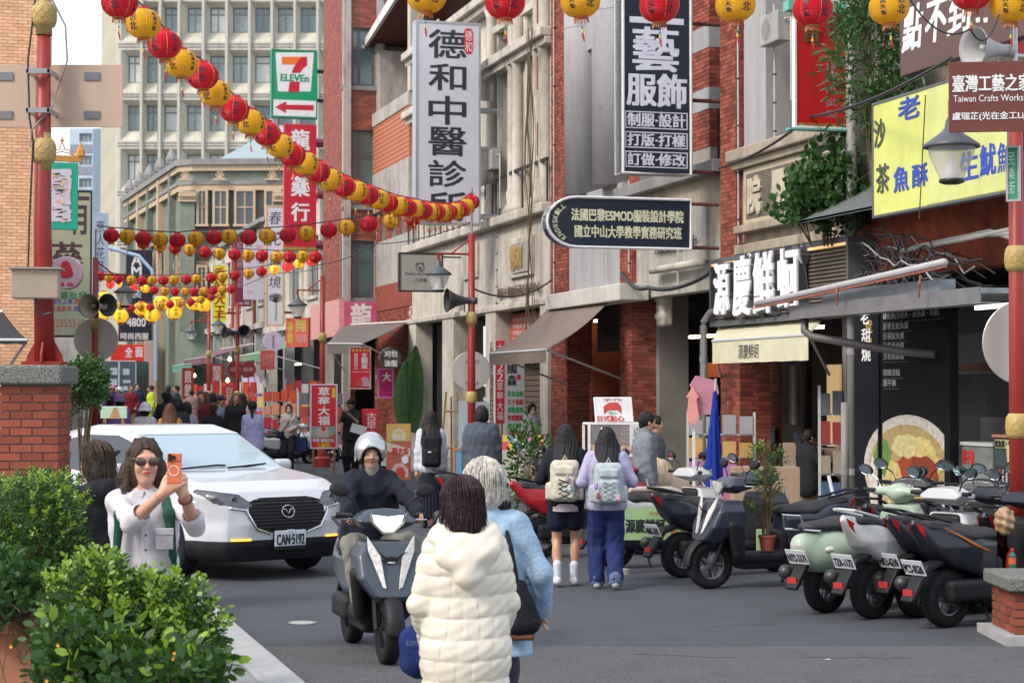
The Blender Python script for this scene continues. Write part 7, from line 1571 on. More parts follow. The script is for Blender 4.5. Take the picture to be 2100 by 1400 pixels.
for i, (lab, px, yt, Hh_, fc, tcol, sl_, hs_, hcol, hat_, bt, ht) in enumerate(CR):
    # stand where the climbing street puts the head at the photographed height
    Y_ = {2: 34, 1: 45, 0: 67}[(yt > 803)+(yt > 815)]+(i*7 % 5)*.8; X_ = (px-1050)/FPX*Y_; Hh_ = min(1.86, max(1.45, CAMZ+(800-yt)*Y_/FPX-rise(Vector((X_, Y_, 0)).dot(U))))
    best = (0, Y_) or min(((abs(800-(rise((onv(px, 800, 5).normalized()*0+Vector(((px-1050)/FPX*Y_, Y_, 0))).dot(U))+Hh_-CAMZ)*FPX/Y_-yt), Y_) for Y_ in np.arange(31 if yt > 815 else 40 if yt > 803 else 62, 42 if yt > 815 else 60 if yt > 803 else 92, .5)))
    Y_ = float(best[1]); bb = bt if isinstance(bt[0], str) else ('trousers', bt, .1, .025)
    person(lab, px, Y_, fc, Hh_, .021 if Y_ > 55 else .018, head=(ht, 0), top=(tcol, sl_, .8, .028, 'collar' if i % 2 else None), bot=bb, hair=(hs_, hcol), hat=hat_, fl=(.09, rnd(-.12, .12), .08), fr=(-.09, rnd(-.12, .12), .08), wl=(.18, -.2, 1.0) if i % 3 == 0 else None)
person('person in a royal blue jacket cut off by the left edge behind the brick pillar', -4, 17.5, 30, 1.66, .014, top=((.01, .035, .16), 2, .8, .03, 'hood'), hair=('short', (.012, .011, .011)))
# ================================================================ vehicles
random.seed(5)
def poly2(P):
    P = [np.array(p, float) for p in P]
    def d(A, B):
        best = None; ins = None
        for i in range(len(P)):
            a, c = P[i-1], P[i]; e = c-a; wx, wy = A-a[0], B-a[1]; t = np.clip((wx*e[0]+wy*e[1])/(e@e), 0, 1); q = (wx-e[0]*t)**2+(wy-e[1]*t)**2
            best = q if best is None else np.minimum(best, q)
            cr = ((a[1] > B) != (c[1] > B)) & (A < (c[0]-a[0])*(B-a[1])/(c[1]-a[1]+1e-12)+a[0]); ins = cr if ins is None else ins ^ cr
        return np.where(ins, -1, 1)*np.sqrt(best)
    return d
def smax(a, b, k): h = np.clip(.5-.5*(b-a)/k, 0, 1); return b*(1-h)+a*h+k*h*(1-h)
def ext(s, side, lo, hi, half=None, front=None, k=.03, kk=.02, sub=False):
    """solid whose side view (y,z) is `side`, and whose half width is half(y,z) or whose front view (x,z) is `front`"""
    ds = poly2(side); df = poly2(front) if front else None
    def d(X, Y, Z):
        a = ds(Y+0*Z, Z+0*Y); b = df(X+0*Z, Z+0*X) if df else np.abs(X)-half(Y+0*Z, Z+0*Y)
        return smax(a+0*X, b+0*Y, k)
    s.ops.append((d, np.array(lo, float), np.array(hi, float), kk, sub)); return s
def region(me, pred, off, name, m, parent, flat=False):
    """copy the faces of a surface that satisfy pred(centres, normals), lifted by off"""
    n = len(me.vertices); co = np.zeros(n*3); me.vertices.foreach_get('co', co); co = co.reshape(-1, 3); no = np.zeros(n*3); me.vertices.foreach_get('normal', no); no = no.reshape(-1, 3)
    L = np.zeros(len(me.loops), int); me.loops.foreach_get('vertex_index', L); F = L.reshape(-1, 4); c = co[F].mean(1); nn = no[F].mean(1); F = F[pred(c, nn)]
    if not len(F): return None
    u, inv = np.unique(F, return_inverse=True); o = bpy.data.objects.new(name, np_mesh(name, co[u]+no[u]*off, inv.reshape(-1, 4), m)); link(o, parent)
    if off > 0: sd = o.modifiers.new('s', 'SOLIDIFY'); sd.thickness = off; sd.offset = -1
    return o
def inpoly(P):
    d = poly2(P); return lambda a, b: d(a, b) < 0
# ---------------------------------------------------------------- the white car
fwd = 41; nose = at(590, 1000, 20.0); f_ = Vector((math.sin(math.radians(fwd)), -math.cos(math.radians(fwd)), 0)); cc = Vector((nose.x, nose.y, 0))-f_*2.2
car = thing('car', 'white compact crossover car turning into the road with registration plate CAN-5192', 'car', cc, math.radians(fwd))
M_car = mat('car_paint', (.50, .53, .56), .25, var=.0, coat=.8); M_trim = mat('black_trim', (.014, .0145, .017), .55, var=0, spec=.25); M_cg = mat('car_glass', (.34, .46, .52), .06, spec=.9, var=0); M_cg2 = mat('car_side_glass', (.015, .018, .022), .05, spec=.8, var=0); M_chr = mat('chrome', (.6, .6, .62), .15, metal=1, var=0); M_tyre = mat('tyre', (.014, .014, .016), .85, var=.1); M_rim = mat('rim_grey', (.16, .16, .17), .35, metal=.6, var=0)  # windscreen's pale blue base stands in for the reflected sky
side = [(-2.12, .20), (-2.21, .36), (-2.22, .58), (-2.17, .78), (-2.06, .90), (-1.75, .99), (-1.3, 1.055), (-.98, 1.09), (-.66, 1.26), (-.28, 1.47), (.1, 1.545), (.7, 1.55), (1.3, 1.47), (1.72, 1.32), (2.02, 1.08), (2.14, .95), (2.18, .6), (2.12, .25)]
def cw(Y, Z):
    w = np.interp(Y, [-2.24, -2.15, -1.95, -1.6, -1.0, 1.0, 1.7, 2.2], [.52, .70, .82, .885, .89, .895, .87, .72])
    w = w-np.clip(Z-1.0, 0, 1)*.46-np.clip(.34-Z, 0, 1)*.3-.012*np.exp(-((Z-.62)/.09)**2)+.012*np.exp(-((Z-.85)/.06)**2)
    for yc in (-1.32, 1.34): r = np.sqrt((Y-yc)**2+(Z-.34)**2); w = w+.03*np.exp(-((r-.38)/.05)**2)
    return w
s = SDF(); ext(s, side, (-.96, -2.24, .18), (.96, 2.2, 1.58), half=cw, k=.11)
for yc in (-1.32, 1.34): s.cone((-1.2, yc, .34), (1.2, yc, .34), .365, .365, .01, (1, 1, 1), True)
bmh = s.mesh('bodywork', .0125, M_car)
glassz = lambda c: (c[:, 2] > 1.07+.03*(c[:, 1] > -.5))
wsP = inpoly([(-.98, 1.095), (-.93, 1.085), (-.30, 1.435), (-.34, 1.475), (-.7, 1.30)])
sideP = inpoly([(-.72, 1.06), (-.30, 1.375), (.0, 1.435), (.7, 1.44), (1.25, 1.36), (1.55, 1.16), (1.45, 1.08), (.6, 1.05)])
isws = lambda c, n: wsP(c[:, 1], c[:, 2]) & (n[:, 1] < -.2) & (np.abs(c[:, 0]) < .80-(c[:, 2]-1.06)*.42)
isside = lambda c, n: sideP(c[:, 1], c[:, 2]) & (np.abs(n[:, 0]) > .62)
grP = inpoly([(-.45, .80), (-.30, .835), (.30, .835), (.45, .80), (.47, .66), (.38, .54), (.22, .485), (-.22, .485), (-.38, .54), (-.47, .66)])
isgr = lambda c, n: grP(c[:, 0], c[:, 2]) & (c[:, 1] < -1.95)
isbl = lambda c, n: (c[:, 2] < .415-.10*(np.abs(c[:, 0]) < .28)*0) & (c[:, 2] > 0)
hlP = inpoly([(.40, .77), (.52, .875), (.88, .93), (.90, .90), (.78, .79), (.50, .725)])
ishl = lambda c, n: hlP(np.abs(c[:, 0])+np.clip(c[:, 1]+2.05, 0, .4)*.15, c[:, 2]) & (c[:, 1] < -1.55)
allr = lambda c, n: isws(c, n) | isside(c, n) | isgr(c, n) | isbl(c, n) | ishl(c, n)
region(bmh, lambda c, n: ~allr(c, n), 0, 'bodywork', M_car, car)
region(bmh, isws, -.004, 'windscreen', M_cg, car); region(bmh, isside, -.004, 'side_window', M_cg2, car); region(bmh, isbl, .004, 'lower_cladding', M_trim, car)
gr = region(bmh, isgr, -.012, 'grille', M_trim, car)
for sg in (-1, 1): region(bmh, lambda c, n: ishl(c, n) & (c[:, 0]*sg > 0), -.006, 'headlight', mat('headlight', (.06, .065, .075), .08, spec=.9, var=.5, vscale=9), car)
from mathutils.bvhtree import BVHTree
def on_nose(x, z, off=.012):
    """front surface point at (x,z)"""
    hit = BT.ray_cast(Vector((x, -3, z)), Vector((0, 1, 0))); p = hit[0] if hit[0] else Vector((x, -2.2, z)); return (p.x, p.y-off, p.z)
BT = BVHTree.FromPolygons([v.co for v in bmh.vertices], [tuple(p.vertices) for p in bmh.polygons])
q = MB()
for i, z in enumerate(np.arange(.51, .82, .034)):
    for j in range(-11, 12):
        x = (j+(i % 2)*.5)*.038
        if grP(np.array([x]), np.array([z]))[0]: p = on_nose(x, z, .002); q.box(p[0]-.012, p[0]+.012, p[1]-.004, p[1]+.02, z-.005, z+.005)
q.build('grille_mesh', paint((.05, .05, .055), .3), gr, kind='stuff')
for s_ in (-1, 1): MB().tube([on_nose(s_*x, z) for x, z in [(.86, .80), (.66, .745), (.5, .72), (.475, .66), (.39, .53), (.22, .475)]], [.008, .010, .014, .018, .014, .008], 6).build('chrome_wing', M_chr, gr)
MB().tube([on_nose(.075*math.cos(t), .695+.062*math.sin(t), .02) for t in [2*PI*k/24 for k in range(25)]], .006, 6).build('emblem_ring', M_chr, gr)
MB().tube([on_nose(x, z, .02) for x, z in [(-.066, .72), (-.03, .715), (0, .675), (.03, .715), (.066, .72)]], [.004, .007, .008, .007, .004], 6).build('emblem_wings', M_chr, gr)
for s_ in (-1, 1):
    p = on_nose(s_*.60, .82, .0); q = MB().lathe([(.001, .02), (.028, .015), (.04, -.0), (.045, -.02)], 16, (p[0], p[1]+.01, p[2]), axis='y', cap=False).build('projector_lens', mat('lens_clear', (.5, .52, .55), .08, var=0, metal=.5), car)
    MB().tube([on_nose(s_*x, .425, .012) for x in (.46, .56, .66)], .011, 6).build('indicator_strip', mat('amber_lit', (.8, .35, .02), .4, emit=(1, .45, .03), est=1.2), car)
    MB().lathe([(.001, .003), (.014, .003)], 12, on_nose(s_*.55, .60, .0), axis='y', cap=False).build('parking_sensor', Mgrey, car)
pl2 = bevel(MB().box(-.19, .19, -2.255, -2.243, .345, .505).build('number_plate', paint((.58, .63, .68)), car), .012)
letters(car, 'CAN·5192', -.168, .168, .36, .465, -2.259, M_ink, bold=.035, name='plate_lettering'); MB().box(-.04, .04, -2.262, -2.256, .493, .512).build('plate_clip', M_w, car)
MB().box(-.185, .185, -2.25, -2.0, .31, .53).build('plate_mount', M_trim, car)
def wheel(parent, c, r, w, spokes, rimm, axis='x', red=None, rr=.62, nm='wheel'):
    o = bpy.data.objects.new(nm, MB().lathe([(r*rr, -w*.42), (r*.86, -w*.5), (r*.97, -w*.42), (r, -w*.2), (r, w*.2), (r*.97, w*.42), (r*.86, w*.5), (r*rr, w*.42), (r*rr, -w*.42)], 32, axis='x', cap=False).mesh('tyre', M_tyre, True)); link(o, parent); o.location = c; o.name = nm
    q = MB().lathe([(r*rr+.002, -w*.4), (r*rr*.93, -w*.36), (r*rr*.9, 0), (r*rr*.93, w*.36), (r*rr+.002, w*.4)], 24, axis='x', cap=False)
    for k in range(spokes):
        a = 2*PI*k/spokes; ca, sa2 = math.cos(a), math.sin(a); q.tube([(w*.15, 0, 0), (w*.2, r*rr*.93*ca, r*rr*.93*sa2)], [.03*r/.3+.01, .018], 5)
        q.tube([(-w*.15, 0, 0), (-w*.2, r*rr*.93*ca, r*rr*.93*sa2)], [.03*r/.3+.01, .018], 5)
    q.lathe([(.001, -w*.3), (.05*r/.3, -w*.28), (.05*r/.3, w*.28), (.001, w*.3)], 12, axis='x', cap=False); q.build('rim', rimm, o)
    return o
for yc in (-1.32, 1.34):
    for s_ in (-1, 1): wheel(car, (s_*.79, yc, .335), .335, .2, 10, M_rim)
    MB().box(-.7, .7, yc-.3, yc+.3, .2, .6).build('wheel_well', M_trim, car)
for s_ in (-1, 1): SDF().box((s_*1.0, -.62, 1.10), (.11, .07, .065), .05).build('wing_mirror', .014, M_car, car)
q = MB()
for y in (-.02,): q.box(-.9, .9, y, y+.01, .5, .51)
MB().tube([(-.58, -1.0, 1.10), (-.05, -.93, 1.13), (.05, -.95, 1.125)], .01, 5).build('wiper', M_trim, car); MB().tube([(0.05, -1.0, 1.10), (.6, -.9, 1.13)], .01, 5).build('wiper', M_trim, car)
SDF().cone((0, 1.5, 1.5), (0, 1.62, 1.56), .03, .012, .02).build('roof_aerial', .01, M_trim, car)
for s_ in (-1, 1): MB().box(s_*.88-.012, s_*.88+.012, .16, .22, 1.06, 1.40).build('window_pillar', M_trim, car)
# ---------------------------------------------------------------- scooters
SM = {}
def smesh(key, fn, h, disp=None):
    if key not in SM:
        s = SDF(); fn(s); SM[key] = s.mesh(key.split('|')[0], h, M_trim, disp)
    return SM[key]
def sp_(key, fn, m, root, h=.012): return inst(key.split('|')[0], smesh(key, fn, h), root, m=m)
def scooter(label, px, Y, heading, body, seatc=None, style='sport', plate=None, rim=None, red=False, h=.014, lit=False, lean=0, trim=None, steer=0, mirror=None, stripe=None):
    """px, Y: where the middle of the wheelbase stands; heading: 0 = towards the camera"""
    R0 = thing('scooter', label, 'scooter', ((px-1050)/FPX*Y, Y, 0), math.radians(heading), None if lit else 'motor scooters'); R0.rotation_euler.y = lean
    bm = body if not isinstance(body, tuple) else mat('scooter_%02x%02x%02x' % tuple(int(v*255) for v in body), body, .3, var=.04, coat=.25, spec=.35); tm = trim or M_trim; rim = rim or M_rim
    mir = mat('mirror_glass', (.75, .85, .9), .05, metal=1, var=0); ve = style == 'retro'
    sp_('front_fairing|'+style, lambda s: (ext(s, [(-.62, .86), (-.74, .62), (-.80, .48), (-.66, .40), (-.50, .50), (-.40, .30), (-.34, .30), (-.38, .86)] if not ve else [(-.52, .92), (-.60, .6), (-.58, .3), (-.42, .22), (-.38, .9)], (-.26, -.84, .2), (.26, -.3, .95), front=[(-.17, .89), (-.235, .76), (-.225, .60), (-.12, .46), (-.05, .39), (.05, .39), (.12, .46), (.225, .60), (.235, .76), (.17, .89)] if not ve else [(-.15, .93), (-.22, .8), (-.24, .45), (-.18, .22), (.18, .22), (.24, .45), (.22, .8), (.15, .93)], k=.05)), bm, R0, .011)
    if not ve:
        sp_('front_apron|sport', lambda s: (s.box((0, -.40, .55), (.17, .06, .30), .05), s.cone((-.2, -.52, .62), (-.16, -.44, .34), .06, .05, .03), s.cone((.2, -.52, .62), (.16, -.44, .34), .06, .05, .03)), tm, R0, .014)
        for s_ in (-1, 1):
            q = MB().prism([(s_*.10, .44), (s_*.215, .70), (s_*.225, .80), (s_*.125, .66), (s_*.075, .43)][::(1 if s_ < 0 else -1)], (0, .02)); o = q.build('indicator', mat('indicator_lens', (.62, .60, .58), .15, var=.3, vscale=30), R0); o.location = (0, -.745, 0); o.rotation_euler.x = math.radians(-17); o.location = (0, -.90, .10)
            o.rotation_euler = (math.radians(-14), 0, math.radians(s_*14)); o.location = (s_*.0, -.905, .125)
        MB().lathe([(.035, 0), (.035, .01), (.001, .012)], 14, (0, -.705, .735), axis='y', cap=False).build('badge', M_chr, R0)
        q = MB().prism([(-.11, .80), (-.04, .755), (.04, .755), (.11, .80), (.035, .725), (-.035, .725)], (0, .01)); o = q.build('badge_recess', M_trim, R0); o.location = (0, -.715, .0)
    hs = bpy.data.objects.new('handlebar_cowl', smesh('handlebar_cowl|'+style, (lambda s: (ext(s, [(-.56, .99), (-.47, 1.09), (-.30, 1.07), (-.28, .98), (-.42, .92)], (-.32, -.6, .86), (.32, -.25, 1.14), front=[(-.22, 1.01), (-.12, 1.08), (0, 1.105), (.12, 1.08), (.22, 1.01), (.20, .965), (.10, .90), (-.10, .90), (-.20, .965)], k=.03))) if not ve else (lambda s: (s.ell((0, -.43, 1.0), (.10, .12, .095), .02), s.cone((-.24, -.38, 1.02), (.24, -.38, 1.02), .04, .04, .05))), .010)); link(hs, R0); hs.material_slots[0].link = 'OBJECT'; hs.material_slots[0].material = bm
    lm = mat('headlamp_lit', (.9, .8, .6), .2, var=0, emit=(1, .8, .5), est=1.3) if lit else mat('headlamp_off', (.42, .44, .42), .1, var=.4, vscale=20)
    if ve: inst('headlight', MB().lathe([(.001, .02), (.06, .015), (.075, 0)], 20, axis='y', cap=False).mesh('headlight', lm, True), hs, (0, -.55, 1.0))
    else:
        q = MB().prism([(-.115, 1.045), (-.10, .99), (-.035, .925), (.035, .925), (.10, .99), (.115, 1.045), (0, 1.03)], (0, .03)); o = q.build('headlight', lm, hs); o.location = (0, -.70, .12) if False else (0, -.575, 0); o.rotation_euler.x = 0; bevel(o, .008)
        MB().tube([(x, -.578, z) for x, z in [(-.13, 1.055), (-.11, .985), (-.035, .915), (.035, .915), (.11, .985), (.13, 1.055)]], .009, 5).build('headlight_rim', Mgrey, hs)
        if lit:
            for x, z in ((-.045, .99), (.045, .99)): MB().lathe([(.001, .012), (.03, .002)], 12, (x, -.578, z), axis='y', cap=False).build('bulb', mat('bulb_lit', (1, .9, .7), .3, var=0, emit=(1, .9, .7), est=6), hs)
    MB().tube([(-.32, -.31, 1.03), (-.2, -.36, 1.02), (.2, -.36, 1.02), (.32, -.31, 1.03)], .013, 8).build('handlebar', M_trim, R0)
    for s_ in (-1, 1):
        MB().tube([(s_*.215, -.355, 1.025), (s_*.325, -.31, 1.03)], .019, 8).build('grip', M_trim, R0); MB().tube([(s_*.19, -.39, 1.01), (s_*.26, -.40, 1.0), (s_*.33, -.36, 1.0)], .006, 5).build('brake_lever', M_chr, R0)
        mz_ = 1.20; MB().tube([(s_*.17, -.36, 1.05), (s_*.20, -.36, 1.12), (s_*.30, -.34, mz_-.01)], .007, 6).build('mirror_stalk', M_trim if not ve else M_chr, R0)
        o = bpy.data.objects.new('mirror', smesh('mirror', lambda s: s.ell((0, 0, 0), (.075, .022, .05), .01), .008)); link(o, R0); o.location = (s_*.315, -.34, mz_+.01); o.rotation_euler = (-.25, s_*-.25, s_*.15)
        MB().lathe([(.001, .001), (.85, 0), (1, -.08)], 20, axis='y', cap=False).build('mirror_glass', mir, o); g_ = o.children[-1] if o.children else None; g_ = [x for x in bpy.data.objects if x.parent == o][-1]; g_.scale = (.068, -.03, .045); g_.location = (0, .0225, 0)
    # forks, wheels, fender
    for s_ in (-1, 1): MB().tube([(s_*.085, -.50, .62), (s_*.085, -.66, .24)], .020, 8).build('fork', M_trim, R0)
    w1 = wheel(R0, (0, -.66, .235), .235, .115, 5, rim, rr=.58, nm='front_wheel'); w2 = wheel(R0, (0, .60, .235), .235, .12, 5, rim, rr=.58, nm='rear_wheel')
    if red: MB().lathe([(.14, .05), (.147, .055), (.147, .06), (.14, .06)], 28, axis='x', cap=False).build('rim_band', paint((.35, .03, .02)), w2)
    sp_('front_fender|'+style, (lambda s: (s.cone((0, -.66, .235), (0, -.661, .235), .285, .285, .01, (1.9, 1, 1)), s.cone((-.3, -.66, .235), (.3, -.66, .235), .248, .248, .01, (1, 1, 1), True), s.box((0, -.50, .10), (.3, .25, .2), .01, .01, None, True), s.box((0, -.8, .05), (.3, .3, .17), .01, .01, None, True))), bm if ve else tm, R0, .012)
    sp_('floorboard', lambda s: (s.box((0, -.16, .30), (.15, .26, .045), .03), s.box((0, -.02, .24), (.12, .34, .06), .04), s.box((0, .1, .42), (.13, .06, .14), .04)), tm, R0, .014)
    if ve: sp_('rear_body|retro', lambda s: (s.ell((0, .52, .52), (.22, .42, .21), .03), s.cone((0, .18, .6), (0, .9, .60), .14, .10, .08), s.box((0, .6, .26), (.4, .5, .10), .02, .01, None, True)), bm, R0, .013)
    else: sp_('rear_body|sport', lambda s: ext(s, [(.10, .40), (.12, .70), (.45, .74), (.80, .86), (.98, .90), (1.0, .84), (.80, .62), (.62, .50), (.3, .40)], (-.22, .05, .3), (.22, 1.05, .95), half=lambda Y, Z: np.interp(Y, [.1, .35, .6, 1.0], [.15, .185, .17, .06])-np.abs(Z-.66)*.15, k=.06), bm, R0, .012)
    sp_('seat|'+style, lambda s: (s.cone((0, .14, .74), (0, .42, .74), .085, .115, .04, (.72, 1, 1.4)), s.cone((0, .42, .75), (0, .82, .83 if not ve else .75), .11, .075, .05, (.75, 1, 1.5))), seatc or mat('seat_black', (.02, .021, .024), .6, bump=.2), R0, .012)
    if ve:
        MB().tube([(-.10, .78, .72), (-.11, 1.0, .74), (-.10, 1.03, .86), (.10, 1.03, .86), (.11, 1.0, .74), (.10, .78, .72)], .010, 6).build('grab_rail', M_chr, R0)
        sp_('tail_light|retro', lambda s: s.ell((0, .95, .60), (.08, .05, .055), .01), mat('tail_clear', (.45, .42, .42), .15, var=.3, vscale=30), R0, .010)
        for s_ in (-1, 1): inst('rear_indicator', MB().lathe([(.001, -.01), (.05, 0), (.06, .012)], 12, axis='x', cap=False).mesh('i', mat('indicator_lens', (.6, .6, .6)), True), R0, (s_*.185, .72, .56), scale=(-s_*1, 1.4, .6))
    else:
        MB().tube([(-.09, .62, .86), (-.11, .95, .93), (0, 1.02, .94), (.11, .95, .93), (.09, .62, .86)], .014, 6).build('grab_rail', bm if body and isinstance(body, tuple) and sum(body) > .9 else tm, R0)
        for s_ in (-1, 1): q = MB().prism([(.72, .72), (.99, .865), (.96, .80), (.80, .64)], (-.004, .004)).build('tail_light', mat('tail_red', (.38, .01, .015), .15, var=0), R0); q.rotation_euler.z = PI/2+s_*.17; q.location = (s_*.215 if s_ > 0 else s_*.215, .0, 0)
    sp_('engine', lambda s: (s.box((-.10, .42, .30), (.06, .26, .09), .04), s.box((0, .30, .30), (.11, .12, .10), .04)), M_trim, R0, .016)
    sp_('exhaust', lambda s: (s.cone((.16, .30, .27), (.17, .92, .36), .045, .065, .01), s.cone((.1, .15, .2), (.16, .4, .26), .02, .03, .02)), mat('exhaust_black', (.03, .03, .033), .4), R0, .014)
    sp_('mudguard', lambda s: ext(s, [(.66, .56), (.86, .52), (1.06, .24), (1.02, .22), (.84, .46), (.66, .52)], (-.1, .6, .2), (.1, 1.1, .6), half=lambda Y, Z: .065+0*Y, k=.015), tm, R0, .010)
    MB().box(-.05, .05, 1.02, 1.035, .28, .33).build('reflector', paint((.4, .02, .02)), R0)
    if plate:
        o = bevel(MB().box(-.115, .115, 0, .006, -.07, .07).build('number_plate', paint((.60, .63, .66)), R0), .006); o.location = (0, .965, .50); o.rotation_euler = (math.radians(28), 0, PI); letters(o, plate, -.10, .10, -.045, .03, -.004, M_ink, bold=.03, name='plate_lettering')
    if not lit: MB().tube([(0, .2, .22), (-.18, .25, .02)], .014, 6).build('kickstand', M_trim, R0)
    if stripe: 
        for s_ in (-1, 1): MB().tube([(s_*.178, .28, .62), (s_*.185, .45, .68), (s_*.15, .75, .82)], [.008, .014, .006], 5).build('side_stripe', stripe, R0)
    return R0
hero = scooter('dark blue grey scooter with lit headlight ridden towards the camera', 756, 14.45, 16, (.05, .065, .085), h=.011, lit=True, rim=M_trim, lean=.025)
# its rider sits on it
rd = mat('jacket_navy', (.012, .014, .025), .8, bump=.5, bscale=60)
hr = hero.location; fv = Vector((math.sin(math.radians(16)), -math.cos(math.radians(16)), 0))
def rx(J):
    R_ = J['R']; W_ = J['W']; SDF().cone(J['nb']+Vector((0, -.03, -.05)), J['nb']+Vector((0, -.045, .045)), .062, .056, .01).build('grey_collar', .008, cloth((.20, .18, .16)), R_)
    q = MB()
    for s_ in (-1, 1): q.tube([W_(s_*.088, -.01, -.03), W_(s_*.066, -.03, -.09), W_(s_*.015, -.05, -.125)], .006, 5)
    q.build('chin_strap', M_trim, R_); MB().lathe([(.001, .012), (.03, .008), (.034, 0)], 12, tuple(W_(-.12, .02, -.03)), axis='x', cap=False).build('helmet_hinge', Mgrey, R_)
RI = person('man in a silver open face helmet and navy jacket riding the scooter towards the camera', 0, 14.5, 16, 1.66, .0085, pos=hr-fv*.24+Vector((.06, 0, 0)), hip=(0, 0, .80), lean=.05, wr=(-.275, -.50, 1.05), wl=(.275, -.50, 1.05), pr=(-1, .4, -.4), pl=(1, .4, -.4), fr=(-.17, -.42, .40, (0, -.15, -.02)), fl=(.17, -.42, .40, (0, -.15, -.02)), kr=(-.35, -1, .3), kl=(.35, -1, .3), head=(-8, 2), top=(rd, 2, .72, .034, 'collar', 1.1), bot=('trousers', (.20, .20, .17), .1, .03), hair=('short', (.012, .011, .011)), hat=('helmet', mat('helmet_silver', (.48, .50, .50), .22, metal=.7, var=0, coat=.5)), shoes=(.06, .06, .09), fingers=True, hd=(((-.25, -.85, -.15), (0, -.5, -.9), 1.0), ((.25, -.85, -.15), (0, -.5, -.9), 1.0)), extra=rx, wrk=.006, skin=mat('skin_rider', (.46, .25, .16), .5, var=.05, sub=.15))
bk = (.016, .019, .028)
scooter('dark scooter with red trimmed rear wheel parked tail to the road beside the green barrier', 1490, 20.5, 122, bk, plate='NHG-3275', red=True)
scooter('dark scooter in side view facing left with a potted plant on its footboard', 1576, 19.3, -68, (.03, .036, .055), rim=M_rim)
scooter('mint green retro scooter with plate NTS-5171 parked tail to the road', 1782, 17.4, 130, (.34, .43, .33), style='retro', plate='NTS-5171')
scooter('silver white scooter with big red tail lights between the mint one and the black ones', 1880, 16.95, 129, (.48, .49, .50), plate='TZA-1172')
scooter('black scooter with a low tail between the silver white and the orange striped ones', 1975, 17.0, 127, bk, plate='MKU-6210')
scooter('black scooter with an orange side stripe and plate PCS-0526, nearest of the parked row', 2040, 16.3, 124, (.014, .016, .024), plate='PCS-0526', stripe=paint((.50, .12, .02)), red=True)
scooter('grey black scooter behind the parked row with round mirrors near the food stall', 1985, 18.3, 150, (.04, .045, .055))
scooter('black scooter farthest right in the parked row beside the red pole', 2062, 17.6, 155, bk)
scooter('dark scooter parked behind the beige potted shrub left of the students', 1052, 24.5, 100, bk)
scooter('red and black scooter half hidden behind the two students', 1208, 22.8, 110, (.30, .012, .015), red=True)
scooter('white and red scooter by the man in grey behind the green barrier', 1355, 21.5, 118, (.45, .45, .46), red=True)
scooter('black scooter partly covered behind the silver trimmed ones', 1845, 18.9, 150, bk)
scooter('white scooter parked left of the masked woman', 585, 50, 100, (.5, .52, .54)); scooter('dark scooter parked behind the masked woman', 628, 51, 95, bk)
scooter('dark scooter parked near the souvenir stall behind the lavender jacket', 548, 54, 100, (.08, .09, .1))
# ================================================================ plants and small things
random.seed(31)
def leaf_mesh(name, m, l=.03, w=.016):
    return np_mesh(name, [(0, 0, 0), (w*.5, l*.35, .003), (w*.42, l*.75, .002), (0, l, -.002), (-w*.42, l*.75, .002), (-w*.5, l*.35, .003), (0, l*.4, -.002), (0, l*.75, -.003)], [(0, 1, 6, 0), (1, 2, 7, 6), (2, 3, 7, 7), (3, 4, 7, 7), (4, 5, 6, 7), (5, 0, 6, 6)][:0] or [(0, 1, 2, 6), (6, 2, 3, 4), (0, 6, 4, 5)], m, False)
def leafm(n, c, v=.3, r=.4):
    m = mat(n, c, r, var=.0, isl=v, spec=.5)
    nd = m.node_tree.nodes; l = m.node_tree.links; b = nd['Principled BSDF']
    b.inputs['Transmission Weight'].default_value = 0
    t = nd.new('ShaderNodeBsdfTranslucent'); t.inputs[0].default_value = (c[0]*1.4, c[1]*1.3, c[2]*.6, 1); mx = nd.new('ShaderNodeMixShader'); mx.inputs[0].default_value = .3
    l.new(b.outputs[0], mx.inputs[1]); l.new(t.outputs[0], mx.inputs[2]); l.new(mx.outputs[0], nd['Material Output'].inputs[0]); return m
M_lf = leafm('leaf_green', (.036, .10, .018)); M_lfl = leafm('leaf_young', (.22, .36, .045), .25); M_lfd = leafm('leaf_dark', (.04, .115, .028)); M_stem = mat('stem', (.12, .085, .045), .9)
def rotm(d, up=None):
    d = d/np.linalg.norm(d); u = np.array([rnd(-1, 1), rnd(-1, 1), rnd(-1, 1)]); x = np.cross(d, u); x /= np.linalg.norm(x)+1e-9; z = np.cross(x, d); return np.stack([x, d, z], 1)
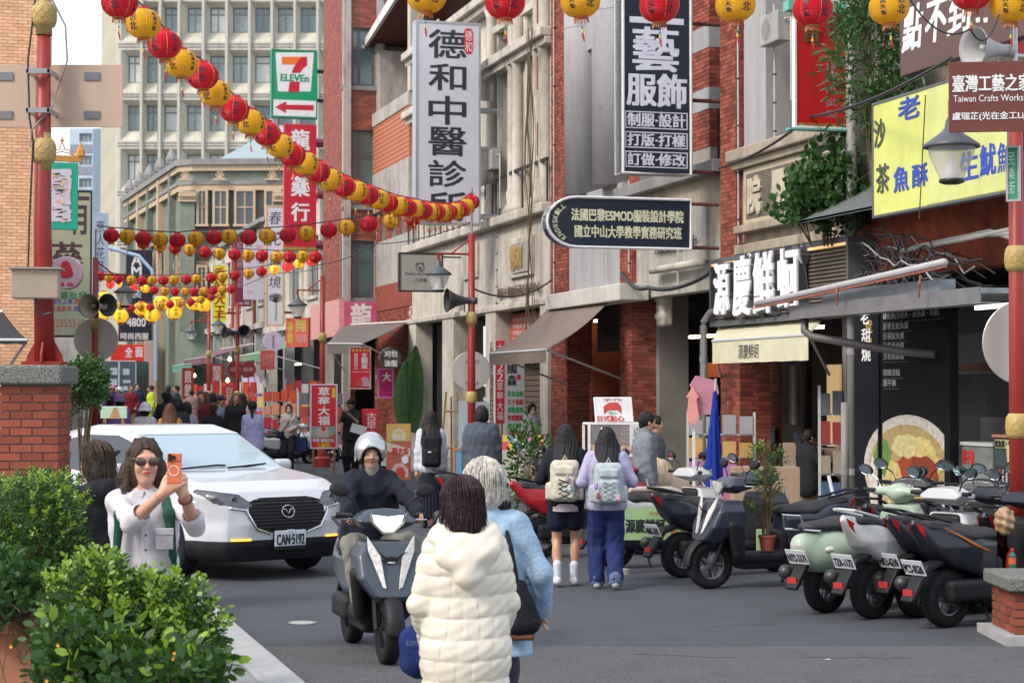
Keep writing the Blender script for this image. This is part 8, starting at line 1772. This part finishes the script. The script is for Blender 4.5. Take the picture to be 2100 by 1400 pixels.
def shrub(label, c, lobes, n, ll, name='shrub', cat='shrub', young=.35, dark=None, nl=300, w=.55, group=None, mats=None, twigs=60, cluster=7):
    """twigs tipped with little sprays of leaves, denser near the outside of the lobes"""
    o = thing(name, label, cat, c, 0, group); M_ = mats or (M_lf, M_lfl); L = [[], []]; S_ = MB(); big = sorted(lobes, key=lambda q: -q[3])
    vol = [q[3]*q[4]*q[5] for q in lobes]; k = 0
    while k < n:
        q = random.choices(lobes, vol)[0]; d = np.array([random.gauss(0, 1) for _ in range(3)]); d /= np.linalg.norm(d)+1e-9; r = random.random()**.22*rnd(.86, 1.10); p = np.array(q[:3])+d*np.array(q[3:6])*r
        if p[2] < .0: continue
        g = d*.8+np.array([0, 0, .75])+np.array([rnd(-.4, .4)]*3); g /= np.linalg.norm(g); yng = random.random() < young*max(0, min(1, (d[2]+.35)*1.1))*(r > .9)*1.6
        if random.random() < twigs/max(n/cluster, 1): S_.tube([(p-g*ll*6).tolist(), p.tolist(), (p+g*ll*2.4).tolist()], [.003, .002, .001], 3, cap=False)
        for j in range(cluster):
            a = 2.4*j+rnd(-.3, .3); t = j/cluster; x = np.cross(g, [0, 0, 1.]); x /= np.linalg.norm(x)+1e-6; y = np.cross(g, x)
            dr = g*(.55+.5*t)+(x*math.cos(a)+y*math.sin(a))*.9; L[1 if yng else 0].append((p+g*ll*2.6*t, rotm(dr), ll*rnd(.7, 1.2)*(1.1 if yng else 1))); k += 1
    allL = [(0, *q) for q in L[0]]+[(1, *q) for q in L[1]]
    cp = -np.array(o.location); allL.sort(key=lambda q: float(np.dot(q[1], [0, 1, -.6]))); near = allL[:nl]; rest = allL[nl:]
    tm = [leaf_mesh('leaf', M_[0], 1, w), leaf_mesh('leaf', M_[1], 1, w)]
    for t, p, R_, s_ in near:
        ob = bpy.data.objects.new('leaf', tm[t]); COL.objects.link(ob); ob.parent = o; ob.matrix_local = Matrix(np.block([[R_*s_, p[:, None]], [np.zeros((1, 3)), np.ones((1, 1))]]).tolist())
    B_ = np.zeros(len(tm[0].vertices)*3); tm[0].vertices.foreach_get('co', B_); B_ = B_.reshape(-1, 3); F0 = np.array([tuple(p.vertices) for p in tm[0].polygons])
    for t in (0, 1):
        q = [x for x in rest if x[0] == t]
        if not q: continue
        V_ = np.concatenate([B_@(x[2]*x[3]).T+x[1] for x in q]); F_ = np.concatenate([F0+i*len(B_) for i in range(len(q))]); ob = bpy.data.objects.new('young_leaves' if t else 'leaves', np_mesh('leaves', V_, F_, M_[t], False)); link(ob, o); ob['kind'] = 'stuff'
    for q in lobes:
        for j in range(5): d = np.array([rnd(-.8, .8), rnd(-.8, .8), rnd(-.2, .9)]); S_.tube([(q[0]*.5, q[1]*.5, 0), (q[0]*.8+d[0]*q[3]*.4, q[1]*.8+d[1]*q[4]*.4, q[2]*.6), (q[0]+d[0]*q[3]*.85, q[1]+d[1]*q[4]*.85, q[2]+d[2]*q[5]*.85)], [.012, .007, .003], 5, cap=False)
    S_.build('branches', M_stem, o); return o
terr = mat('terracotta', (.38, .17, .10), .85, var=.15, vscale=5, bump=.2)
def planter(label, x0, x1, y0, y1, z, soil=True):
    o = thing('planter', label, 'planter', ((x0+x1)/2, (y0+y1)/2, .12)); w, d = (x1-x0)/2, (y1-y0)/2; q = MB()
    q.box(-w, w, -d, -d+.04, 0, z-.12).box(-w, w, d-.04, d, 0, z-.12).box(-w, -w+.04, -d+.04, d-.04, 0, z-.12).box(w-.04, w, -d+.04, d-.04, 0, z-.12); q.build('box', terr, o)
    q = MB(); e = .035; q.box(-w-e, w+e, -d-e, -d+.05, z-.2, z-.12).box(-w-e, w+e, d-.05, d+e, z-.2, z-.12).box(-w-e, -w+.05, -d+.05, d-.05, z-.2, z-.12).box(w-.05, w+e, -d+.05, d-.05, z-.2, z-.12); bevel(q.build('rim', terr, o), .01); MB().box(-w+.04, w-.04, -d+.04, d-.04, z-.25, z-.2).build('soil', mat('soil', (.05, .035, .025), .95, bump=.6), o); return o
planter('terracotta planter box at the left edge under the far bush', -3.2, -2.36, 9.75, 11.3, .80); planter('terracotta planter box under the nearest bush at the bottom left', -2.35, -1.38, 8.15, 8.85, .52)
def lob(px, py, Y, rx, ry, rz, c): p = at(px, py, Y); return (p.x-c[0], p.y-c[1], p.z-c[2], rx, ry, rz)
c1 = (-1.62, 8.5, .5)
shrub('nearest leafy bush with bright yellow green tips at the bottom left', c1, [lob(280, 1300, 8.5, .28, .32, .24, c1), lob(185, 1270, 8.45, .2, .25, .24, c1), lob(372, 1302, 8.5, .175, .25, .22, c1), lob(250, 1350, 8.4, .34, .3, .2, c1), lob(200, 1212, 8.55, .14, .2, .14, c1), lob(395, 1345, 8.4, .12, .2, .16, c1)], 14500, .030, young=.7)
c2 = (-2.5, 10.4, .78)
shrub('tall dense bush behind the nearest one, beside the brick pillar', c2, [lob(60, 1100, 10.4, .28, .35, .30, c2), lob(110, 1030, 10.5, .16, .3, .13, c2), lob(20, 1180, 10.4, .2, .3, .3, c2), lob(105, 1140, 10.3, .16, .3, .26, c2)], 17000, .021, young=.4, nl=300)
c3 = (-2.9, 12.0, .8); shrub('upper bush touching the foot of the brick pillar', c3, [lob(90, 1010, 12.0, .24, .3, .12, c3), lob(10, 1080, 11.9, .25, .3, .3, c3)], 7000, .022, young=.3, nl=150)
c4 = (-1.9, 7.75, .45); shrub('low broad leaved ground plant with small orange flowers in front of the bushes', c4, [lob(150, 1385, 7.8, .12, .15, .08, c4), lob(300, 1390, 7.7, .3, .15, .06, c4), lob(160, 1340, 7.8, .12, .12, .10, c4)], 1500, .055, name='ground_plant', cat='plant', young=.25, nl=250, twigs=10, cluster=4)
c5 = (-2.75, 9.9, .75); shrub('broad leaved plant growing under the tall bush in the planter', c5, [lob(60, 1240, 9.7, .22, .1, .1, c5), lob(10, 1200, 9.7, .1, .1, .1, c5)], 700, .06, name='ground_plant', cat='plant', young=.1, nl=200, cluster=4, mats=(M_lfd, M_lf))
fl_ = thing('flowers', 'small orange flowers scattered among the low plants at the bottom left', 'flowers', (-1.9, 7.6, .5))
for x, y in ((22, 1325), (118, 1322), (355, 1350), (357, 1338), (95, 1395)): p = at(x, y, 7.55); inst('flower', MB().lathe([(.001, .004), (.007, .0)], 7, axis='y', cap=False).mesh('flower', paint((.8, .35, .02))), fl_, tuple(p-fl_.location))
c6 = tuple(at(165, 880, 20.0)); c6 = (c6[0], c6[1], 1.1); shrub('small potted tree behind the brick pillar', c6, [lob(165, 800, 20, .22, .2, .2, c6), lob(185, 775, 20, .12, .15, .15, c6)], 2200, .05, name='small_tree', cat='tree', young=.15, mats=(M_lfd, M_lf), nl=200, cluster=5)
c7 = tuple(onv(1690, 420, 11.9)); shrub('broad leaved plant growing from the wall over the raised characters', (c7[0], c7[1], c7[2]-.6), [(0, 0, .75, .48, .3, .35), (.1, 0, 1.15, .3, .25, .3), (.2, -.1, .35, .35, .2, .25), (-.35, 0, .45, .3, .2, .2)], 1500, .11, name='wall_plant', cat='plant', young=.0, mats=(M_lfd, M_lf), nl=300, w=.8, cluster=3)
c8 = tuple(onv(1780, 150, 11.6)); shrub('bamboo leaves hanging beside the red jewellery sign', (c8[0], c8[1], c8[2]-1.2), [(0, 0, 1.3, .42, .3, .8), (.45, 0, .75, .5, .3, .25), (.1, 0, 2.2, .4, .3, .6), (.25, 0, .35, .22, .2, .35)], 3000, .15, name='bamboo', cat='plant', young=.0, mats=(M_lfd, M_lf), nl=300, w=.22, cluster=4)
c9 = (at(1085, 960, 25).x, 25, 0); shrub('potted shrub with long dark leaves in front of the snack stall', c9, [(0, 0, .95, .17, .18, .42)], 420, .10, name='potted_plant', cat='plant', young=.1, mats=(M_lf, M_lfd), nl=250, w=.4, cluster=5); 
def pot(label, p, r, h, m=None): o = thing('plant_pot', label, 'pot', p); MB().lathe([(r*.7, 0), (r*.95, h*.85), (r*1.06, h*.86), (r*1.06, h), (r*.9, h), (r*.85, h*.85), (.001, h*.85)], 18, cap=False).build('pot', m or mat('pot_red', (.30, .07, .04), .7), o); return o
pot('dark pot under the shrub with long leaves', c9, .2, .3, paint((.03, .03, .03))); p = at(1573, 1128, 19.2); pot('small terracotta plastic pot standing on the footboard of the side view scooter', (p.x, p.y, .36), .085, .15)
shrub('slender feathery plant in the small red pot on the scooter', (p.x, p.y, .5), [(0, 0, .75, .16, .12, .12), (.02, 0, .5, .12, .1, .12), (-.06, 0, .25, .14, .1, .05)], 900, .035, name='potted_plant', cat='plant', young=.4, nl=150, w=.4)
c0 = onv(1095, 470, 12.3); o = thing('dry_vine', 'dry brown vine climbing the cream clinic front beside the red pillar', 'vine', (c0.x, c0.y, 2.5), RF)
for k in range(9):
    x0 = rnd(-.1, .15); P = [(x0+.30*math.sin(i*.8+k*2)*(.3+.04*i), -.05-.05*(k % 3), i*.5) for i in range(16)]; MB().tube(P, rnd(.005, .012), 4).build('stem', M_stem, o)
q0 = at(838, 800, 44); o = thing('banana_leaf', 'big dark green banana leaves beside the round black sign', 'plant', (q0.x, q0.y, 0))
for a, h_, wd in ((-.1, 2.6, .34), (.25, 2.95, .3)):
    rows = []
    for i in range(9): t = i/8; z = 1.0+(h_-1.0)*t; w_ = wd*math.sin(PI*min(.98, .12+t*.86))**.7; rows.append([(a*.6*t*t-w_, .08*t, z-.04), (a*.6*t*t, 0, z), (a*.6*t*t+w_, .08*t, z-.04)])
    sd = MB().grid(rows).build('leaf', M_lfd, o); MB().tube([(0, 0, .2), (0, 0, 1.0), (a*.6, .0, h_)], [.03, .02, .008], 6).build('stem', M_lf, o)
# green barrier
Yb = 20.6; A = at(1282, 1100, Yb); s_ = FPX/Yb; bw = (1400-1270)/s_
o = thing('barrier', 'beige pipe barrier carrying a pale green panel with the oyster shop name', 'barrier', (at(1275, 1100, Yb).x, Yb, 0), .1); zt_ = CAMZ-(1003-800)/s_
MB().tube([(-.02, 0, 0), (-.02, 0, zt_-.12), (.03, 0, zt_-.03), (.12, 0, zt_), (bw-.14, 0, zt_), (bw-.05, 0, zt_-.03), (bw, 0, zt_-.14), (bw, 0, 0)], .032, 12).build('pipe_frame', mat('barrier_beige', (.38, .31, .28), .5, var=.08), o, smooth=True)
za, zb = CAMZ-(1106-800)/s_, CAMZ-(1040-800)/s_; MB().box(.02, bw-.04, -.01, .01, za, zb).build('panel', mat('panel_green', (.33, .50, .24), .6, var=.05), o)
letters(o, '源慶鮮蚵', .04, bw*.68, za+.08, zb-.12, -.014, M_ink, bold=.03); letters(o, '料好實在', bw*.45, bw*.62, zb-.08, zb-.04, -.014, paint((.5, .15, .05))); letters(o, '店', bw*.78, bw*.88, za+.06, za+.17, -.014, paint((.5, .1, .04)), bold=.02)
for x in (-.02, bw): MB().lathe([(.12, 0), (.1, .05), (.04, .06)], 12, (x, 0, 0)).build('foot', M_conc, o)
S = Sign('sign', 'second pale green panel leaning behind the potted plant on the scooter', 1552, 1604, 1085, 1140, 20.4, MATS['panel_green'], .02); S.text('鮮', 1590, 1600, 1120, 1138, M_ink)
S = Sign('wood_counter', 'light wooden counter front behind the side view scooter', 1505, 1640, 958, 1060, 26.5, mat('light_wood', (.34, .24, .16), .7, var=.12), .5, cat='counter', rz=0)
o = thing('shelf_boxes', 'row of beige boxes stacked on a shelf inside the oyster shop', 'boxes', (at(1615, 960, 29).x, 29.3, .75), 0); [MB().box(i*.2, i*.2+.17, 0, .2, 0, rnd(.28, .42)).build('box', mat('box_card', (.36, .26, .2), .8), o) for i in range(5)]
MB().box(-.1, 1.1, -.1, .4, -.75, -.02).build('cabinet', MATS['light_wood'], o)
# snack cart
Yc_ = 24.2; s_ = FPX/Yc_; X0 = (1208-1050)/s_; cw_ = (1330-1208)/s_; o = thing('snack_cart', 'white framed glass snack cart with trays of fried snacks', 'food cart', (X0, Yc_, 0), .1); z1_ = CAMZ-(868-800)/s_
q = MB()
for x in (0, cw_):
    for y in (0, .5): q.box(x-.015, x+.015, y-.015, y+.015, 0, z1_)
for z in (.75, 1.12, z1_): q.box(0, cw_, -.015, .015, z-.015, z+.01).box(0, cw_, .485, .515, z-.015, z+.01).box(-.014, .014, .015, .485, z-.015, z+.01).box(cw_-.014, cw_+.014, .015, .485, z-.015, z+.01)
q.build('frame', M_w, o); MB().box(.02, cw_-.02, .02, .48, .05, .72).build('cabinet', paint((.42, .44, .44)), o); MB().box(.02, cw_-.02, .02, .48, 1.11, 1.12).build('shelf', M_aluL, o)
for z in (.76, 1.13):
    q = MB()
    for i in range(70): q.lathe([(.005, -.02), (.03, -.012), (.034, .006), (.005, .022)], 6, (rnd(.06, cw_-.06), rnd(.05, .4), z+.03+rnd(0, .07)), cap=False)
    q.build('fried_snacks', mat('snack_brown', (.45, .22, .06), .7, isl=.3), o, kind='stuff')
MB().box(.0, cw_, -.006, -.002, .78, z1_-.02).build('glass', mat('thin_glass', (.7, .75, .75), .05, alpha=.15, var=0), o); MB().lathe([(.02, 0), (.025, .03), (.001, .05)], 10, (.2, .2, z1_-.1)).build('lamp', mat('bulb', (1, .8, .4), .5, emit=(1, .75, .3), est=4), o)
S = Sign('cart_board', 'tilted white board with red and green print on top of the snack cart', 1222, 1300, 812, 866, 24.2, M_w, .03); S.o.rotation_euler.x = -.25; S.text('日式點心', 1226, 1280, 852, 864, paint((.55, .03, .03)), bold=.03); S.poly('red_arch', paint((.5, .05, .04)), [(1240, 848), (1240, 832), (1252, 824), (1270, 824), (1276, 832), (1276, 848), (1268, 840), (1250, 840)]); S.text('點心', 1250, 1268, 842, 850, paint((.03, .3, .1))); S.text('手作', 1240, 1280, 815, 822, paint((.5, .05, .04)))
S = Sign('price_card', 'white card with green writing hanging on the right of the snack cart', 1292, 1322, 868, 915, 23.9, M_w, .01); S.text('古早味', 1297, 1318, 875, 910, paint((.02, .2, .05)), vert=True)
# book counter by the brown awning
Yk = 37.5; s_ = FPX/Yk; o = thing('book_counter', 'low white display counter with colourful booklets beside the red board', 'counter', ((1030-1050)/s_, Yk, 0), 0); wk = 88/s_; MB().box(0, wk, 0, .6, 0, .78).build('base', paint((.5, .45, .42)), o)
for i in range(14): MB().box(rnd(0, wk-.12), 0, rnd(-.05, .3), 0, 0, 0) if False else inst('booklet', MB().box(-.06, .06, -.008, .008, 0, .17).mesh('booklet', paint([(.5, .05, .05), (.55, .4, .05), (.05, .25, .45), (.6, .6, .55), (.1, .35, .15), (.5, .2, .35)][i % 6])), o, (.06+(i % 7)*wk/7.4, .05+(i//7)*.2, .78+(i//7)*.12), (-.3, 0, 0))
# souvenir racks, umbrella, squid sign, plastic bag, box truck
def rack(label, px, Y, w, h, cols, n=16, nm='souvenir_rack'):
    o = thing(nm, label, 'display rack', ((px-1050)/FPX*Y, Y, 0), YAW-.4); q = MB()
    for x in (0, w): q.box(x-.02, x+.02, 0, .04, 0, h)
    for k in range(4): q.box(0, w, 0, .3, h*(k+.6)/4.6, h*(k+.6)/4.6+.02)
    q.build('frame', M_aluL, o)
    for i in range(n): c = cols[i % len(cols)]; z = h*((i % 4)+.65)/4.6; x = w*((i//4)+.1)/(n//4); inst('packet', MB().box(0, w/(n//4)*.8, -.02, .1, 0, h/4.6*rnd(.6, .85)).mesh('packet', paint(c)), o, (x, 0, z))
    return o
RD = [(.5, .03, .03), (.4, .02, .03), (.55, .25, .15), (.5, .06, .02)]
rack('rack of red packets behind the white scooter', 540, 62, 1.1, 2.0, RD); rack('rack of red and gold packets in front of the far shops', 470, 72, 1.0, 2.1, RD); rack('dim rack of goods in the dark shop under the green awning', 612, 60, 1.4, 1.9, [(.12, .1, .09), (.25, .12, .08), (.3, .05, .04), (.1, .12, .15)])
rack('pink and purple lit display by the squid sign', 1410, 29.5, 1.0, 1.6, [(.45, .12, .2), (.35, .15, .35), (.5, .3, .1), (.3, .3, .32)]); rack('rack of books against the inner wall of the oyster shop', 1680, 28.5, .7, 2.0, [(.05, .1, .2), (.3, .25, .2), (.25, .03, .03), (.1, .1, .12)]); rack('violet lit display in the far souvenir shop', 497, 76, 1.0, 2.6, [(.35, .15, .6), (.5, .3, .7), (.2, .1, .4), (.6, .5, .7)])
p = at(1420, 850, 28.6); o = thing('squid_sign', 'pink squid shaped sign on a stand beside the elbow drainpipe', 'sign', p, 0); k = 28.6/FPX
MB().prism([(x*k, -z*k) for x, z in [(0, -58), (-9, -42), (-13, -36), (-8, -34), (-10, -12), (-12, 0), (-9, 8), (-11, 22), (-6, 12), (-4, 25), (0, 13), (4, 25), (6, 12), (10, 22), (9, 8), (11, 0), (9, -12), (8, -34), (13, -36), (9, -42)]], (-.05, 0)).build('squid_outline', mat('squid_pink', (.62, .24, .22), .5, emit=(1, .4, .35), est=.1), o); MB().box(.0, .04, .0, .04, -1.55, -.2).build('post', M_w, o)
MB().prism([(x*k, -z*k) for x, z in [(8, -80), (50, -70), (55, -45), (40, -20), (40, 0), (14, 0), (8, -40), (-5, -60)]], (.03, .1)).build('pink_board', paint((.50, .22, .30)), o)
o = thing('folded_umbrella', 'folded royal blue parasol leaning by the grey drainpipes', 'parasol', tuple(at(1462, 800, 28)[:2])+(0,)); SDF().cone((0, 0, .5), (.03, 0, 1.9), .15, .03, .02).build('canopy', .02, cloth((.01, .03, .25)), o, disp=lambda X, Y, Z: .015*np.sin(np.arctan2(Y, X)*8)); MB().tube([(0, 0, 0), (.04, 0, 2.1)], .018).build('pole', M_aluL, o)
p = at(2060, 1068, 16.3); o = thing('plastic_bag', 'crumpled brown plastic bag hanging from a scooter handlebar', 'bag', p); SDF().ell((0, 0, 0), (.085, .07, .12), .02).build('bag_body', .008, mat('bag_brown', (.30, .19, .10), .35, var=.2, bump=.6, bscale=25), o, disp=lambda X, Y, Z: .012*np.sin(X*60+Z*40)*np.sin(Z*50-X*30))
p = at(2076, 1148, 15.9); o = thing('drink_bottle', 'small drink bottle with red cap and label in the scooter pocket', 'bottle', p); MB().lathe([(.001, -.07), (.028, -.07), (.03, -.0), (.028, .04), (.01, .065), (.01, .08)], 14).build('bottle', paint((.03, .12, .08), .2), o); MB().lathe([(.0305, -.03), (.0315, .02)], 14, cap=False).build('bottle_label', paint((.55, .10, .03)), o); MB().lathe([(.014, .075), (.014, .095), (.001, .097)], 10, cap=False).build('cap', paint((.6, .02, .02)), o)
Yt_ = 95; s_ = FPX/Yt_; o = thing('box_truck', 'dark box truck seen from behind with white stickers at the far end of the street', 'truck', ((207-1050)/s_, Yt_, rise(85)), .05); w = 72/s_; h0 = 2.9
MB().box(0, w, 0, 4.5, .6, h0).build('cargo_box', paint((.055, .075, .10)), o); q = MB()
for x in (0, w/2-.02, w/2+.02, w-.04): q.box(x, x+.04, -.02, 0, .62, h0)
q.box(0, w, -.02, 0, h0-.05, h0).box(0, w, -.02, 0, .6, .65).build('door_frame', M_aluL, o)
for x, z, a, c in ((.35, 2.2, .4, .35), (.35, 1.7, .4, .3), (1.0, 2.2, .3, .3), (1.0, 1.8, .35, .15), (1.0, 1.45, .35, .2)): MB().box(x*w/1.6, (x+a)*w/1.6, -.03, -.022, z, z+c).build('sticker', paint((.35, .42, .5)), o)
for x in (.25, w-.25): wheel(o, (x, .9, .4), .4, .25, 6, M_rim)
for x, y, Y, lab in ((391, 770, 88, 'pair of warm bulbs'), (399, 770, 88, 'right bulb'), (471, 736, 75, 'bulb under the teal awning'), (467, 780, 75, 'lower bulb'), (428, 683, 80, 'bulb near the far lamp')):
    o = thing('light_bulb', 'small glowing warm bulb, '+lab+' in the far shops', 'lamp', at(x, y, Y)); MB().lathe([(.001, -.09), (.06, -.05), (.075, 0), (.04, .06), (.02, .1)], 10, cap=False).build('bulb', mat('bulb_warm', (1, .8, .5), .5, var=0, emit=(1, .72, .35), est=5), o)
p = at(250, 520, 95); o = thing('road_lamp', 'pale blue curved road lamp arching over the far lanterns', 'street lamp', at(312, 780, 95)); MB().tube([at(320, 780, 95)-o.location, at(320, 600, 95)-o.location, at(312, 555, 95)-o.location, at(285, 525, 95)-o.location, at(210, 505, 95)-o.location], .09, 8).build('arm', mat('lamp_blue', (.28, .38, .50), .5), o)
p = at(1703, 1000, 24); o = thing('leaning_pole', 'white pole with red tip leaning against the drainpipes', 'pole', p); MB().tube([(.14, 0, -.55), (-.02, 0, .15)], .022).build('pole', M_w, o)
# air conditioners, conduits, meters and a corner of awning
for i, (px, py, lab) in enumerate(((1010, 330, 'under the clinic cornice'), (1216, 452, 'on the granite wall above the school sign'), (1590, 60, 'in the bay above the raised characters'), (925, 300, 'left of the clinic half columns'), (1365, 470, 'under the banded pilaster'))):
    p = onv(px, py, VF-.12); o = thing('air_conditioner', 'grey air conditioner box '+lab, 'air conditioner', p, RF, 'air conditioners on the fronts'); bevel(MB().box(-.35, .35, -.12, .12, -.24, .24).build('case', mat('ac_grey', (.36, .36, .34), .6, stain=.5), o), .02)
    q = MB(); [q.lathe([(.04+.03*k, -.001), (.045+.03*k, -.001)], 18, (-.1, -.125, 0), axis='y', cap=False) for k in range(5)]; q.build('fan_grille', M_iron, o); MB().tube([(.36, 0, .1), (.5, .05, .1), (.5, .05, -1.2)], .02, 6).build('hose', M_cream, o)
for px, y0, y1, lab in ((1136, 0, 600, 'brick pillar over the brown awning'), (1515, 20, 500, 'brick pillar over the oyster sign'), (1290, 370, 560, 'brick pillar behind the school sign'), (1018, 470, 640, 'cream column'), (1590, 10, 300, 'granite pilaster')):
    p = onv(px, 800, VF-.03); o = thing('conduit', 'thin grey conduit running down the '+lab, 'conduit', (p.x, p.y, 0), RF); z0, z1 = fz(px, y1), fz(px, y0); MB().tube([(0, 0, z0), (.01, 0, (z0+z1)/2), (0, 0, z1)], .016, 6).build('tube', M_aluL, o)
    for k in range(5): MB().box(-.03, .03, -.02, .03, z0+(z1-z0)*(k+.5)/5, z0+(z1-z0)*(k+.5)/5+.02).build('clip', M_iron, o)
awning('corner of a black awning at the left edge beside the orange tile wall', [at(-120, 640, 31.5), at(6, 640, 31.5), at(56, 697, 30), at(-120, 697, 30)], paint((.02, .022, .028), .7), .06)
q = MB()
for k in range(7):
    p = gp(rnd(500, 1900), rnd(1190, 1380)); d = rnd(-.5, .5); L = [(p.x+i*.12*math.cos(d)+rnd(-.03, .03), p.y+i*.12*math.sin(d)+rnd(-.05, .05)) for i in range(rnd(6, 14).__int__())]
    for a, c in zip(L[:-1], L[1:]): q.quad((a[0], a[1], .006), (c[0], c[1], .006), (c[0], c[1]+.012, .006), (a[0], a[1]+.012, .006))
q.build('road_cracks', paint((.02, .02, .022), .9), kind='structure')
for i in range(26):
    p = gp(rnd(450, 1900), rnd(1180, 1390))
    if i < 4: MB().quad((p.x, p.y, .008), (p.x+.06, p.y+.01, .008), (p.x+.05, p.y+.06, .008)).build('road_mark', M_white, kind='structure')
for px, d, z, lab in ((1240, 1.6, 3.5, 'entrance under the brown awning'), (1440, 2.0, 3.0, 'arcade bay with the squid sign'), (1655, 1.8, 3.0, 'oyster shop'), (1080, 1.5, 3.6, 'clinic arcade'), (612, 1.2, 3.0, 'dark shop under the green awning'), (820, 1.0, 3.2, 'shop under the striped parapet')):  # strip lamps added only to bring warm light into the interiors
    p = onv(px, 800, VF+d); o = thing('fill_lamp', 'added warm strip lamp under the ceiling of the '+lab, 'lamp', (p.x, p.y, z), RF, 'added strip lamps in the arcades'); MB().box(-.6, .6, -.06, .06, 0, .05).build('tube', mat('fill_tube', (1, .9, .7), .5, var=0, emit=(1, .72, .42), est=9), o); MB().box(-.62, .62, -.08, .08, .05, .08).build('housing', M_aluL, o); MB().tube([(0, 0, .08), (0, 0, .7)], .01).build('rod', M_iron, o)
rack('rack of jars and boxes inside the entrance under the brown awning', 1228, 46, 1.6, 2.2, [(.5, .3, .1), (.4, .1, .05), (.5, .45, .35), (.2, .12, .06)], 24); rack('shelves of medicine boxes in the clinic arcade', 940, 58, 2.0, 2.2, [(.5, .45, .3), (.45, .06, .05), (.1, .3, .15), (.55, .5, .45)], 24); rack('rack of bright packets under the striped parapet', 775, 63, 1.4, 2.0, RD, 16)
for px, Y, lab in ((452, 70, 'rack of red gift bags left of the far lamp post'), (585, 64, 'rack of mixed gift boxes behind the masked woman'), (395, 92, 'rack of yellow and red snacks deep in the street')): rack(lab, px, Y, 1.6, 2.3, RD+[(.6, .45, .1), (.55, .5, .5)], 24)
